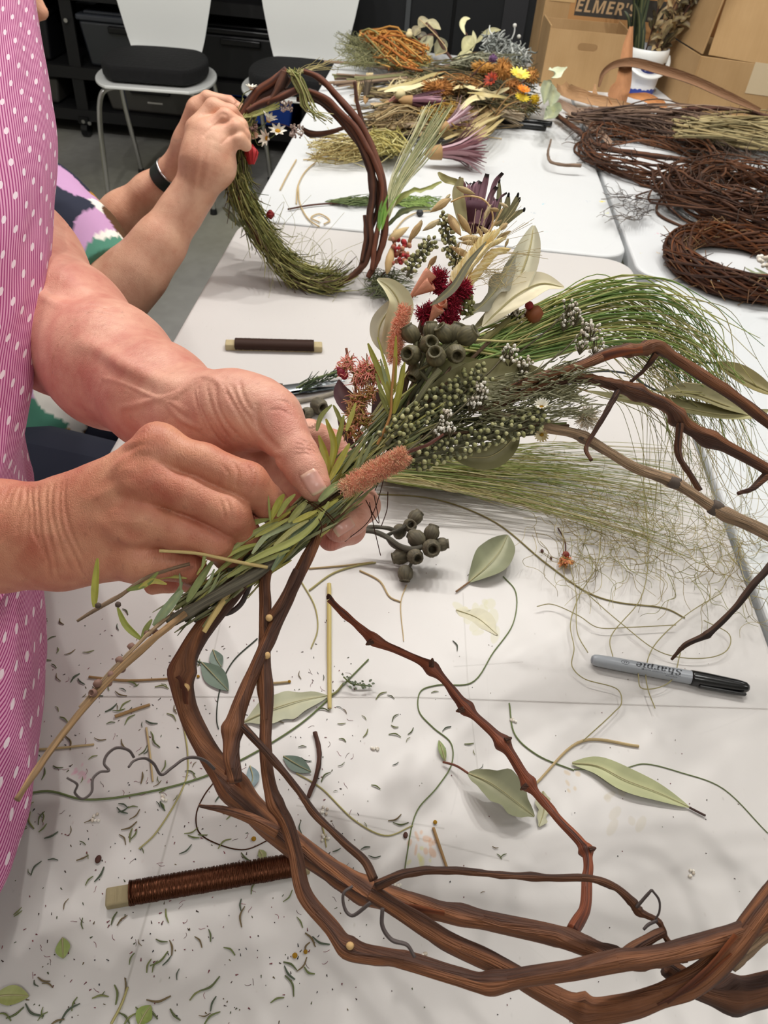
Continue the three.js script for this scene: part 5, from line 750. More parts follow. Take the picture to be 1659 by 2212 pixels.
{
  const t = thing('wheat_ear', 'pale yellow wheat ear leaning right above the crimson blossoms', 'dried grass', null), d = 0.532, ax = W(zF([[900, 840], [950, 770], [1040, 660], [1110, 580], [1180, 545]]), d), c = spline(ax, 44), wm = [std(0xe6d193, 0.7), std(0xdcc07e, 0.7), std(0xeedcae, 0.7)]; seed(63);
  mesh('stalk', tube(ax, R(2.5, d), { seg: 6 }), wm[1], t);
  for (let i = 4; i < 44; i++) for (const s of [-1, 0, 1]) { const tan = c[Math.min(44, i + 1)].clone().sub(c[i]).normalize(), sd = tan.clone().cross(AZ).normalize(), p = c[i].clone().addScaledVector(sd, s * 0.0055).addScaledVector(AZ, s ? 0.001 : 0.004), dir = tan.clone().addScaledVector(sd, s * 0.55).addScaledVector(AZ, 0.15); const g = mesh('grain', aim(oatGeo, p, jit(dir, 0.12), rnd() * 6, V(0.0066, 0.0062, 0.0066)), pick(wm), t); if (i % 3 === 0) mesh('awn', tube([p, p.clone().addScaledVector(dir.normalize(), 0.03).addScaledVector(sd, rr(-0.004, 0.008))], 0.00016, { seg: 3, n: 3 }), wm[2], g); }
  for (let i = 0; i < 26; i++) { const x = rr(1080, 1110), y = rr(570, 610), b = P(x, y, d); mesh('awn', tube([P(1030 + rr(-20, 20), 600 + rr(-20, 20), d), P(1075 + rr(-8, 20), 590 + rr(-20, 40), d), P(1070 + rr(0, 70), 560 + rr(0, 60), d + rr(-0.01, 0.02))], 0.00015, { seg: 3, n: 4 }), wm[2], t); }
}
{
  const t = thing('protea_flower', 'dark purple dried protea with curled black petal tips', 'dried flower', null), d = 0.60, base = P(1022, 505, d), up = P(1042, 412, d).sub(base); seed(64);
  const L = up.length(), u = up.clone().normalize(), s0 = u.clone().cross(AZ).normalize(), col = (t0) => (t, x) => { const a = C(0x6e4654), b = C(0xb08a96), k = C(0x16100f), m = clamp(0.5 + 0.5 * Math.sin(x * 5 + t0)) * 0.6, r = [lerp(a.r, b.r, m), lerp(a.g, b.g, m), lerp(a.b, b.b, m)], z = sstep(0.82, 0.92, t); return [lerp(r[0], k.r, z), lerp(r[1], k.g, z), lerp(r[2], k.b, z)]; };
  mesh('cup', aim(lathe([[0.0012, 0], [0.008, 0.004], [0.0135, 0.014], [0.0145, 0.020], [0.010, 0.018], [0, 0.014]], 20), base, u), std(0x4c2634, 0.8, { side: THREE.DoubleSide }), t);
  for (let i = 0; i < 17; i++) { const a = i / 17 * 6.283 * 2.0 + rr(-0.1, 0.1), rad = s0.clone().multiplyScalar(Math.cos(a)).addScaledVector(AZ, Math.sin(a)), in2 = i % 2 ? 0.75 : 1, l = L * rr(0.72, 1.2), b = base.clone().addScaledVector(rad, 0.011 * in2).addScaledVector(u, 0.004); mesh('petal', leaf([b, b.clone().addScaledVector(u, l * 0.45).addScaledVector(rad, 0.003), b.clone().addScaledVector(u, l * 0.85).addScaledVector(rad, 0.004), b.clone().addScaledVector(u, l).addScaledVector(rad, 0.005 + rr(-0.005, 0.007))], [0.0024, 0.0028, 0.0024, 0.0016], rad, { n: 10, m: 3, color: col(i), curl: -0.3 }), M.plant, t); }
  const br = (l, w, hex, dd) => { const o = addLeaf(t, W(zF(l), dd ?? 0.6), R(w, 0.6), hex, { wave: 0.2 }); o.userData.label = 'olive brown bract'; };
  br([[960, 470], [930, 330], [915, 220], [940, 130]], 13, 0x8a8058, 0.585); br([[940, 170], [880, 155], [820, 130], [790, 95]], 8, 0x8f8650, 0.59);
  for (const [l, w] of [[[[1160, 440], [1220, 340], [1240, 240]], 8], [[[1180, 440], [1260, 340], [1300, 240]], 8], [[[1190, 450], [1280, 370], [1340, 335]], 6], [[[1170, 430], [1230, 380], [1310, 270]], 8], [[[1100, 440], [1170, 330], [1180, 150]], 7]]) { const o = addLeaf(t, W(zF(l), 0.61), R(w, 0.61), 0x6a6440, {}); o.userData.label = 'olive side bract'; const e = l[l.length - 1], p = P(...zF([e])[0], 0.609); mesh('tip', ball(R(4, 0.61), p, 0.7, 1.4, 0.7), M.black, o); }
}
// big eucalyptus leaves
function gum(label, l, d, w, hex, o = {}) { seed((l[0][0] * 7 + l[0][1]) | 0); const t = thing('eucalyptus_leaf', label, 'leaf', null), pts = W(l, d, o.d1 ?? d); addLeaf(t, pts, R(w, d), hex, { shape: gumLeaf, rib: 0xd9d2a8, n: 26, curl: 0.3, vary: 0.08, ...o }).name = 'blade'; mesh('midrib', tube(pts.map((p) => p.clone().addScaledVector(AZ, -0.0004)), R(1.8, d), { seg: 5, n: 24 }), std(0xb7ad80, 0.7), t); if (o.stem) mesh('leaf_stalk', tube(W(o.stem, o.d1 ?? d), R(2.6, d), { seg: 6 }), std(o.stemHex ?? 0x9a8458, 0.75), t); return t; }
gum('cream cupped eucalyptus leaf with a pointed tip above the salmon brush', [[815, 603], [842, 622], [862, 655], [852, 700], [838, 745], [836, 775]], 0.505, 26, 0xc2bb98, { face: AZ.clone().addScaledVector(AX, 0.35), curl: 0.5 });
gum('pale grey eucalyptus leaf edge behind the cream cupped leaf', [[870, 640], [845, 665], [822, 700], [818, 730], [832, 765]], 0.512, 19, 0xb0aa94, { face: AZ.clone().addScaledVector(AX, -0.6), curl: 0.4 });
gum('broad pale eucalyptus leaf standing up with a long tip', [[1153, 488], [1146, 530], [1130, 580], [1105, 630], [1070, 680], [1022, 712]], 0.575, 31, 0xb2ae98, { curl: 0.55, wave: 0.12, waves: 6, face: AZ.clone().addScaledVector(AX, -0.3), d1: 0.545 });
gum('grey torn eucalyptus leaf in front of the broad pale leaf', [[1119, 543], [1092, 590], [1072, 625], [1040, 660], [1000, 690]], 0.550, 17, 0x807c68, { jag: 0.6, teeth: 9, d1: 0.525, face: AZ.clone().addScaledVector(AX, 0.4) });
gum('cream eucalyptus leaf lying to the right above the grass', [[1218, 621], [1170, 612], [1120, 634], [1080, 668], [1042, 706]], 0.560, 33, 0xcdc3a6, { d1: 0.53, face: AZ.clone().addScaledVector(AY, 0.5) });
gum('long narrow grey-green leaf crossing the crimson blossoms', [[1050, 522], [1010, 570], [978, 620], [950, 645], [930, 660]], 0.50, 9, 0x85806a, { curl: 0.4, face: AZ.clone().addScaledVector(AX, 0.8) });
gum('broad olive eucalyptus leaf beneath the bead sprigs on the right', zG([[780, 420], [960, 300], [1180, 240], [1420, 255], [1640, 330]]), 0.488, 42, 0x86815c, { d1: 0.512 });
gum('olive eucalyptus leaf lower right under the bead sprig', zG([[1320, 470], [1280, 560], [1180, 630], [1060, 630], [960, 600]]), 0.50, 26, 0x77724c, {});
gum('small olive leaf behind the gumnuts toward the right', zG([[760, 480], [880, 280], [1020, 180], [1160, 150]]), 0.505, 26, 0x7d7a52, {});
gum('long olive eucalyptus leaf lying far right below the arching cane', zH([[580, 790], [800, 840], [1100, 880], [1400, 930], [1600, 925], [1660, 900]]), 0.62, 20, 0x8f8a62, { d1: 0.66, face: V(0, 1, 0.2), stem: [[1270, 845], [1245, 838], [1225, 835]] });
gum('brown-green eucalyptus leaf at the right edge under the grass', zH([[1340, 620], [1450, 680], [1600, 760], [1720, 820]]), 0.66, 26, 0x7a6f44, { face: V(0, 1, 0.3), d1: 0.66, stem: zH([[1340, 620], [1240, 615], [1050, 620], [950, 660]]), stemHex: 0x565a5a });
gum('olive leaf blade just under the reddish arching cane', zH([[1020, 800], [1200, 800], [1400, 870], [1590, 940]]), 0.63, 26, 0x7d7652, { face: V(0, 1, 0.2), d1: 0.655, stem: zH([[1020, 800], [920, 750], [830, 690], [700, 670], [540, 680]]), stemHex: 0x5a6066 });
// bead sprigs
const beadGeo = lathe([[0, -1.1], [0.5, -0.9], [0.95, -0.2], [0.9, 0.35], [0.5, 0.85], [0.15, 1.05], [0, 1.05]], 10), beadMats = [std(0xb0ae7c, 0.55), std(0xa09f6c, 0.6), std(0xc0bc8a, 0.55), std(0x92925e, 0.6)], cupMat = std(0x6c6c50, 0.8);
const cupGeo = lathe([[0, -1.5], [0.3, -1.3], [0.9, -0.6], [1.06, 0], [0.9, 0.02], [0, -0.3]], 8);
function beads(label, l, d0, d1, rpx, br, n, sd) {
  const t = thing('bead_sprig', label, 'seed sprig', null), pts = W(l, d0, d1), c = spline(pts, 60); seed(sd);
  mesh('stem', tube(pts, R(4, d0), { seg: 7, rough: 0.25, n: 30 }), std(0x55523a, 0.8), t);
  for (let i = 0; i < n; i++) { const k = Math.min(59, Math.floor(i / n * 60)), a = i * 2.399, tan = c[k + 1].clone().sub(c[k]).normalize(), u = AZ.clone().addScaledVector(tan, -AZ.dot(tan)).normalize(), e = tan.clone().cross(u), dir = u.multiplyScalar(Math.cos(a)).addScaledVector(e, Math.sin(a)).addScaledVector(tan, 0.45).normalize(), d = lerp(d0, d1, k / 60), s = R(br, d) * rr(0.85, 1.12), p = jit(c[k].clone().addScaledVector(dir, R(rpx, d) * rr(0.75, 1.1)), 0.001); const b = mesh('bead', aim(beadGeo, p, jit(dir, 0.25), 0, s), pick(beadMats), t); mesh('bead_cup', aim(cupGeo, p.clone().addScaledVector(dir, -s * 0.25), dir, 0, s * 1.02), cupMat, b); }
}
beads('thick bead sprig from the tie toward the white flowers', zG([[650, 570], [760, 450], [900, 350], [1020, 280], [1140, 215]]), 0.462, 0.49, 28, 5.2, 150, 71);
beads('lower bead sprig running right beneath the olive leaf', zG([[760, 660], [900, 620], [1050, 570], [1200, 520], [1340, 475], [1440, 430]]), 0.468, 0.495, 27, 5.2, 150, 72);
beads('short bead sprig at the upper left behind the gum cup', zF([[590, 760], [640, 660], [700, 590], [745, 545]]), 0.55, 0.56, 15, 4.2, 56, 73);
beads('drooping bead sprig between the oat stems', zF([[815, 365], [840, 440], [860, 540], [880, 610], [915, 685]]), 0.56, 0.55, 15, 4.2, 70, 74);
// tiny white flowers
const popGeo = new THREE.SphereGeometry(1, 7, 5), popMats = [std(0xe6dfd2, 0.8), std(0xd0c4b4, 0.85), std(0xf1ece2, 0.8)];
function ricef(label, l, d, sd, n = 26, spread = 16) {
  const t = thing('rice_flower', label, 'white flowers', null); seed(sd); const s = new Strands();
  for (const [x, y] of l) for (let i = 0; i < n; i++) { const p = P(x + rr(-spread, spread), y + rr(-spread, spread), d + rr(-0.006, 0.006)); const g = popGeo.clone().scale(R(3.4, d), R(3.8, d), R(3.4, d)).translate(p.x, p.y, p.z); if (i < 14) mesh('floret', g, pick(popMats), t); s.add([p, P(x - 6, y + 26, d + 0.002)], 0.0003, 0.0004, C(0x5a5238, 0.15), 2); }
  s.add(W([[l[0][0], l[0][1]], [l[0][0] - 40, l[0][1] + 45], [l[0][0] - 110, l[0][1] + 100]], d, d - 0.02), 0.0006, 0.0008, C(0x5a5238), 10); stuffPart('stalks', s.geo(), M.plant, t);
}
ricef('tiny white flower sprig highest over the green grass', [[1232, 660], [1245, 680], [1222, 690]], 0.57, 81); ricef('tiny white flower sprig over the grass right of the first', [[1265, 705], [1280, 712], [1258, 740], [1290, 745]], 0.56, 82, 22);
ricef('tiny white flower sprig right of the gumnut cluster', zG([[1270, 95], [1290, 110], [1345, 150], [1365, 170]]), 0.50, 83, 22); ricef('tiny white flower sprig hanging over the middle bead sprig', zG([[1135, 270], [1145, 310], [1110, 350], [1090, 355]]), 0.482, 84, 20, 10); ricef('tiny white flower sprig at the near end of the bead sprigs', zG([[960, 410], [945, 440], [930, 480], [985, 480], [905, 510]]), 0.466, 85, 14, 9); ricef('tiny white flower sprig below the brown leaf at right', zG([[1330, 260], [1355, 285]]), 0.505, 86, 22, 13); ricef('tiny white flower sprig beside the cream leaf', [[1110, 672], [1122, 682]], 0.56, 87, 20, 16);
function daisy(parent, p, dir, r, n, cols, disc, open = 0.35) {
  const f = dir.clone().normalize(), u = Math.abs(f.y) < 0.9 ? V(0, 1, 0) : V(1, 0, 0); u.addScaledVector(f, -u.dot(f)).normalize(); const e = f.clone().cross(u);
  for (let i = 0; i < n; i++) { const a = i / n * 6.283 * (n > 14 ? 2 : 1), rad = u.clone().multiplyScalar(Math.cos(a)).addScaledVector(e, Math.sin(a)), k = n > 14 && i > n / 2 ? 0.8 : 1; mesh('petal', leaf([p.clone().addScaledVector(rad, r * 0.2), p.clone().addScaledVector(rad, r * 0.6 * k).addScaledVector(f, r * open * 0.7), p.clone().addScaledVector(rad, r * k).addScaledVector(f, r * open)], [r * 0.10, r * 0.2, r * 0.05], f, { n: 4, m: 2, thick: r * 0.02 }), pick(cols), parent); }
  mesh('flower_centre', aim(lathe([[0, r * 0.16], [r * 0.2, r * 0.14], [r * 0.32, 0.02 * r], [r * 0.2, -r * 0.2], [0, -r * 0.25]], 14), p.clone().addScaledVector(f, r * 0.08), f), disc, parent);
}
const whiteP = [std(0xece8dc, 0.7), std(0xded8c8, 0.75)], yolk = std(0xc9961e, 0.85, { bumpMap: grain, bumpScale: 0.001 }), toEye = dirOf(1200, 900).negate();
{ const t = thing('paper_daisy', 'small white paper daisy at the end of the bead sprigs', 'white flowers', null); daisy(t, P(1170, 880, 0.49), toEye.clone().addScaledVector(AY, 0.8), R(16, 0.49), 14, whiteP, yolk, 0.9); mesh('stem', tube(W([[1170, 886], [1150, 900], [1110, 915]], 0.492), 0.0006, { seg: 5 }), cupMat, t); }
{ const t = thing('paper_daisy', 'faded paper daisy under the start of the grey-brown cane', 'white flowers', null); daisy(t, P(1170, 938, 0.495), toEye.clone().addScaledVector(AY, -0.6), R(16, 0.49), 14, [std(0xd6c8a0, 0.8), std(0xc2ae7c, 0.8)], yolk, 0.5); mesh('stem', tube(W([[1170, 934], [1150, 915], [1110, 915]], 0.497), 0.0006, { seg: 5 }), cupMat, t); }
{ const t = thing('seed_fluff', 'white fluffy seed head below the reddish cane', 'seed head', null), s = new Strands(); seed(88); for (let i = 0; i < 420; i++) { const o = P(1268 + rr(-8, 8), 902 + rr(-8, 8), 0.56), q = jit(o.clone().addScaledVector(anyDir(), R(30, 0.56) * rr(0.5, 1)), 0.002); s.add([o, q], 0.0003, 0.0002, C(pick([0xe8e2d4, 0xd8cfba, 0xc9b993]), 0.1), 2); } stuffPart('fluff', s.geo(), M.plantSoft, t); mesh('core', ball(R(8, 0.56), P(1268, 902, 0.56)), std(0xb59a50, 0.9), t); }
{ const t = thing('rose_hip', 'little red-brown bud at the base of the grass blades', 'bud', null); mesh('hip', aim(lathe([[0, -0.006], [0.004, -0.005], [0.0065, 0], [0.005, 0.005], [0.002, 0.007], [0, 0.0065]], 14), P(1155, 678, 0.56), V(-0.6, -0.4, 0.3)), std(0x8a4a24, 0.6), t); mesh('tip', ball(0.0032, P(1143, 660, 0.555)), std(0xa02a30, 0.7), t); }
// arching green grass and fine feathery foliage
{
  seed(91); const s = new Strands();
  for (let i = 0; i < 150; i++) {
    const t = rnd(), d0 = rr(0.50, 0.54), sp = rr(-1, 1), A = P(960 + rr(-40, 60), 800 + rr(-70, 60), d0), ey = 590 + t * 260, pk = rr(1280, 1420), dr = rr(0, 1);
    const pts = [A, P(1120 + rr(-30, 30), 690 + t * 90 + rr(-12, 12), 0.56), P(pk, 600 + t * 150 + rr(-14, 14), 0.62), P(pk + rr(70, 170), 640 + t * 160 + rr(-10, 40), 0.645), P(pk + rr(120, 250), 720 + t * 170 + rr(0, 120), 0.66)];
    if (dr > 0.75) pts.splice(4, 1);
    s.add(pts, rr(0.0006, 0.0012), 0.0003, C(pick([0x88a058, 0x9cae64, 0xb0b46c, 0x70904c, 0xc8bc80, 0xb8b070, 0x94a860]), 0.15), 22);
  }
  for (let i = 0; i < 90; i++) { const x = rr(1280, 1480), y = rr(640, 860), a = P(x, y, 0.62); s.add([a, P(x + rr(40, 120), y + rr(20, 90), 0.66), P(x + rr(80, 200), y + rr(120, 320), rr(0.66, 0.75)), P(x + rr(60, 260), y + rr(240, 420), rr(0.68, 0.8))], 0.0004, 0.0002, C(pick([0xaca468, 0xb8a878, 0x9c9860, 0xc4b488, 0x8c8858]), 0.15), 20); }
  single('grass_bunch', s.geo(), M.plant, 'long green grass blades arching to the right out of the bouquet', 'grass', null, 'stuff');
  const f = new Strands(); seed(92);
  for (let i = 0; i < 620; i++) { const t = rnd(), x = 850 + t * 380 + rr(-30, 30), y = 985 - t * 150 + rr(-75, 60) * (0.5 + 0.5 * t), d = 0.475 + t * 0.03 + rr(0, 0.02), an = rr(-0.9, 0.25), l = rr(16, 60); f.add(W([[x, y], [x + Math.cos(an) * l * 0.5, y + Math.sin(an) * l * 0.5 + rr(-3, 3)], [x + Math.cos(an) * l, y + Math.sin(an) * l]], d, d + rr(-0.006, 0.006)), rr(0.0004, 0.0008), 0.0002, C(pick([0x74744e, 0x86845c, 0x5c6040, 0x94926c, 0xa4a07c]), 0.15), 4); }
  for (let i = 0; i < 460; i++) { const t = rnd(), x = 1040 + t * 230 + rr(-20, 20), y = 890 - t * 40 + rr(-70, 50), d = 0.478 + t * 0.02 + rr(0, 0.016), an = rr(-0.6, 0.3), l = rr(12, 46); f.add(W([[x, y], [x + Math.cos(an) * l, y + Math.sin(an) * l]], d, d + rr(-0.006, 0.006)), rr(0.0003, 0.0009), 0.0002, C(pick([0x9a987a, 0xa8a688, 0x8b8868, 0x7c7a58]), 0.15), 2); }
  single('foliage', f.geo(), M.plant, 'dull olive feathery foliage filling the heart of the bouquet', 'foliage', null, 'stuff');
  // stems and dark material tying the flowers to the wreath
  const t = thing('stem_bundle', 'brown and green stems running from the tie under the flowers', 'stems', null), sm = [M.stemDark, M.stemGrey, M.stemGreen, M.stemBrown];
  for (let i = 0; i < 46; i++) { const o = rr(-1, 1), ex = 900 + rr(0, 330), ey = lerp(640, 930, clamp((ex - 880) / 330 + rr(-0.2, 0.2))); mesh('stem', tube([P(830 + o * 36, 965 + o * 40, 0.474 + rr(0, 0.012)), P(lerp(830, ex, 0.5) + o * 20, lerp(960, ey, 0.5) + o * 20, 0.49 + rr(0, 0.012)), P(ex, ey, 0.515 + rr(0, 0.03))], rr(0.0008, 0.0016), { seg: 6, n: 10, rough: 0.2 }), pick(sm), t); }
  mesh('stem', cane([[830, 950], [880, 890], [950, 810], [1040, 740], [1100, 690]], 0.49, 0.54, [12, 15, 12, 8, 6], { seg: 10 }), std(0x77733f, 0.8, { map: palebark }), t);
}
// ---------------------------------------------------------------- things lying on the near table
const TT = (list, h = 0.001) => list.map(([x, y, k]) => T(x, y, k ?? h));
const DN = V(0, 1, 0);
// wire spools
function spool(label, e0, w0, w1, e1, hw, rWire, wireM, turns, wireR, copper) {
  const t = thing('wire_spool', label, 'wire spool', null), h = hw * 0.62, A = T(...e0, h), B = T(...e1, h), u = B.clone().sub(A).normalize(), side = u.clone().cross(DN).normalize();
  const stick = new RoundedBoxGeometry(hw * 2, A.distanceTo(B), h * 2, 3, 0.0015); const mtx = new THREE.Matrix4().makeBasis(side, u, DN.clone()).setPosition(A.clone().lerp(B, 0.5)); stick.applyMatrix4(mtx); mesh('wooden_stick', stick, M.wood, t);
  const a = T(...w0, h), b = T(...w1, h), L = a.distanceTo(b), n = turns * 14, pts = [], g = new Strands(), rx = rWire, ry = Math.max(h + 0.0008, rWire * 0.72); seed(turns);
  const body = []; for (let i = 0; i <= 40; i++) body.push([0, 0]);
  mesh('wire_core', tube([a, b], 1, { seg: 20, n: 2, flat: 1, up: side }).clone(), wireM, t).geometry = (() => { const pos = [], idx = []; for (let i = 0; i <= 30; i++) for (let k = 0; k <= 24; k++) { const q = a.clone().addScaledVector(u, L * i / 30), an = k / 24 * 6.28318, rr0 = 0.93 + 0.05 * vnoise3(i * 0.4, 0, turns); q.addScaledVector(side, Math.cos(an) * rx * rr0).addScaledVector(DN, Math.sin(an) * ry * rr0 + ry - h); pos.push(q.x, q.y, q.z); if (i < 30 && k < 24) { const p = i * 25 + k; idx.push(p, p + 25, p + 1, p + 1, p + 25, p + 26); } } for (const [s, i0] of [[0, 0], [1, 30 * 25]]) { const q = a.clone().addScaledVector(u, L * s).addScaledVector(DN, ry - h), c = pos.length / 3; pos.push(q.x, q.y, q.z); for (let k = 0; k < 24; k++) s ? idx.push(c, i0 + k + 1, i0 + k) : idx.push(c, i0 + k, i0 + k + 1); } return geometry(pos, idx); })();
  for (let i = 0; i <= n; i++) { const s = i / n, an = i / 14 * 6.28318, wob = 1 + 0.025 * vnoise3(s * 60, 1, turns) + 0.02 * vnoise3(i * 0.35, 3, turns); const back = copper ? 0.004 * Math.sin(s * 90) * Math.sin(an * 0.5) : 0; pts.push(a.clone().addScaledVector(u, clamp(L * s + back, 0, L)).addScaledVector(side, Math.cos(an) * rx * wob).addScaledVector(DN, Math.sin(an) * ry * wob + ry - h)); }
  const strand = []; for (let i = 0; i < n; i += 14 * 20) strand.push(tube(pts.slice(i, i + 14 * 20 + 1), wireR, { n: Math.min(280, n - i), seg: 5 })); mesh('wound_wire', strand, wireM, t);
  return t;
}
const copperM = std(0x54301e, 0.33, { metalness: 0.85 }), brownM = std(0x3b2318, 0.6, { metalness: 0.3 });
spool('flat wooden stick wound with shiny copper-brown wire on the near table', [229, 1942], [281, 1932], [636, 1872], [668, 1866], 0.0062, 0.0082, copperM, 230, 0.00034, true);
spool('flat wooden stick wound with dull brown wire beyond the wrist', [487, 745], [508, 746], [678, 750], [696, 750], 0.0075, 0.0098, brownM, 150, 0.0004, false);
{ // marker pen
  const t = thing('marker_pen', 'grey marker pen with a black cap lying on the table', 'pen', null), A = T(1276, 1424, 0.0068), B = T(1617, 1486, 0.0062), u = B.clone().sub(A), L = u.length(); u.normalize();
  const k = L / 0.137, s = (p) => p.map(([r, y]) => [r * k, y * k]);
  const map = canvasTex(1024, 512, (g, w, h) => {     // canvas x runs along the barrel, y around it
    g.fillStyle = '#a3a8af'; g.fillRect(0, 0, w, h); g.fillStyle = '#262a30';
    const row = (c, y, font, x) => { g.font = font; g.fillText(c, x, y); };
    g.save(); g.translate(w, h); g.rotate(Math.PI); row('Sharpie', 300, 'italic bold 118px serif', 110); row('FINE POINT PERMANENT MARKER', 225, '26px sans-serif', 130); row('ASTM D-4236', 195, '20px sans-serif', 160); g.lineWidth = 5; g.strokeStyle = '#262a30'; g.beginPath(); g.ellipse(690, 262, 38, 26, 0, 0, 6.3); g.stroke(); row('AP', 276, 'bold 34px sans-serif', 668); g.restore();
    g.fillStyle = '#8b9097'; g.fillRect(0, 0, 16, h);
  });
  const prof = s([[0, 0], [0.0030, 0.0006], [0.0046, 0.0025], [0.0052, 0.006], [0.0056, 0.02], [0.0060, 0.088]]), barrel = lathe(prof, 40), p = barrel.attributes.position, uv = barrel.attributes.uv; for (let i = 0; i < p.count; i++) uv.setXY(i, p.getY(i) / (0.088 * k), Math.atan2(p.getZ(i), p.getX(i)) / 6.28318 + 0.5);
  const place = (g) => aim(g, A, u, 0);
  // turn the barrel so that the print faces up and a little to the viewer
  const up = V(0, 1, 0.25).normalize(), q = new THREE.Quaternion().setFromUnitVectors(V(0, 1, 0), u), loc = up.clone().applyQuaternion(q.clone().invert()), roll = Math.atan2(loc.z, loc.x);
  const face = (g) => { g.rotateY(-roll); return place(g); };
  const bp = barrel.clone(); mesh('barrel', face(bp), phys(0xffffff, 0.35, { map, clearcoat: 0.2 }), t);
  mesh('cap', place(lathe(s([[0.0, 0.087], [0.0064, 0.087], [0.0066, 0.089], [0.0066, 0.100], [0.0056, 0.128], [0.0047, 0.1345], [0.0030, 0.137], [0, 0.1372]]), 32)), phys(0x111214, 0.25, { clearcoat: 0.3 }), t);
  const clip = new RoundedBoxGeometry(0.0036 * k, 0.040 * k, 0.0022 * k, 3, 0.0009); clip.translate(0, 0.114 * k, 0.0072 * k); const cd = V(0.2, -0.15, 1).normalize().applyQuaternion(q.clone().invert()); clip.rotateY(Math.atan2(cd.x, cd.z)); mesh('clip', place(clip), phys(0x111214, 0.25, { clearcoat: 0.3 }), t);
}
{ // scissors
  const t = thing('scissors', 'open steel scissors with black grips half hidden behind the wrist', 'scissors', null), h = 0.006, steel = std(0x9aa0a4, 0.3, { metalness: 0.9 });
  const piv = T(604, 840, h), blade = (a, b, w, dh) => { const A = T(...a, h + dh), B = T(...b, h + dh); return leaf([A, A.clone().lerp(B, 0.5), B], [w, w * 0.85, w * 0.15], DN, { n: 8, thick: 0.0012 }); };
  mesh('blade', blade([596, 842], [745, 822], 0.0085, 0.001), steel, t); mesh('blade', blade([600, 848], [742, 836], 0.0075, -0.002), std(0x2e3234, 0.35, { metalness: 0.8 }), t);
  mesh('pivot_screw', move(new THREE.CylinderGeometry(0.0045, 0.005, 0.004, 16), piv.x, piv.y + 0.003, piv.z), std(0x8a6a50, 0.35, { metalness: 0.8 }), t);
  for (const [l, r] of [[[[610, 836], [575, 834], [520, 850], [450, 850], [430, 880], [470, 900], [530, 872], [585, 846]], 0.0045], [[[612, 850], [580, 860], [540, 900], [480, 930], [470, 960], [520, 965], [570, 900], [600, 858]], 0.0045]]) mesh('grip', tube(TT(l, h), r, { seg: 10, n: 50 }), M.black, t);
}
single('twig', tube(TT([[730, 846, 0.004], [690, 858, 0.003], [640, 868, 0.003]]), 0.0028, { seg: 8 }), std(0x9a9284, 0.8), 'short grey stick lying just below the scissor blades', 'twig');
function fallenNut(x, y, r, dir, parent) { const p = T(x, y, r * 0.95); return mesh('gumnut', aim(nutGeo, p, dir, 1, r), nutGrey, parent); }
tag(fallenNut(688, 876, 0.0105, V(0.5, 0.2, 0.6), scene), 'dusty grey gumnut lying below the scissors beside the hand', 'gumnut'); tag(fallenNut(665, 892, 0.0075, V(-0.5, 0.3, 0.5), scene), 'smaller grey gumnut peeping out between hand and larger grey gumnut', 'gumnut');
{ // sprig of gumnuts
  const t = thing('gumnut_sprig', 'grey gumnut sprig lying on the table below the tied bundle', 'gumnuts', null), q = (l) => zx(680, 1060, 3.318, l), S = (l, hs, r) => mesh('stem', tube(q(l).map(([x, y], i) => T(x, y, hs[i])), r, { seg: 8, rough: 0.25, n: 24 }), std(0x6d6a60, 0.8, { map: palebark }), t);
  S([[150, 330], [300, 292], [420, 292], [520, 335], [620, 400], [700, 420], [770, 400]], [0.03, 0.03, 0.03, 0.028, 0.028, 0.028, 0.03], 0.0026); S([[280, 300], [400, 262], [520, 268], [600, 290]], [0.03, 0.03, 0.03, 0.026], 0.0022); S([[520, 320], [580, 290], [640, 262], [690, 220]], [0.028, 0.03, 0.034, 0.038], 0.0018); S([[690, 420], [700, 470], [690, 520], [660, 570]], [0.028, 0.022, 0.018, 0.012], 0.0018); S([[520, 335], [560, 385], [620, 420], [690, 425]], [0.024, 0.022, 0.022, 0.026], 0.003);
  for (const [x, y, r, h, ux, uy, uz] of [[718, 195, 45, 0.036, 0.6, 0.7, -0.2], [682, 248, 43, 0.032, 0.1, 0.1, 1], [608, 288, 44, 0.024, -0.1, -0.5, -0.6], [735, 350, 55, 0.030, -0.5, 0.5, -0.4], [835, 308, 48, 0.034, 0.3, 0.8, -0.2], [905, 385, 42, 0.026, 0.9, 0.1, 0.1], [835, 412, 56, 0.030, 0.1, -0.1, 1], [620, 470, 50, 0.016, -0.8, -0.2, 0.1], [715, 468, 50, 0.022, 0.35, -0.25, 0.9], [650, 588, 47, 0.010, -0.1, -0.95, 0.25]]) { const [px, py] = q([[x, y]])[0], p = T(px, py, h), rad = r / 3.318 * 0.92 / FOCAL; mesh('gumnut', aim(nutGeo, p, V(0, 0, 0).addScaledVector(AX, ux).addScaledVector(AY, uy).addScaledVector(AZ, uz), x, rad), nutGrey, t); }
}
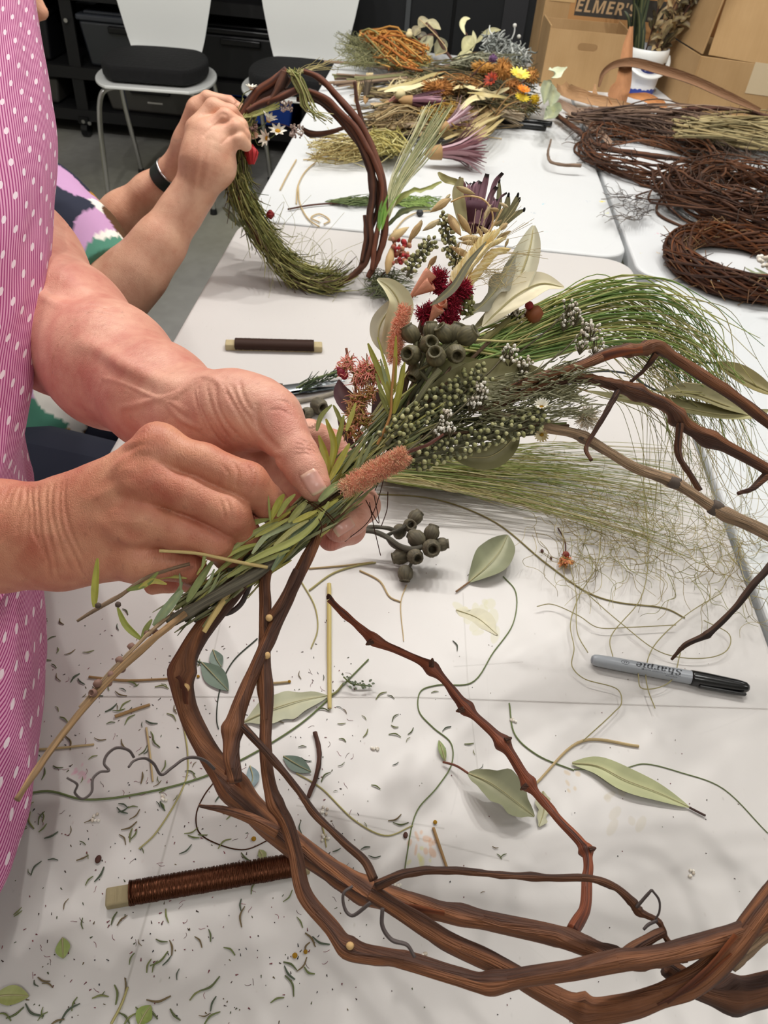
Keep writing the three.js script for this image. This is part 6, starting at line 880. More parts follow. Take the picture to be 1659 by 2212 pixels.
// leaves
function tleaf(label, l, hw, hex, o = {}) { seed(l[0][0]); const t = thing('fallen_leaf', label, 'leaf', null), pts = TT(l, o.h ?? 0.002); addLeaf(t, pts, hw, hex, { face: o.face ?? V(0, 1, 0.15), shape: gumLeaf, n: 24, curl: 0.12, fold: 0.1, rib: 0xd0c896, vary: 0.08, ...o }).name = 'blade'; mesh('midrib', tube(pts.map((p) => p.clone().add(V(0, 0.0005, 0))), [0.0006, 0.0004, 0.0002], { seg: 5, n: 20 }), M.midrib ??= std(0xb8b088, 0.7), t); if (o.stalk) mesh('leaf_stalk', tube(TT(o.stalk, o.h ?? 0.002), 0.0009, { seg: 6 }), std(o.stalkHex ?? 0x8a6a4c, 0.7), t); return t; }
tleaf('grey-green leaf with a pinkish stalk right of the gumnut sprig', [[1014, 1257], [1050, 1225, 0.006], [1080, 1190, 0.010], [1097, 1156, 0.014]], 0.0165, 0x84876c, { curl: 0.5, wave: 0.12, waves: 10, stalk: [[985, 1278], [1014, 1257]] });
tleaf('torn curling grey-green leaf crossed by the long reddish shoot', [[1012, 1671, 0.012], [1060, 1692, 0.016], [1110, 1728, 0.014], [1154, 1764, 0.006]], 0.0125, 0x7f8064, { curl: 0.35, jag: 0.25, stalk: [[957, 1646, 0.003], [985, 1654, 0.007], [1012, 1671, 0.012]], stalkHex: 0x7a4a3a });
tleaf('loose torn leaf scrap beside the crossed grey-green leaf', [[1173, 1710], [1176, 1745], [1164, 1786]], 0.0055, 0xa3a184, { jag: 0.5, teeth: 10 });
tleaf('yellow-green leaf with a dark stalk at the right of the table', [[1236, 1649], [1290, 1655, 0.004], [1350, 1685, 0.005], [1420, 1712, 0.004], [1489, 1744]], 0.0095, 0xa2a57c, { curl: 0.2, stalk: [[1489, 1744], [1508, 1754], [1524, 1762]], stalkHex: 0x4e3a34 });
tleaf('pale wavy-edged leaf lying under the straight cane', [[527, 1560], [580, 1536, 0.004], [640, 1516, 0.004], [708, 1503]], 0.0105, 0xa4a58a, { jag: 0.35, teeth: 7, wave: 0.15, stalk: [[708, 1503], [725, 1496], [742, 1476]], stalkHex: 0x8a8a5a });
tleaf('faint dried leaf fragment pressed flat below the grey-green leaf', [[985, 1318, 0.0006], [1030, 1335, 0.0006], [1075, 1372, 0.0006]], 0.010, 0xbdb8a0, { curl: 0, fold: 0, jag: 0.4 });
tleaf('small round teal leaf above its larger twin', [[460, 1404], [468, 1425], [478, 1441]], 0.0055, 0x66786c, { rib: 0x8a9a88 }); tleaf('larger teal leaf lying below the small round one', [[436, 1432], [465, 1462], [493, 1492]], 0.0082, 0x5c6e5e, { rib: 0x8a9a88, stalk: [[417, 1426], [436, 1432]], stalkHex: 0x55624e }); tleaf('teal leaf beside the lower end of the straight cane', [[612, 1634], [642, 1652], [672, 1668]], 0.0056, 0x5f7064, { rib: 0x8a9a88 }); tleaf('bluish leaf tucked behind the thick cane', [[540, 1655], [546, 1680], [540, 1704]], 0.0048, 0x74858a, { rib: 0x9aaaa8 }); tleaf('olive leaf cut off by the left edge of the table view', [[-15, 2154], [25, 2150], [62, 2152]], 0.005, 0x8f9458, {}); tleaf('short green leaf below the spool end', [[135, 2026], [136, 2050], [137, 2070]], 0.0042, 0x8a9a58, {}); tleaf('bright green leaf pile tip at the bottom edge', [[300, 2215], [312, 2192], [326, 2172]], 0.005, 0x76863e, {});
tleaf('pointed olive leaf standing at the stalk of the torn leaf', [[962, 1644, 0.002], [955, 1620, 0.004], [948, 1599, 0.002]], 0.0028, 0x77854e, {}); tleaf('short cut leaf end below the yellow daub', [[560, 1836], [566, 1848], [562, 1858]], 0.003, 0x84885a, {});
// straws, sticks, stalks
const straw = std(0xd3c07e, 0.6), strawPale = std(0xc8b083, 0.7), grassG = std(0x6f7d4e, 0.7), grassY = std(0xb6ad74, 0.7), stickB = std(0x6a4438, 0.75, { map: palebark }), stickT = std(0xa68458, 0.75);
const ln = (name, label, l, r, m, cat, o = {}) => single(name, tube(TT(l, r + 0.0002), Array.isArray(r) ? r : [r, r, r * 0.8], { seg: 6, n: Math.max(12, l.length * 6), ...o }), m, label, cat);
ln('drinking_straw_stalk'.replace('drinking_', ''), 'straight yellow straw stalk left of the long reddish shoot', [[711, 1262], [711, 1390], [712, 1530]], 0.0024, straw, 'straw', { rough: 0.05 });
ln('stick', 'short brown bent stick right of the straight cane', [[681, 1582], [690, 1630], [682, 1680], [665, 1722]], 0.0021, stickB, 'twig', { rough: 0.2 });
ln('stick', 'thick tan stick among clippings at the left', [[248, 1548], [285, 1535], [324, 1522]], 0.0014, stickT, 'twig'); ln('stalk', 'thin brown stalk behind the beige stick', [[192, 1462], [270, 1470], [366, 1466]], 0.0011, stickT, 'stalk'); ln('stalk', 'pale stalk at the left edge of the table', [[-10, 1620], [100, 1618], [203, 1608]], 0.001, strawPale, 'stalk'); ln('stalk', 'pale stalk standing among the clippings left of the tendril', [[316, 1572], [324, 1630], [330, 1688]], 0.0009, strawPale, 'stalk'); ln('stalk', 'short straw with yellow button flower by the forked canes', [[545, 1475], [580, 1476], [622, 1473]], 0.0011, strawPale, 'stalk'); ln('stalk', 'short straw stalk left of the yellow daub stain', [[936, 1788], [950, 1830], [966, 1876]], 0.0012, stickT, 'stalk'); ln('stalk', 'thick beige stalk under the torn leaf', [[1659, 1520], [1560, 1580], [1380, 1612], [1260, 1600], [1155, 1695]].slice(2), 0.0012, strawPale, 'stalk');
ln('stalk', 'olive stalk piece at the left table edge', [[-10, 1520], [15, 1512], [36, 1502]], 0.0015, stickB, 'stalk'); ln('stalk', 'leafy brown stalk hooking near the pink shirt hem', [[26, 1540], [55, 1500], [75, 1460], [74, 1442]], 0.0012, stickB, 'stalk');
const G = (label, l, r, m = grassG) => ln('grass_blade', label, l, r * 0.72, m, 'grass blade');
G('long olive grass stalk sweeping right under the gumnut sprig', [[790, 1066], [939, 1078], [1066, 1126], [1180, 1217], [1270, 1280], [1330, 1300], [1440, 1315], [1480, 1335]], 0.0011, std(0x8c8050, 0.7)); G('looping thin green blade left of the long shoot', [[1087, 1245], [1113, 1276], [1109, 1345], [1065, 1410], [1018, 1475], [944, 1480], [909, 1493], [905, 1536], [935, 1571], [974, 1605], [976, 1649], [944, 1701], [900, 1753], [879, 1848], [874, 1883]], 0.0008); G('short curved green blade above the yellow-green leaf', [[1100, 1519], [1113, 1588], [1161, 1631], [1240, 1664]], 0.0009); G('fine green hair arching over the yellow-green leaf', [[1240, 1662], [1345, 1660], [1392, 1650], [1472, 1669], [1560, 1702], [1659, 1800]], 0.0006); G('yellow grass curve running to the small red seed', [[640, 1670], [692, 1701], [770, 1775], [835, 1805], [892, 1783]], 0.0008, grassY); G('long green blade sweeping across at the left', [[-10, 1732], [100, 1709], [185, 1727], [309, 1713], [463, 1669], [640, 1570], [720, 1500], [796, 1424]], 0.0011); G('thin green blade hanging down left of the thick cane', [[386, 1520], [405, 1624], [401, 1686], [336, 1800], [300, 1834]], 0.0009, grassY); G('dark curving tendril stem by the teal leaves', [[556, 1379], [502, 1430], [475, 1490], [468, 1555], [472, 1575]], 0.0008, std(0x3c4238, 0.7)); G('pale grass blade pair at the lower left', [[240, 2212], [262, 2170], [276, 2132]], 0.0012, grassY); G('straw fibre beneath the spool', [[690, 1760], [700, 1800], [705, 1830]], 0.0008, grassY); G('pale stalk running right from the bundle shadow', [[667, 1228], [740, 1222], [806, 1214]], 0.0012, strawPale); G('bent straw blade below the bundle', [[668, 1275], [720, 1238], [770, 1222], [812, 1215]], 0.0013, grassY); G('straw blade trailing from the gumnut sprig', [[777, 1232], [820, 1255], [843, 1290], [866, 1300]], 0.0012, strawPale); G('fine twig forking below the gumnut sprig', [[878, 1264], [866, 1300], [872, 1385]], 0.0008, strawPale); G('curled green blade left of the straw stalk', [[650, 1255], [680, 1310], [686, 1360], [672, 1400]], 0.001, grassY);
ln('copper_wire_scrap', 'thin dark wire scrap curling above the spool', [[470, 1680], [440, 1720], [424, 1760], [430, 1798], [475, 1825], [530, 1835], [585, 1812]], 0.0005, copperM, 'wire');
for (const [x, y, r, lab] of [[548, 1812, 5, 'yellow flower button above the copper spool'], [637, 2064, 5, 'orange flower button right of the bottom clippings'], [660, 2056, 4, 'tiny orange flower button beside the larger one'], [940, 1776, 4.5, 'yellow flower button above the short straw stalk'], [625, 1472, 4, 'yellow flower button on a straw near the canes'], [428, 1461, 4, 'yellow flower button by the teal leaves']]) single('flower_button', ball(R(r, 0.6), T(x, y, R(r, 0.6) * 0.8), 1, 0.8, 1, 10), yolk, lab, 'flower bud');
for (const [x, y, r, lab] of [[876, 1804, 5, 'small red-brown seed at the end of the yellow grass curve'], [1171, 1190, 5, 'dark brown seed left of the fallen orange flower'], [1190, 1206, 4, 'smaller dark seed next to the fallen orange flower'], [212, 1856, 6, 'red-brown bark chip above the spool end'], [707, 1340, 3, 'small dark seed beside the straw stalk']]) single('seed', ball(R(r, 0.6), T(x, y, R(r, 0.6) * 0.6), 1, 0.7, 1.4, 10), std(0x4e2a20, 0.7), lab, 'seed');
{ const t = thing('fallen_flower', 'little dried orange flower fallen near the loose grass', 'dried flower', null), c = T(1222, 1206, 0.006); seed(5); for (let i = 0; i < 30; i++) { const a = rnd() * 6.3, d = V(Math.cos(a) * 0.8, rr(-0.4, 0.6), 0.7 + Math.sin(a) * 0.5); mesh('petal', leaf([c, c.clone().addScaledVector(d, 0.006), c.clone().addScaledVector(d, 0.010).add(V(0, rr(-0.003, 0.002), 0))], [0.0012, 0.002, 0.0004], DN, { n: 4, m: 2 }), pick([M.peachA ??= std(0xd99a5c, 0.8), M.peachB ??= std(0xc97a52, 0.8)]), t); } mesh('stem', tube(TT([[1222, 1198, 0.008], [1220, 1168, 0.004], [1205, 1140, 0.002]]), 0.0008, { seg: 6 }), stickB, t); mesh('flower_centre', ball(0.004, c.clone().add(V(0, 0.002, -0.003))), std(0x8a3a34, 0.8), t); }
{ const t = thing('green_sprig', 'small dark green leafy sprig lying right of the straw stalk', 'sprig', null); seed(6); const st = TT([[742, 1462, 0.003], [758, 1476, 0.004], [780, 1480, 0.004], [803, 1482, 0.003]]); mesh('stem', tube(st, 0.0007, { seg: 5 }), grassG, t); for (let i = 0; i < 22; i++) { const p = T(742 + i * 2.9, 1466 + Math.min(14, i * 1.5) + rr(-8, 10), rr(0.002, 0.006)); addLeaf(t, [p, p.clone().add(V(rr(-0.003, 0.003), 0.001, rr(-0.003, 0.003)))], 0.0011, 0x4d5a48, { n: 4, face: DN }); } }
{ const t = thing('green_sprig', 'dark green needle sprig lying on the scissor blades', 'sprig', null), s = new Strands(); seed(7); for (let i = 0; i < 70; i++) { const x = rr(645, 735), y = 842 - (x - 640) * 0.40 + rr(-12, 10); s.add([T(x, y, 0.012), T(x + rr(8, 30), y - rr(2, 18), rr(0.008, 0.03))], 0.001, 0.0004, C(pick([0x44553c, 0x56664a, 0x37462f]), 0.15), 3); } stuffPart('needles', s.geo(), M.plant, t); mesh('stem', tube(TT([[640, 838, 0.012], [680, 818, 0.018], [740, 800, 0.02]]), 0.0012, { seg: 6 }), grassG, t); }
// dry feathery grass clump
{
  seed(301); const s = new Strands(), cols = [0x9ca45c, 0x8c9a54, 0xb0ac70, 0xc0b880, 0xa89a6c, 0x7c8a4c, 0xccc298];
  for (let i = 0; i < 250; i++) { const v = rr(-1, 1), h = rr(0.004, 0.045), y0 = 1012 + v * 22, L = rr(0.35, 1); const pts = [T(805 + rr(-10, 30), y0, h)]; for (let k = 1; k <= 5; k++) { const t = k / 5 * L; pts.push(T(820 + t * 720, 1010 + v * (22 + t * 105) + t * t * 95 + rr(-9, 9), Math.max(0.001, h * (1 - t * 0.7) + rr(-0.004, 0.004)))); } s.add(pts, rr(0.0005, 0.0009), 0.00025, C(pick(cols), 0.15), 16); }
  for (let i = 0; i < 230; i++) { let x = rr(1130, 1640), y = 1075 + (x - 1100) * 0.2 + rr(-70, 110), a = rr(-0.4, 1.4); const pts = []; for (let k = 0; k < 7; k++) { pts.push(T(x, y, rr(0.001, 0.02))); x += Math.cos(a) * rr(10, 34); y += Math.sin(a) * rr(10, 34); a += rr(-1.1, 1.1); } s.add(pts, 0.0004, 0.00022, C(pick([0x9a8a58, 0xa89a66, 0x8a7a48, 0xb8ac80, 0x8c8a50]), 0.15), 20); }
  single('dry_grass', s.geo(), M.plant, 'feathery clump of dry green-gold grass spread across the table at right', 'grass', null, 'stuff');
  const loose = std(0xa39a6c, 0.7);
  [['loose grass hair looping left of the pen', [[1300, 1130], [1290, 1220], [1250, 1290], [1232, 1350], [1240, 1400], [1236, 1440], [1260, 1465], [1335, 1490], [1342, 1520], [1325, 1540], [1260, 1600]]], ['loose grass hair crossing the pen barrel', [[1390, 1060], [1400, 1180], [1396, 1250], [1380, 1300], [1318, 1380], [1324, 1420]]], ['loose grass hair sweeping over the pen cap side', [[1560, 1280], [1480, 1330], [1410, 1400], [1395, 1450], [1400, 1490], [1415, 1530]]], ['green grass stalk running down to the right above the pen', [[1260, 1275], [1340, 1345], [1430, 1410], [1520, 1422], [1570, 1405], [1575, 1370], [1520, 1340]]], ['curled grass hair under the fallen orange flower', [[1160, 1310], [1190, 1305], [1250, 1330], [1290, 1355], [1360, 1355], [1460, 1350]]], ['grass hair hanging beside the orange flower', [[1228, 1210], [1244, 1280], [1248, 1370], [1270, 1410]]], ['grass hair over the pen end toward the loop', [[1300, 1437], [1345, 1440], [1375, 1448], [1384, 1485], [1410, 1488], [1450, 1470], [1470, 1410]]]].forEach(([lab, l]) => single('grass_blade', tube(TT(l, 0.006), 0.0005, { seg: 5, n: l.length * 7 }), loose, lab, 'grass blade'));
}
// needle leaf clippings: single things, shared shapes
{
  seed(401); const mats = [std(0x77824e, 0.7), std(0x667048, 0.7), std(0x8a8f5a, 0.7), std(0x566250, 0.75), std(0x7d6c4c, 0.8)], shapes = [];
  for (let i = 0; i < 9; i++) { const l = rr(0.007, 0.0125), b = rr(-0.22, 0.22) * l; shapes.push(tube([V(-l / 2, 0, 0), V(0, rr(0, 0.0008), b), V(l / 2, 0, rr(-0.1, 0.1) * l)], [0.0005, 0.00085, 0.0004], { seg: 5, n: 8, flat: 0.7 })); }
  let n = 0;
  const put = (x, y, s = 1) => { const p = T(x, y, 0.0008); const m = mesh('needle_clipping', shapes[Math.floor(rnd() * 9)], pick(mats), scene); m.position.copy(p); m.rotation.y = rnd() * 6.3; m.scale.setScalar(s * rr(0.8, 1.25)); tag(m, 'dark green needle leaf clipping scattered on the grey-white table', 'leaf clipping', 'needle leaf clippings on the near table'); n++; };
  for (const [x, y] of zx(0, 1200, 2.592, [[235, 340], [345, 370], [290, 460], [320, 530], [390, 540], [495, 533], [260, 590], [300, 620], [205, 650], [210, 690], [330, 680], [420, 685], [455, 705], [180, 730], [205, 810], [680, 770], [905, 743], [740, 720], [620, 850], [700, 840], [720, 870], [355, 920], [620, 940], [730, 920], [850, 930], [960, 905], [985, 860], [850, 1010], [880, 1040], [105, 990], [155, 1050], [380, 1050], [690, 1055], [800, 1090], [520, 1130], [60, 1160], [75, 1225], [145, 1225], [240, 1220], [15, 1310], [165, 1385], [790, 1245], [915, 1310], [905, 1405], [690, 1420], [110, 1465], [235, 1470], [240, 1525], [120, 1530], [1070, 1540], [1230, 1355], [1310, 1460], [660, 400], [700, 315]])) put(x, y);
  for (const [x, y] of zx(0, 1700, 2.304, [[95, 155], [160, 165], [210, 150], [105, 215], [255, 240], [610, 115], [655, 240], [810, 95], [410, 350], [495, 435], [570, 655], [835, 640], [1210, 645], [1200, 590], [1430, 540], [1490, 675], [805, 765], [850, 800], [830, 860], [740, 890], [655, 855], [790, 850], [220, 955], [235, 990], [570, 1035], [790, 1045], [75, 1125], [175, 1105], [350, 1130], [370, 1080], [875, 1130], [975, 1035], [1040, 975], [1065, 1080], [1055, 1160], [620, 1150], [1380, 1060], [1440, 925], [1440, 990], [1500, 880], [1545, 760], [1530, 800], [1600, 760], [1140, 820], [1040, 740], [1445, 890], [1540, 915], [15, 1150], [280, 1175], [650, 1170], [690, 1140], [750, 1130], [1500, 200], [1225, 350], [965, 245], [1010, 235]])) put(x, y);
  for (const [x, y] of zx(640, 1180, 2.304, [[130, 820], [240, 820], [225, 880], [495, 855], [490, 895], [490, 945], [570, 920], [230, 965], [345, 930], [395, 1200], [150, 1150], [490, 1350], [520, 1375], [750, 910], [860, 980], [690, 725], [425, 745], [470, 750], [20, 640], [30, 1000], [50, 1060], [345, 1505], [390, 1540], [200, 1510], [860, 320], [790, 495]])) put(x, y, 0.85);
  for (let i = 0; i < 70; i++) put(rr(20, 720) * rr(0.4, 1), rr(1420, 2200), rr(0.5, 0.95));
  for (let i = 0; i < 16; i++) put(rr(700, 1100), rr(1500, 2100), rr(0.4, 0.7));
  // crumbs of bark, petals and dust
  const s = new Strands(); seed(402); for (let i = 0; i < 600; i++) { const far = rnd() < 0.25, x = far ? rr(300, 1640) : rr(0, 780), y = far ? rr(1150, 2212) : rr(1330, 2212), p = T(x, y, 0.0005), a = rnd() * 6.3, l = rr(0.0004, far ? 0.0012 : 0.0022); s.add([p, p.clone().add(V(Math.cos(a) * l, 0, Math.sin(a) * l))], rr(0.0003, 0.0006), 0.0002, C(pick([0x3a2a22, 0x4c3a34, 0x7a3a44, 0x2c2c30, 0x6a5a3a, 0x8a4a50, 0x50583a]), 0.2), 2); }
  for (let i = 0; i < 90; i++) { let x = rr(60, 760), y = rr(1450, 2150), a = rnd() * 6.3; const pts = []; for (let k = 0; k < 4; k++) { pts.push(T(x, y, 0.0004)); a += rr(-0.9, 0.9); x += Math.cos(a) * 5; y += Math.sin(a) * 5; } s.add(pts, 0.00018, 0.00012, C(pick([0xa05a68, 0x8a4454, 0x6a4a48]), 0.2), 6); }
  single('crumbs', s.geo(), M.plant, 'tiny dark crumbs of bark, seed and petal strewn over the table', 'debris', null, 'stuff');
  for (const [x, y, lab] of [[352, 1722, 'below the tendril curl'], [205, 1765, 'at the left above the spool'], [700, 1750, 'right of the thick cane'], [702, 1810, 'above the second cane bend'], [860, 1915, 'under the cane junction'], [1108, 1560, 'beside the short curved blade'], [810, 1616, 'right of the brown stick'], [1495, 1886, 'near the right side of the table'], [915, 2062, 'between the lower canes']]) { const t = thing('white_bud', 'pinch of tiny white buds ' + lab, 'flower buds', null); for (let i = 0; i < 6; i++) mesh('floret', popGeo.clone().scale(0.0012, 0.0012, 0.0012).translate(...T(x + rr(-8, 8), y + rr(-8, 8), 0.001).toArray()), popMats[i % 3], t); }
}
// ---------------------------------------------------------------- the green wreath held up by the second person
{
  seed(501);
  const zW = (l) => zx(440, 120, 3.19, l), dW = (y) => lerp(1.135, 1.20, clamp((y - 150) / 480)), WP = (l, o = 0) => zW(l).map(([x, y]) => P(x, y, dW(y) + o));
  const t = thing('vine_wreath', 'smaller vine wreath half covered in green needles, held upright over the table', 'wreath', null), red = std(0x9a7468, 0.7, { map: barkMap }), br = std(0x80665a, 0.75, { map: barkMap });
  const k = (l, r, m = br, o = 0) => mesh('cane', tube(WP(l, o), r.map((q) => R(q, 1.16)), { n: l.length * 8, seg: 9, rough: 0.2 }), m, t);
  k([[690, 105], [790, 150], [900, 260], [1000, 370], [1080, 470], [1160, 640], [1215, 800], [1240, 960], [1250, 1150], [1240, 1260], [1190, 1420], [1130, 1530]], [6, 7, 7, 8, 8, 8, 9, 9, 8, 8, 7, 6], red);
  k([[560, 250], [650, 240], [760, 270], [880, 350], [980, 450], [1060, 570], [1120, 700], [1160, 850], [1160, 1000], [1140, 1150], [1150, 1300], [1100, 1440], [1020, 1520], [920, 1580]], [6, 7, 8, 8, 8, 8, 9, 9, 8, 8, 8, 8, 7, 6]);
  k([[640, 300], [780, 310], [900, 400], [1000, 520], [1090, 640], [1140, 780], [1190, 900], [1200, 1050], [1130, 1250], [1110, 1380], [1060, 1500]], [5, 6, 7, 6, 7, 7, 7, 6, 7, 6, 6], br, 0.008);
  k([[720, 240], [850, 300], [960, 410], [1050, 500], [1130, 640], [1190, 760], [1230, 900], [1220, 1080], [1180, 1300], [1160, 1480]], [5, 6, 6, 6, 6, 6, 6, 6, 6, 5], red, -0.006);
  k([[575, 100], [480, 180], [390, 240], [320, 320], [270, 410], [250, 520], [230, 700], [230, 900], [280, 1080], [360, 1240], [460, 1370], [560, 1470], [700, 1560], [860, 1600], [1000, 1540]], [8, 9, 9, 10, 9, 8, 8, 8, 8, 8, 8, 7, 7, 7, 6], red);
  k([[590, 150], [520, 230], [430, 280], [340, 330], [290, 400], [240, 560]], [9, 11, 11, 10, 9, 8], br, 0.006); k([[640, 240], [520, 290], [400, 330], [300, 390]], [7, 8, 8, 7], red, -0.008); k([[440, 340], [520, 220], [560, 110]], [6, 9, 8], br, -0.008);
  k([[680, 510], [740, 540], [860, 530], [960, 500]], [5, 7, 5, 4], br, 0.02); k([[1040, 180], [1060, 330], [1090, 450], [1110, 540]], [4, 4, 5, 5], br, 0.004); k([[1110, 1100], [1120, 1250], [1090, 1420]], [5, 6, 5], br, -0.004);
  // needles tied over the lower left of the ring
  const ring = zW([[300, 410], [240, 540], [215, 700], [230, 860], [280, 1020], [370, 1180], [480, 1340], [590, 1460], [740, 1540], [880, 1560], [1010, 1500]]), rp = spline(ring.map(([x, y]) => P(x, y, dW(y))), 100), g = new Strands();
  for (let i = 0; i < 2000; i++) { const a = Math.floor(rr(0, 88)), L = Math.floor(rr(5, 15)), b = Math.min(100, a + L), w = R(rr(2, a < 60 ? 32 : 32), 1.16), o = anyDir().multiplyScalar(w), e = o.clone().multiplyScalar(rr(0.6, 1.9)).add(jit(V(0, 0, 0), 0.006)); g.add([rp[a].clone().add(o), rp[(a + b) >> 1].clone().addScaledVector(o, 1.05), rp[b].clone().add(e)], rr(0.0008, 0.0015), 0.0005, C(pick([0x7d8040, 0x8f8c4c, 0x6b7038, 0x9c985c, 0xa8a468, 0x565c30, 0x74703c, 0x5c4638]), 0.15), 4); }
  for (let i = 0; i < 60; i++) { const a = Math.floor(rr(55, 95)), q = rp[a]; g.add([q.clone(), jit(q.clone().addScaledVector(AY, rr(0.01, 0.04)), 0.03), jit(q.clone().addScaledVector(AY, rr(-0.02, 0.07)), 0.06)], 0.0004, 0.00025, C(pick([0x9c985c, 0xa8a468, 0x8f8c4c]), 0.1), 8); }
  stuffPart('needle_wrapping', g.geo(), M.plant, t);
  // straw tied at the top
  const s = new Strands(); for (let i = 0; i < 46; i++) { const x = rr(560, 690), e = rr(-1, 1); s.add(WP([[x, rr(80, 130)], [640 + e * 40, 150], [690 + e * 40, 260], [720 + e * 60, 360], [rr(760, 900), rr(400, 480)]].slice(0, 3 + Math.floor(rnd() * 3)), -0.012 + rr(-0.006, 0.006)), 0.0009, 0.0006, C(pick([0xa8a468, 0x8f9050, 0xbdb582, 0x7a8044]), 0.12), 10); }
  for (let i = 0; i < 16; i++) s.add(WP([[640, 110], [720 + rr(-20, 40), 75 + rr(-20, 30)], [850 + rr(-60, 90), 40 + rr(-40, 70)]], 0.01), 0.0005, 0.0003, C(0xa89c68, 0.15), 8);
  for (let i = 0; i < 40; i++) s.add(WP([[250 + rr(-40, 30), 430], [360, 400 + rr(-20, 20)], [500 + rr(-30, 30), 340 + rr(-20, 30)]], -0.01), 0.001, 0.0005, C(pick([0x8f9050, 0x7a8044, 0xa8a468]), 0.12), 6);
  stuffPart('straw_tie', s.geo(), M.plant, t);
  // sprays and flowers
  const f = new Strands(); for (let i = 0; i < 84; i++) { const e = rr(-1, 1), L = rr(0.55, 1); f.add([P(832 + rr(-4, 4), 470 + rr(-10, 20), 1.18), P(848 + e * 14 + 10 * L, 470 - 90 * L, 1.185), P(870 + e * 26 + 45 * L, 470 - 190 * L + rr(-8, 8), 1.19), P(876 + e * 34 + 74 * L, 470 - 255 * L + rr(-10, 10), 1.195)], 0.0006, rr(0.0004, 0.0009), C(pick([0xd0cca4, 0xb4b284, 0xa4a478, 0xdcd8b8, 0x8a9468]), 0.12), 8); }
  single('grass_spray', f.geo(), M.plant, 'pale foxtail grass spray rising from the right side of the green wreath', 'grass', null, 'stuff');
  const b = thing('leaf_sprig', 'bright green blades and a serrated leaf tied at the right of the green wreath', 'leaf sprig', null); seed(502);
  for (const [l, w, h] of [[[[1210, 1210], [1230, 1080], [1270, 960]], 22, 0x5a8a2c], [[[1225, 1200], [1250, 1100], [1250, 1000]], 20, 0x6c9a34], [[[1200, 1190], [1215, 1060], [1230, 1000]], 16, 0x4d7a2a], [[[1245, 1130], [1300, 1020], [1360, 950]], 14, 0x7d9a48]]) addLeaf(b, WP(l, -0.01), R(w / 3.19 / 2, 1.17), h); addLeaf(b, WP([[1260, 1090], [1340, 1000], [1420, 940], [1530, 920], [1640, 870]], 0.02), R(6, 1.18), 0x8a8f4c, { jag: 0.6, teeth: 14 }); addLeaf(b, WP([[1270, 1170], [1340, 1100], [1420, 1060], [1560, 1050]], 0.03), R(6, 1.18), 0x55603a, { jag: 0.5, teeth: 12 });
  const wd = (label, x, y, ux, uy, r, open) => { const d = thing('paper_daisy', label, 'white flowers', null), p = WP([[x, y]], -0.005)[0]; daisy(d, p, V(0, 0, 0).addScaledVector(AX, ux).addScaledVector(AY, uy).addScaledVector(AZ, 0.7), R(r, 1.15), 16, whiteP, yolk, open); mesh('stem', tube([p, p.clone().add(V(-0.015, -0.012, -0.004)), WP([[330, 500]])[0]], 0.0007, { seg: 5 }), grassG, d); };
  wd('white paper daisy facing the camera with a yellow eye, on the green wreath', 510, 525, 0.1, 0.35, 20, 0.35); wd('white paper daisy left of the yellow-eyed one', 440, 572, -0.5, -0.2, 18, 0.7); wd('white paper daisy above the yellow-eyed one', 445, 450, 0.5, 0.6, 17, 0.8); wd('white paper daisy at the crook of the wreath by the knuckles', 330, 232, 0.1, 0.8, 13, 0.6);
  const cl = (label, x, y, r, n, cols) => { const c = thing('flower_cluster', label, 'dried flower', null); for (let i = 0; i < n; i++) { const p = WP([[x + rr(-r, r), y + rr(-r, r)]], rr(-0.012, 0.004))[0]; mesh('floret', ball(R(rr(1.8, 2.8), 1.16), p, 1, 1, 1, 6), pick(cols), c); } mesh('stem', tube([WP([[x, y]])[0], WP([[x - 80, y - 40]])[0], WP([[x - 200, y - 60]])[0]], 0.0006, { seg: 5 }), stickB, c); };
  const fl = [std(0xb3a096, 0.85), std(0x9a857c, 0.85), std(0xcfc2b6, 0.85)];
  cl('dusty pinkish flower cluster hanging at the wreath centre', 640, 520, 46, 70, fl); cl('dusty pinkish flower cluster just under the wreath crown', 570, 350, 38, 60, fl); cl('dull brown flower cluster beside the thumb tip', 345, 495, 26, 30, [std(0x8a6a62, 0.85), std(0x6a5048, 0.85)]);
  { const c = thing('red_flower', 'bright red papery bud below the knuckles on the wreath', 'dried flower', null), p = WP([[328, 670]], -0.008)[0]; for (let i = 0; i < 10; i++) { const a = i * 0.63; mesh('petal', leaf([p.clone().addScaledVector(AY, 0.012), p.clone().addScaledVector(AX, Math.cos(a) * 0.009).addScaledVector(AZ, Math.sin(a) * 0.009), p.clone().addScaledVector(AY, -0.017).addScaledVector(AX, Math.cos(a) * 0.004)], [0.003, 0.006, 0.002], AX.clone().multiplyScalar(Math.cos(a)).addScaledVector(AZ, Math.sin(a)), { n: 6, m: 3 }), M.redP ??= std(0xb52a2e, 0.7), c); } mesh('stem', tube([p, WP([[290, 600]])[0]], 0.001, { seg: 5 }), grassG, c); }
  { const c = thing('red_flower', 'small dark red flower bud sticking out inside the wreath', 'dried flower', null), p = WP([[460, 1095]], -0.008)[0]; for (let i = 0; i < 9; i++) { const a = i * 0.7; mesh('petal', leaf([p.clone().addScaledVector(AX, 0.006), p.clone().addScaledVector(AY, Math.cos(a) * 0.006).addScaledVector(AZ, Math.sin(a) * 0.006), p.clone().addScaledVector(AX, -0.006).addScaledVector(AY, Math.cos(a) * 0.002)], [0.002, 0.0045, 0.001], AY.clone().multiplyScalar(Math.cos(a)).addScaledVector(AZ, Math.sin(a)), { n: 5, m: 2 }), M.redD ??= std(0x8a2222, 0.75), c); } mesh('stem', tube([p, WP([[400, 1090]])[0], WP([[340, 1060]])[0]], 0.0008, { seg: 5 }), grassG, c); }
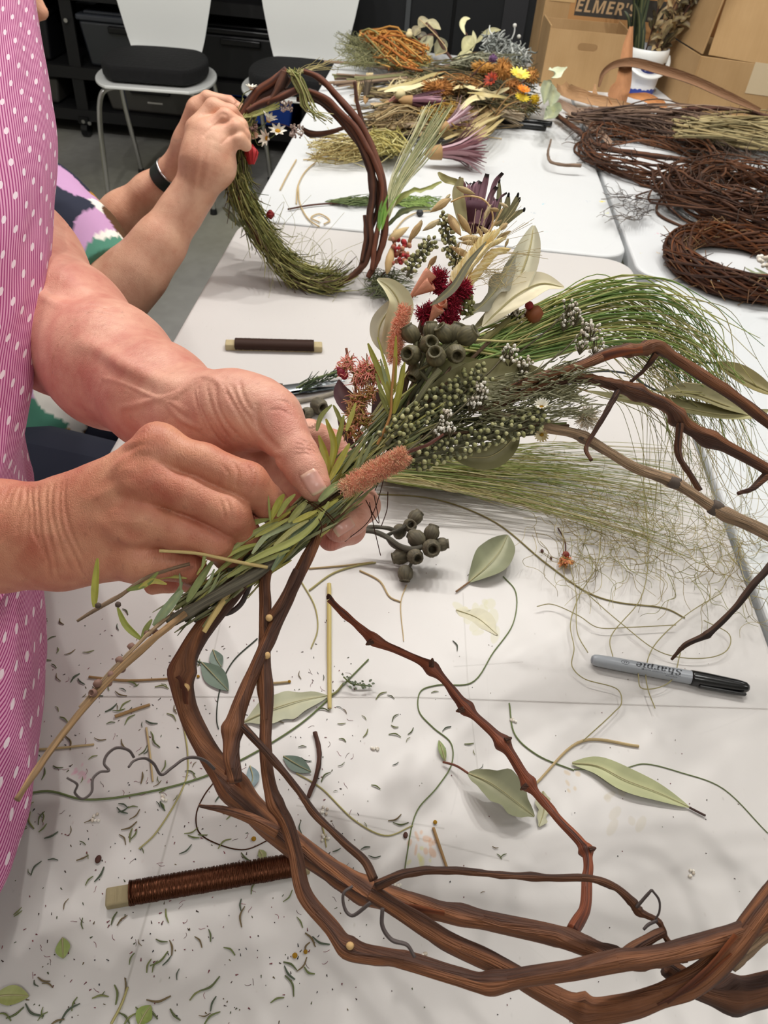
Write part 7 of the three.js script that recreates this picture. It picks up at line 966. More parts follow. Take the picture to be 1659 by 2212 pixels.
  { const c = thing('flower_cluster', 'red and tan dried flowers at the right foot of the green wreath', 'dried flower', null); for (let i = 0; i < 60; i++) { const p = P(rr(846, 886), rr(515, 570), 1.19 + rr(-0.01, 0.01)); mesh('floret', ball(R(rr(3, 6), 1.19), p, 1, 1, 1, 7), pick([M.redP, M.tanR ??= std(0x9a5a44, 0.85), M.redD, M.tanP ??= std(0xb98a6c, 0.85)]), c); } mesh('bract', aim(oatGeo, P(860, 505, 1.185), V(0, 0, 0).addScaledVector(AX, 0.8).addScaledVector(AY, 0.5), 0, V(0.026, 0.019, 0.026)), oatMats[0], c); mesh('bract', aim(oatGeo, P(842, 560, 1.185), V(0, 0, 0).addScaledVector(AX, 0.2).addScaledVector(AY, 1), 0, V(0.026, 0.024, 0.026)), oatMats[1], c); mesh('stem', tube([P(850, 570, 1.2), P(820, 600, 1.21)], 0.0015, { seg: 6 }), stickB, c); }
  { const q = new Strands(); seed(503); for (let i = 0; i < 260; i++) { const x = rr(800, 860), y = rr(590, 640), p = T(x, y, rr(0.002, 0.03)); q.add([p, jit(p, 0.012), T(x + rr(-30, 60), y + rr(-14, 14), rr(0.001, 0.03))], 0.0007, 0.0004, C(pick([0x5c6440, 0x6c7048, 0x4d5438]), 0.15), 3); } single('foliage', q.geo(), M.plant, 'grey-green ferny sprigs lying at the foot of the green wreath', 'foliage', null, 'stuff'); }
  { const q = thing('olive_sprig', 'two small grey-green leaves hanging from the left of the wreath', 'sprig', null); addLeaf(q, WP([[250, 1180], [190, 1100], [130, 1045]]), R(5, 1.17), 0x6a7058); addLeaf(q, WP([[270, 1170], [200, 1130], [150, 1090]]), R(4, 1.17), 0x767c60); addLeaf(q, WP([[260, 1100], [210, 1050], [160, 990]]), R(3, 1.17), 0x60664c); }
}
// ---------------------------------------------------------------- the heap of dried bunches on the far table
const pale = (h) => C(h, 0.2);
const zN = (l) => zx(640, 0, 2.765, l);
function bunch(name, label, cat, n, from, to, hs, r0, r1, cols, o = {}) {          // loose strands between two px regions [x, y, spread x, spread y]
  seed(label.length * 31 + n); const s = new Strands();
  for (let i = 0; i < n; i++) { const a = T(from[0] + rr(-from[2], from[2]), from[1] + rr(-from[3], from[3]), rr(...hs)), b = T(to[0] + rr(-to[2], to[2]), to[1] + rr(-to[3], to[3]), rr(...hs)), m = jit(a.clone().lerp(b, 0.5), o.bend ?? 0.015); m.y = Math.max(m.y, TABLE + 0.003); s.add([a, m, b], r0 * rr(0.6, 1.2), r1 * rr(0.6, 1.2), pale(pick(cols)), o.n ?? 5, o.seg ?? 4); if (o.hair) for (let k = 0; k < o.hair; k++) { const p = a.clone().lerp(b, rr(0.2, 1)), q = jit(p, o.hl ?? 0.02); q.y = Math.max(q.y, TABLE + 0.002); s.add([p, q], r1, r1 * 0.5, pale(pick(cols)), 1); } }
  return single(name, s.geo(), M.plantSoft, label, cat, null, 'stuff');
}
function straps(name, label, cat, list, cols, hw, h, o = {}) { const t = thing(name, label, cat, null); seed(label.length * 17); for (const l of list) addLeaf(t, l.map(([x, y], i) => T(x, y, h + (i % 2) * 0.008 + rr(0, 0.015))), hw * rr(0.7, 1.2), pick(cols), { face: DN.clone().add(V(0, 0, 0.5)), n: 14, wave: 0.25, curl: rr(-0.3, 0.6), twist: rr(-0.8, 0.8), ...o }); return t; }
bunch('fern_bunch', 'grey-olive ferny bunch at the left end of the flower heap', 'dried foliage', 70, [835, 125, 30, 20], [750, 105, 30, 42], [0.01, 0.06], 0.0014, 0.0008, [0x8a8860, 0x76764e, 0x9c9a72, 0x66684a], { hair: 16, hl: 0.016 });
bunch('amaranth_bunch', 'orange-gold tasselled bunch behind the tied stems', 'dried flower', 60, [800, 80, 25, 12], [880, 120, 50, 34], [0.02, 0.075], 0.0038, 0.0026, [0xc08a44, 0xb0702e, 0xd0a058, 0xa8642c, 0x8a8250], { hair: 8, hl: 0.016, bend: 0.03 });
bunch('amaranth_bunch', 'olive and gold grass heads under the orange tassels', 'dried flower', 70, [850, 130, 20, 12], [900, 135, 40, 16], [0.005, 0.04], 0.002, 0.0012, [0xa09a64, 0x8a8250, 0xb09450], { hair: 5 });
{ // bare stems tied with raffia
  const t = thing('stem_bundle', 'brown stems tied with a raffia band lying across the flower heap', 'stems', null); seed(601); const sm = [std(0x6f5a4c, 0.85), std(0x86705c, 0.85), std(0x7c7a54, 0.85), std(0x5c4a40, 0.85)];
  for (let i = 0; i < 30; i++) { const y = rr(-16, 14), h = rr(0.003, 0.035); mesh('stem', tube([T(rr(716, 770), 176 + y, h), T(800, 172 + y * 0.5, h), T(930, 160 + y * 0.8, h + 0.01), T(rr(1040, 1110), 148 + y * 1.4, h + 0.02)], rr(0.0018, 0.0034), { seg: 6, n: 10, rough: 0.2 }), pick(sm), t); }
  for (let i = 0; i < 5; i++) { const a = T(792 + i * 3, 184, 0.002), b = T(793 + i * 3, 158, 0.03); mesh('raffia_band', tube([a, a.clone().lerp(b, 0.5).add(V(0, 0.014, 0.012)), b], 0.0018, { seg: 5 }), oatMats[2], t); }
  for (const l of [[[700, 133], [770, 138], [850, 150]], [[690, 180], [760, 176], [820, 174]]]) mesh('stem', tube(l.map(([x, y]) => T(x, y, 0.02)), 0.0035, { seg: 7, rough: 0.2 }), sm[1], t);
}
{ // silver-grey gum leaves
  const t = thing('eucalyptus_branch', 'grey-beige round eucalyptus leaves at the back of the heap', 'leaf', null); seed(602); const d = 2.36;
  for (const [l, w, h] of [[[[905, 60], [915, 48], [925, 42]], 12, 0x9a9274], [[[920, 46], [935, 52], [952, 64]], 9, 0xaea684], [[[925, 115], [922, 95], [935, 78]], 14, 0x8a8668], [[[940, 118], [952, 100], [948, 80]], 14, 0x6d6a50], [[[895, 78], [900, 66], [908, 58]], 10, 0x847a60], [[[880, 74], [886, 70], [893, 68]], 7, 0xc8bc98], [[[905, 90], [912, 80], [900, 72]], 10, 0x5a5446]]) addLeaf(t, W(l, d), R(w, d), h, { shape: gumLeaf, face: toCam });
  mesh('stem', tube(W([[980, 132], [955, 100], [940, 70], [920, 50]], d), 0.004, { seg: 7, rough: 0.2 }), stickB, t); mesh('stem', tube(W([[960, 95], [935, 75], [905, 85]], d), 0.0035, { seg: 7 }), stickB, t); mesh('stem', tube(W([[735, 75], [800, 95], [905, 40], [950, 85], [965, 110], [940, 120]].slice(2), d - 0.01), 0.0015, { seg: 5 }), strawPale, t);
}
{ const t = thing('eucalyptus_branch', 'pale curved leaves standing up at the middle back of the heap', 'leaf', null), d = 2.3; seed(603); for (const [l, w, h] of [[[[1005, 75], [998, 55], [1004, 42], [1016, 40]], 6, 0xd0cba0], [[[1000, 115], [1012, 92], [1022, 78]], 13, 0xaaa67c], [[[1025, 95], [1045, 78], [1065, 66], [1082, 65]], 7, 0x9a9670], [[[985, 128], [1005, 118], [1020, 112]], 9, 0xb8b488], [[[1020, 110], [1024, 85], [1022, 66]], 5, 0xb4b088]]) addLeaf(t, W(l, d), R(w, d), h, { shape: gumLeaf, face: toCam }); mesh('stem', tube(W([[975, 132], [1005, 118], [1010, 80], [1006, 70]], d + 0.01), 0.002, { seg: 6 }), stickB, t); }
{ // silver plant
  const s = new Strands(); seed(604); const t = thing('silver_bush', 'silvery grey branching plant at the right back of the heap', 'dried foliage', null), cols = [0xaeb2ae, 0x8f948f, 0xc6c9c4, 0x7c807c], d = 2.27;
  for (let i = 0; i < 420; i++) { const f = rnd(), x = 1050 + f * 85 + rr(-12, 12), y = 95 + f * 28 + rr(-24, 26) * (1 - f * 0.3), p = P(x, y, d + rr(-0.05, 0.05)), q = jit(p, 0.022); s.add([p, jit(p.clone().lerp(q, 0.5), 0.006), q], 0.0028, 0.0018, C(pick(cols), 0.12), 3, 4); }
  stuffPart('twigs', s.geo(), M.plantSoft, t); mesh('stem', tube(W([[1105, 85], [1111, 70], [1112, 55]], d), 0.0022, { seg: 6 }), std(0xb4b6b4, 0.8), t); mesh('button', ball(0.006, P(1112, 55, d)), std(0xd6d6d0, 0.8), t); mesh('button', ball(0.006, P(1121, 79, d)), std(0xc6c6c0, 0.8), t);
}
function globe(name, label, x, y, rpx, h, cols, n = 260, cat = 'dried flower', sq = 1) { const t = thing(name, label, cat, null), c = T(x, y, h), s = new Strands(), d = V(0, EYE, 0).distanceTo(c), r = R(rpx, d); seed(x); mesh('core', ball(r * 0.7, c, sq, 1, 1, 12), std(cols[0], 0.95), t); for (let i = 0; i < n; i++) { const q = anyDir(); q.x *= sq; s.add([c.clone().addScaledVector(q, r * 0.5), jit(c.clone().addScaledVector(q, r * rr(0.85, 1.1)), r * 0.12)], r * 0.06, r * 0.03, C(pick(cols), 0.15), 1); } stuffPart('bristles', s.geo(), M.plantSoft, t); mesh('stem', tube([c, c.clone().add(V(-0.03, -0.02, 0.01)), c.clone().add(V(-0.07, -h * 0.6, 0.01))], r * 0.12, { seg: 6 }), stickB, t); return t; }
globe('banksia_head', 'upright tan banksia head left of the yellow daisy', 1086, 150, 19, 0.12, [0xb07a3c, 0xc08a48, 0x8f622c]); globe('banksia_head', 'tan banksia head below the upright one', 1108, 190, 17, 0.06, [0xa8703a, 0xb98448, 0x8a5a2a]); globe('banksia_head', 'tan banksia head right of the yellow daisy', 1148, 165, 15, 0.08, [0xb07c40, 0xc48e50, 0x7d6a30]); globe('banksia_head', 'long orange-tan banksia cone across the stems', 1046, 146, 13, 0.09, [0xb3813c, 0xc8934a, 0x9a6a2c], 260, 'dried flower', 2.0); globe('banksia_head', 'fluffy rust brown flower head at the heap centre', 945, 190, 16, 0.07, [0xa06a34, 0xb98248, 0x8a5a2c], 400, 'dried flower', 2.0); globe('banksia_head', 'brownish banksia cone behind the cream straps', 1010, 172, 12, 0.06, [0x8f6a3a, 0xa07a44], 260, 'dried flower', 2.4); globe('billy_button', 'small yellow ball flower at the right of the heap', 1156, 214, 9, 0.06, [0xd0b022, 0xc09c1c]); globe('purple_globe', 'tiny mauve flower under the silver plant', 1065, 126, 8, 0.12, [0x7a5a80, 0x6a4a70]);
const dz = (label, x, y, r, h, cols, disc, ux = 0.2, uy = 0.6) => { const t = thing('paper_daisy', label, 'dried flower', null), c = T(x, y, h); daisy(t, c, V(0, 0, 0).addScaledVector(AX, ux).addScaledVector(AY, uy).addScaledVector(AZ, 1), R(r, 2.1), 26, cols, disc, 0.4); mesh('stem', tube([c, c.clone().add(V(-0.03, -0.02, -0.02)), c.clone().add(V(-0.06, -h * 0.7, -0.03))], 0.0016, { seg: 6 }), stickT, t); };
dz('bright yellow paper daisy on the right of the flower heap', 1121, 166, 20, 0.12, [std(0xe2cf4c, 0.7), std(0xead96a, 0.7)], std(0xb99a3c, 0.8)); dz('orange paper daisy below the bright yellow one', 1130, 197, 13, 0.10, [std(0xd9780f, 0.7), std(0xe58e22, 0.7)], std(0xa85a10, 0.8)); dz('mustard paper daisy under the orange one', 1127, 216, 15, 0.085, [std(0xb9a41e, 0.7), std(0xc8b22e, 0.7)], std(0x8f7a1a, 0.8)); dz('dark red paper daisy left of the banksia heads', 1062, 174, 15, 0.10, [std(0x7a2414, 0.7), std(0xa83a1c, 0.7)], std(0x4c1a10, 0.8), -0.6, 0.2);
straps('cream_straps', 'cream ribbon-like dried leaves across the middle of the heap', 'dried leaves', [[[815, 195], [880, 180], [940, 160], [968, 156]], [[830, 198], [900, 185], [960, 165]], [[975, 195], [1000, 190], [1015, 192]], [[1000, 185], [1040, 195], [1070, 200]], [[990, 240], [1020, 215], [1060, 205], [1100, 190]], [[1010, 200], [1050, 205], [1100, 212]], [[960, 190], [990, 180], [1010, 178]]], [0xc9bb8c, 0xbaab7c, 0xd4c79c, 0xa99a6c], 0.007, 0.055);
seed(630);
straps('brown_leaves', 'tan and brown strap leaves spread over the front of the heap', 'dried leaves', [[[810, 250], [870, 238], [940, 232]], [[820, 262], [900, 258], [980, 250]], [[800, 225], [850, 230], [900, 235]], [[850, 275], [930, 265], [1010, 250]], [[880, 245], [960, 248], [1040, 240]], [[940, 270], [1000, 255], [1060, 225]], [[960, 285], [1020, 262], [1085, 230]], [[980, 260], [1040, 240], [1090, 220]], [[1000, 290], [1050, 262], [1080, 240]], [[820, 215], [860, 222], [910, 220]], [[850, 205], [870, 225], [890, 240]], [[900, 280], [960, 280], [1030, 265]], [[860, 290], [900, 284], [960, 275]]], [0x9a7f58, 0x8a6f4c, 0xa88f68, 0x7c6444, 0x94805c], 0.0085, 0.02);
straps('brown_leaves', 'narrow brown leaf blades layered under the tan straps', 'dried leaves', Array.from({ length: 34 }, () => { const x = rr(790, 1000), y = rr(205, 295); return [[x, y], [x + rr(25, 50), y - rr(-4, 14)], [x + rr(60, 110), y - rr(0, 28)]]; }), [0x9a8460, 0x86704e, 0xae9a74, 0x75603f, 0xa08a5c], 0.0065, 0.012);
straps('brown_leaves', 'long tan grass blades fanning right toward the cream cone', 'dried leaves', [[[960, 300], [1020, 270], [1090, 225]], [[970, 310], [1030, 285], [1085, 245]], [[1000, 320], [1050, 290], [1080, 262]], [[950, 290], [1010, 255], [1075, 215]], [[990, 300], [1040, 270], [1100, 240]], [[1010, 310], [1060, 280], [1090, 255]]], [0x9a8a60, 0xa8976c, 0x8a7850, 0xb4a57a], 0.0065, 0.03);
function protea2(label, x, y, ux, uy, len, cols, h, n = 44, spread = 0.6) { const t = thing('protea_flower', label, 'dried flower', null), c = T(x, y, h), u = V(0, 0, 0).addScaledVector(AX, ux).addScaledVector(AY, uy).normalize(), e = u.clone().cross(AZ).normalize(), L = R(len, 2.0); seed(x + 1); for (let i = 0; i < n; i++) { const a = rnd() * 6.283, rad = e.clone().multiplyScalar(Math.cos(a)).addScaledVector(AZ, Math.sin(a)), k = rr(0.2, 1); mesh('petal', leaf([c.clone().addScaledVector(rad, L * 0.08), c.clone().addScaledVector(u, L * 0.5).addScaledVector(rad, L * 0.25 * k), c.clone().addScaledVector(u, L * rr(0.8, 1)).addScaledVector(rad, L * spread * k)], [L * 0.03, L * 0.035, L * 0.008], rad, { n: 6, m: 2 }), pick(cols), t); } mesh('base', aim(lathe([[0, -L * 0.25], [L * 0.12, -L * 0.1], [L * 0.15, L * 0.12], [0, L * 0.2]], 12), c, u), stickT, t); return t; }
protea2('mauve striped protea pointing right in the middle of the heap', 880, 218, 1, -0.05, 75, [std(0x6a4450, 0.8), std(0x8a6470, 0.8), std(0x5a3440, 0.8), std(0xa88490, 0.8)], 0.06, 46, 0.35); protea2('fluffy dusky pink protea at the front of the heap', 940, 330, 0.9, 0.1, 90, [std(0x8a6068, 0.85), std(0xa07a80, 0.85), std(0x74484e, 0.85), std(0xbd9ea6, 0.85)], 0.03, 80, 0.7); protea2('pale pink shaggy flower head above the dusky pink protea', 960, 275, 0.9, 0.6, 60, [std(0xb8949c, 0.85), std(0x9a747c, 0.85), std(0xcdb4bc, 0.85)], 0.05, 50, 0.6); protea2('cream layered cone flower at the right front of the heap', 1070, 242, 1, -0.1, 62, [std(0xb9a68c, 0.85), std(0xa08e76, 0.85), std(0xcbbba2, 0.85)], 0.035, 60, 0.45); protea2('small cream seed pod flowers at the left of the heap', 770, 215, 0.2, 1, 40, [std(0xcdbb86, 0.8), std(0xb4a06c, 0.8)], 0.02, 20, 0.5); protea2('dark brown seed cone at the left of the heap', 790, 215, 0.1, 1, 40, [std(0x4a4034, 0.9), std(0x5c5040, 0.9)], 0.025, 40, 0.5); protea2('faded pink flower spray left of the mauve protea', 835, 225, 0.6, 0.3, 42, [std(0xa8806c, 0.85), std(0x8a5a50, 0.85), std(0xc0a088, 0.85)], 0.03, 36, 0.6);
for (const [x, y, r, h, lab] of [[864, 203, 11, 0.06, 'round cream bud at the middle left of the heap'], [884, 75, 8, 0.1, 'pale round bud beside the orange tassels']]) single('bud', ball(R(r, 2.1), T(x, y, h), 1, 0.9, 1, 12), std(0xcfc296, 0.8), lab, 'bud');
bunch('grass_bunch', 'pale straw bunch with little cream flowers at the left front of the heap', 'dried grass', 110, [820, 320, 30, 14], [700, 318, 40, 30], [0.002, 0.035], 0.0016, 0.001, [0xb0a06a, 0x9a8650, 0xc4b684, 0x8a7444, 0xcfc48e], { hair: 3, hl: 0.015, bend: 0.02 });
bunch('grass_bunch', 'yellowish flower spray in front of the strap leaves', 'dried grass', 120, [860, 320, 30, 12], [815, 305, 50, 28], [0.005, 0.05], 0.0018, 0.0012, [0xb4aa68, 0xc8c084, 0x9a9050, 0xa89a58], { hair: 4, hl: 0.015 });
bunch('filler_stems', 'tangle of brown stems and leaf scraps filling the heap', 'stems', 240, [860, 240, 110, 60], [1040, 215, 110, 60], [0.0, 0.04], 0.0022, 0.0014, [0x6a5840, 0x7c6a4c, 0x5a4c38, 0x8a7a58, 0x746a48], { bend: 0.03 });
bunch('filler_stems', 'dark olive stems under the banksia heads', 'stems', 160, [930, 160, 70, 26], [1120, 190, 50, 60], [0.0, 0.06], 0.002, 0.0012, [0x4c4832, 0x5c5a3c, 0x6a5a3c, 0x3c3a2c], { bend: 0.03, hair: 3 });
bunch('filler_stems', 'gold-green flower scraps beside the fluffy pink protea', 'stems', 110, [930, 240, 30, 20], [990, 250, 40, 30], [0.01, 0.06], 0.0022, 0.0014, [0x9a7a34, 0x7c6a34, 0xb08a3c, 0x5c4a30], { hair: 4 });
bunch('dried_grass_tuft', 'soft cream grass tufts piled behind the mauve protea', 'dried grass', 26, [860, 192, 30, 8], [930, 182, 40, 10], [0.03, 0.06], 0.002, 0.0014, [0xc4b48a, 0xb0a074, 0x9c8a60, 0xd0c29c], { hair: 8, hl: 0.022, bend: 0.025 });
bunch('dried_grass_tuft', 'rusty brown grass tufts above the cream straps', 'dried grass', 34, [950, 184, 30, 8], [1020, 186, 30, 10], [0.03, 0.07], 0.0022, 0.0014, [0xa0703c, 0x8a5c30, 0xb88a54, 0x6f5434], { hair: 8, hl: 0.02, bend: 0.025 });
bunch('dried_grass_tuft', 'tan grass tufts left of the pale pink shaggy flower', 'dried grass', 34, [820, 262, 40, 12], [920, 262, 40, 14], [0.01, 0.05], 0.0024, 0.0015, [0xa08c64, 0x8a7450, 0xb8a47c, 0x6f5c40], { hair: 5, hl: 0.02, bend: 0.03 });
bunch('dried_grass_tuft', 'dusky brown seed tufts under the banksia heads at the right', 'dried grass', 40, [1090, 225, 25, 10], [1140, 235, 30, 12], [0.01, 0.04], 0.0022, 0.0014, [0x8a7448, 0x6a5838, 0xa08850, 0x5a5a34], { hair: 9, hl: 0.018, bend: 0.02 });
bunch('dried_grass_tuft', 'greyish dried sprigs between the silver plant and the stems', 'dried foliage', 60, [1000, 135, 30, 8], [1090, 128, 40, 12], [0.03, 0.09], 0.0018, 0.0012, [0x8a8a74, 0x6f705a, 0x9c9a82, 0x5c5c48], { hair: 8, hl: 0.02, bend: 0.02 });
straps('grey_green_leaves', 'grey-green round leaves at the right end of the heap', 'dried leaves', [[[1175, 225], [1180, 195], [1188, 172]], [[1188, 235], [1195, 205], [1192, 180]], [[1190, 250], [1196, 238], [1190, 225]], [[1175, 258], [1190, 250], [1196, 240]]], [0x6a7058, 0x7c8468, 0x8a9078], 0.016, 0.05, { shape: gumLeaf });
straps('pale_leaf', 'small pale mint leaf standing at the right end of the heap', 'dried leaves', [[[1192, 170], [1202, 155], [1218, 145]]], [0xc2c8ac], 0.016, 0.07, { shape: gumLeaf, jag: 0.3 });
{ const t = thing('pliers', 'black handled cutters under the right edge of the heap', 'cutters', null); for (const l of [[[1060, 272], [1120, 270], [1180, 276]], [[1070, 266], [1130, 262], [1192, 268]]]) mesh('handle', tube(TT(l, 0.008), [0.006, 0.0075, 0.0065], { seg: 10, n: 20 }), M.blackGloss, t); mesh('jaw', tube(TT([[1060, 270], [1030, 272], [1005, 275]], 0.008), [0.008, 0.007, 0.002], { seg: 8 }), std(0x5a5c60, 0.3, { metalness: 0.9 }), t); }
{ const s = new Strands(); seed(621); const t = thing('fern_leaf', 'dark green needle spray lying flat on the far table', 'sprig', null); for (let i = 0; i < 150; i++) { const f = rnd(), x = 700 + f * 150; s.add([T(x, 436, 0.004), T(x + rr(10, 40), 434 + rr(-12, 12) * Math.sin(Math.PI * clamp(f + 0.1)), rr(0.003, 0.012)), T(x + rr(40, 90), 432 + rr(-15, 15) * Math.sin(Math.PI * clamp(f + 0.15)), 0.004)], 0.0011, 0.0005, C(pick([0x55663a, 0x43552f, 0x6a7848]), 0.15), 4); } stuffPart('needles', s.geo(), M.plant, t); mesh('stem', tube(TT([[622, 452], [680, 442], [800, 436]], 0.004), 0.0018, { seg: 6 }), stickB, t); }
{ const s = new Strands(); seed(622); const t = thing('fern_leaf', 'light green needle spray lying right of the dark one', 'sprig', null); for (let i = 0; i < 110; i++) { const x = rr(845, 910); s.add([T(x, 436, 0.004), T(x + rr(10, 30), 436 + rr(-14, 12), 0.008), T(x + rr(25, 60), 440 + rr(-16, 16), 0.004)], 0.0009, 0.0005, C(pick([0x7a9448, 0x8fa45c, 0x66803c]), 0.15), 4); } stuffPart('needles', s.geo(), M.plant, t); mesh('stem', tube(TT([[840, 436], [900, 438]], 0.004), 0.0012, { seg: 5 }), grassG, t); }
[['bent straw twig on the far table left of the fern', [[640, 440], [644, 400], [660, 370], [682, 350]]], ['second straw twig trailing below the bent one', [[644, 400], [648, 440], [668, 475], [690, 490]]], ['thin twig lying across the far table by the heap', [[720, 300], [735, 330], [752, 348]]], ['pale stalk at the left edge of the far table', [[605, 410], [620, 380], [640, 345]]], ['thin straw in front of the pale straw bunch', [[655, 345], [700, 342], [760, 340]]], ['dark bent leaf stalk beside the red and tan flowers', [[850, 500], [878, 470], [905, 458], [930, 455]]], ['tan stalk end in front of the heap', [[1030, 290], [1055, 296], [1084, 300]]], ['thin straw curl beside the fern', [[690, 480], [672, 470], [690, 462], [712, 476], [700, 484]]]].forEach(([lab, l]) => single('stalk', tube(TT(l, 0.003), 0.0014, { seg: 6, n: 24 }), strawPale, lab, 'stalk'));
single('seed', ball(0.007, T(907, 460, 0.006), 1, 0.9, 1, 10), std(0x2c2e30, 0.6), 'dark round seed pod on the far table by the oats', 'seed');
// ---------------------------------------------------------------- the right-hand table: coils, bark, bare branches
function coil(name, label, c, rad, o) {
  const t = thing(name, label, 'vine ring', null); seed(o.seed); const m = [std(0x9c8878, 0.8, { map: barkMap }), std(0x84705f, 0.8, { map: barkMap }), std(0xa88e78, 0.8, { map: barkMap })], s = new Strands();
  for (let i = 0; i < o.canes; i++) { const turns = rr(0.7, 1.25), a0 = rnd() * 6.283, n = 22, pts = [], r0 = rad + rr(-o.wr, o.wr), y0 = rr(0.006, o.h), w1 = rnd() * 6, w2 = rnd() * 6; for (let k = 0; k <= n; k++) { const a = a0 + k / n * turns * 6.283, r = r0 + o.wob * Math.sin(a * 2 + w1) + o.wob * 0.6 * vnoise3(k * 0.5, i, 3); pts.push(V(c.x + Math.cos(a) * r * (o.sx ?? 1), TABLE + clamp(y0 + o.h * 0.3 * Math.sin(a * 3 + w2), o.r1, o.h + 0.01), c.z + Math.sin(a) * r)); } mesh('cane', tube(pts, (u) => o.r1 * (i % 3 === 0 ? 1 : 0.65) * (1 - 0.4 * u), { n: 84, seg: 6, rough: 0.5 }), m[i % 3], t); }
  for (let i = 0; i < o.hair; i++) { const a = rnd() * 6.283, r = rad + rr(-o.wr, o.wr) * 1.2, p = V(c.x + Math.cos(a) * r, TABLE + rr(0.004, o.h * 1.2), c.z + Math.sin(a) * r), q = jit(p, 0.035); q.y = Math.max(TABLE + 0.002, q.y); s.add([p, jit(p.clone().lerp(q, 0.5), 0.012), q], 0.0011, 0.0007, C(pick([0x4a3a30, 0x5c4638, 0x3a2c26]), 0.15), 5); }
  stuffPart('tendrils', s.geo(), M.plant, t); return t;
}
const c1 = T(1395, 352), c2 = T(1590, 462), c3 = T(1592, 590);
coil('vine_coil', 'loosely coiled brown vine ring, farthest of the three rings', V(c1.x, TABLE, c1.z), 0.150, { canes: 19, wr: 0.018, wob: 0.014, h: 0.042, r1: 0.0032, hair: 260, seed: 701 });
coil('vine_coil', 'thick messy stack of coiled vines in the middle at the right edge', V(c2.x + 0.02, TABLE, c2.z), 0.115, { canes: 64, wr: 0.036, wob: 0.020, h: 0.062, r1: 0.0031, hair: 420, seed: 702, sx: 1.3 });
{ // tightly woven ring
  const t = thing('woven_ring', 'tightly woven dark vine ring, nearest of the three rings', 'vine ring', null); seed(703); const c = V(c3.x, TABLE + 0.024, c3.z), Rr = 0.114; const m = [std(0x9a7a58, 0.85, { map: barkMap }), std(0xb08c64, 0.85, { map: barkMap }), M.barkDark], s = new Strands();
  for (let i = 0; i < 150; i++) { const a0 = rnd() * 6.283, tw = rr(2, 5) * (rnd() < 0.5 ? 1 : -1), ph = rnd() * 6.283, rm = rr(0.012, 0.023), span = rr(2.2, 5), pts = []; for (let k = 0; k <= 22; k++) { const a = a0 + span * k / 22, b = ph + tw * a * 0.5; pts.push(V(c.x + Math.cos(a) * (Rr + Math.cos(b) * rm), c.y + Math.sin(b) * rm, c.z + Math.sin(a) * (Rr + Math.cos(b) * rm))); } mesh('strand', tube(pts, rr(0.0011, 0.0026), { n: 44, seg: 5, rough: 0.4 }), pick(m), t); }
  for (let i = 0; i < 420; i++) { const a = rnd() * 6.283, b = rnd() * 6.283, p = V(c.x + Math.cos(a) * (Rr + Math.cos(b) * 0.022), c.y + Math.sin(b) * 0.022, c.z + Math.sin(a) * (Rr + Math.cos(b) * 0.022)), q = jit(p, 0.018); q.y = Math.max(TABLE + 0.002, q.y); s.add([p, q], 0.0011, 0.0006, C(pick([0x6a4a30, 0x4a3424, 0x8a6a44]), 0.15), 2); }
  stuffPart('loose_fibres', s.geo(), M.plant, t);
}
{ const t = thing('white_flower_sprig', 'white flower sprig with grey leaves lying inside the woven ring', 'white flowers', null); seed(704); for (let i = 0; i < 14; i++) { const p = T(1650 + rr(-30, 25), 610 + rr(-22, 22), rr(0.01, 0.04)); addLeaf(t, [p, jit(p, 0.008).add(V(0.005, 0.002, 0)), p.clone().add(V(rr(-0.03, 0.03), 0.003, rr(-0.02, 0.02)))], 0.006, 0x7c8468, { n: 6, face: DN }); } for (let i = 0; i < 18; i++) mesh('floret', ball(0.004, T(1652 + rr(-14, 14), 565 + rr(-14, 14), rr(0.03, 0.05)), 1, 1, 1, 7), popMats[i % 3], t); }
single('twig', tube([T(1255, 358, 0.02), T(1215, 356, 0.02), T(1190, 350, 0.02), T(1184, 335, 0.025), T(1190, 302, 0.03)], [0.004, 0.0035, 0.0035, 0.003, 0.002], { seg: 7, n: 30, rough: 0.3 }), std(0x9a8270, 0.8, { map: palebark }), 'crooked twig end poking left out of the farthest coil', 'twig');
{ const s = new Strands(); seed(705); for (let i = 0; i < 46; i++) { let x = rr(1330, 1420), y = rr(415, 475), a = rr(2.4, 3.6); const pts = []; for (let k = 0; k < 6; k++) { pts.push(T(x, y, rr(0.002, 0.03))); x += Math.cos(a) * rr(5, 16); y += Math.sin(a) * rr(4, 12); a += rr(-0.9, 0.9); } s.add(pts, 0.0008, 0.0005, C(pick([0x6a6058, 0x4a4240, 0x7c7268]), 0.15), 12); } single('tendrils', s.geo(), M.plant, 'fine dark tendrils curling left out of the messy vine stack', 'tendrils', null, 'stuff'); }
// dry branches and straw
bunch('branch_pile', 'pile of thin bare brown branches behind the coiled rings', 'branches', 120, [1290, 246, 70, 14], [1570, 275, 130, 26], [0.003, 0.05], 0.0028, 0.0012, [0x5a463a, 0x6a5446, 0x7c6452, 0x4a3a32, 0x8a7260], { bend: 0.03, hair: 3, hl: 0.03, n: 8 });
bunch('branch_pile', 'spray of fine bare twigs falling over the farthest coil', 'branches', 36, [1420, 262, 60, 10], [1620, 330, 80, 40], [0.003, 0.05], 0.0016, 0.0008, [0x5a463a, 0x6a5446, 0x4a3a32], { bend: 0.03, hair: 2, hl: 0.03, n: 8 });
bunch('straw_bundle', 'bundle of olive-brown straw stalks at the right edge', 'dried grass', 190, [1480, 275, 30, 24], [1720, 290, 40, 40], [0.004, 0.07], 0.0026, 0.002, [0x8a7a54, 0x9a8a62, 0x6f6444, 0xa89a72, 0x7c7250], { bend: 0.02 });
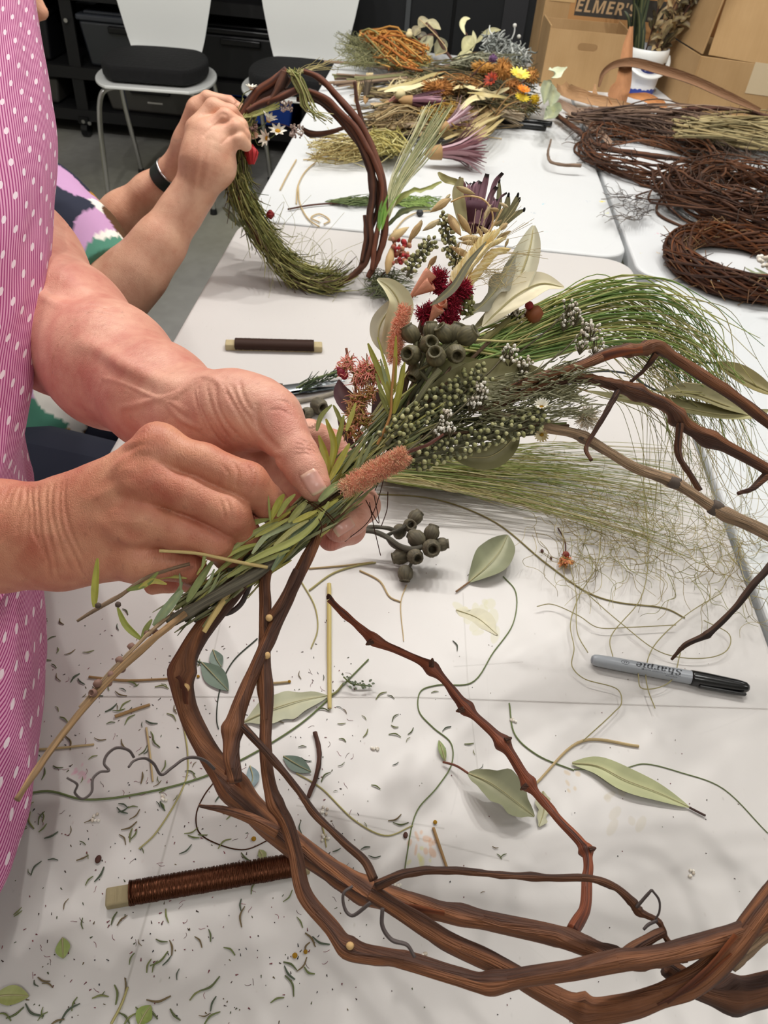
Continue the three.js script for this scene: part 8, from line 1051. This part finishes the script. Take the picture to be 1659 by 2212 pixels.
function bark(label, pts, hw, hex, o = {}) { seed(label.length * 97); return single('bark_strip', leaf(pts, hw, o.face ?? AZ.clone(), { n: 30, m: 6, curl: o.curl ?? 0.7, jag: 0.12, twist: o.twist ?? 0, thick: 0.001, color: bladeColor(hex, hex, 0.14) }), vcol(0.8, { bumpMap: repeat(streak, 20, 20), bumpScale: 0.0008 }), label, 'bark'); }
bark('upright orange-tan curl of peeled bark in front of the bucket', W([[1340, 230], [1337, 208], [1346, 184], [1352, 145], [1357, 100], [1364, 58]], 2.10, 2.08), [0.014, 0.028, 0.021, 0.016, 0.014, 0.005], 0x9a6c48, { face: AZ.clone().addScaledVector(AX, -0.4), curl: 0.6 });
bark('long rolled strip of bark sloping down to the right', W([[1293, 188], [1302, 160], [1325, 145], [1360, 142], [1420, 155], [1500, 182], [1570, 212], [1640, 242]], 2.12, 2.02), [0.003, 0.006, 0.010, 0.013, 0.014, 0.013, 0.011, 0.006], 0x7c5c42, { curl: 1.1 });
bark('flat tan bark piece spreading left behind the branches', W([[1212, 185], [1222, 202], [1262, 214], [1320, 228], [1390, 240]], 2.15, 2.08), [0.014, 0.022, 0.017, 0.014, 0.008], 0xa07c58, {});
bark('bright orange-tan bark piece right of the upright curl', W([[1352, 206], [1390, 214], [1425, 232], [1440, 248]], 2.12, 2.06), [0.004, 0.013, 0.014, 0.004], 0xb47c4c, {});
bark('dull brown bark strip lying diagonally over the table joint', [[1202, 222, 0.03], [1235, 245, 0.03], [1275, 275, 0.025], [1318, 312, 0.02]].map(([x, y, h]) => T(x, y, h)), [0.009, 0.014, 0.012, 0.007], 0x8c7462, {});
bark('small curled bark sliver standing near the flat tan piece', W([[1290, 225], [1284, 205], [1285, 182]], 2.12), [0.004, 0.007, 0.002], 0xa07c58, {});
tag(mesh('branch', tube([T(1200, 248, 0.015), T(1245, 280, 0.02), T(1300, 318, 0.03), T(1400, 335, 0.04), T(1480, 345, 0.04)], [0.006, 0.007, 0.007, 0.006, 0.005], { seg: 9, n: 40, rough: 0.25 }), M.barkDark, scene), 'dark branch running beside the diagonal bark strip into the farthest coil', 'branch');
tag(mesh('branch', tube([T(1420, 250, 0.04), T(1500, 236, 0.05), T(1580, 236, 0.05), T(1680, 255, 0.04)], [0.006, 0.006, 0.005, 0.004], { seg: 8, n: 30, rough: 0.25 }), stickB, scene), 'light brown branch arching in front of the large cardboard box', 'branch');
for (const [x, y, hx, lab] of [[1224, 228, 0xb83060, 'crimson petal between the heap and the bark'], [1655, 228, 0xc070a0, 'pink petal at the right edge by the box']]) single('petal', ball(0.009, T(x, y, 0.02), 1, 0.6, 1.2, 8), std(hx, 0.8), lab, 'petal');
// branches standing in the bucket
{ const t = thing('leafy_branches', 'dry brown leaf branches and dark fronds standing in the white bucket', 'branches', null); seed(711); const b0 = V(0.578, TABLE + 0.10, -2.60); const leafM = [0x6a5a40, 0x8a7450, 0x4c4232, 0x9a8460, 0x5c4c38];
  for (let i = 0; i < 9; i++) { const o = V(rr(-0.02, 0.045), 0, rr(-0.035, 0.03)), top = V(b0.x + 0.02 + o.x * 3 + rr(-0.01, 0.03), TABLE + rr(0.28, 0.4), b0.z + o.z * 2.2), st = [b0.clone().add(o).add(V(0, -0.08, 0)), b0.clone().add(o), top]; mesh('stem', tube(st, 0.002, { seg: 6, n: 10 }), stickB, t); for (let k = 0; k < 20; k++) { const p = b0.clone().add(o).lerp(top, rr(0.05, 1)), q = p.clone().add(V(rr(-0.03, 0.04), rr(-0.01, 0.05), rr(-0.02, 0.03))); addLeaf(t, [p, p.clone().lerp(q, 0.5).add(V(0, 0.006, 0)), q], rr(0.005, 0.009), pick(leafM), { n: 6, wave: 0.3, curl: rr(-0.4, 0.8), face: AZ }); } }
  for (let i = 0; i < 16; i++) { const o = V(rr(-0.05, -0.01), 0, rr(-0.03, 0.03)), e = b0.clone().add(V(rr(-0.10, -0.02), rr(0.06, 0.24), rr(-0.03, 0.04))); addLeaf(t, [b0.clone().add(o).add(V(0, -0.04, 0)), b0.clone().add(o).lerp(e, 0.6).add(V(0, 0.02, 0)), e], 0.006, pick([0x2c3628, 0x3a4430, 0x242c22]), { n: 8, face: AZ }); } }
renderer.render(scene, camera);
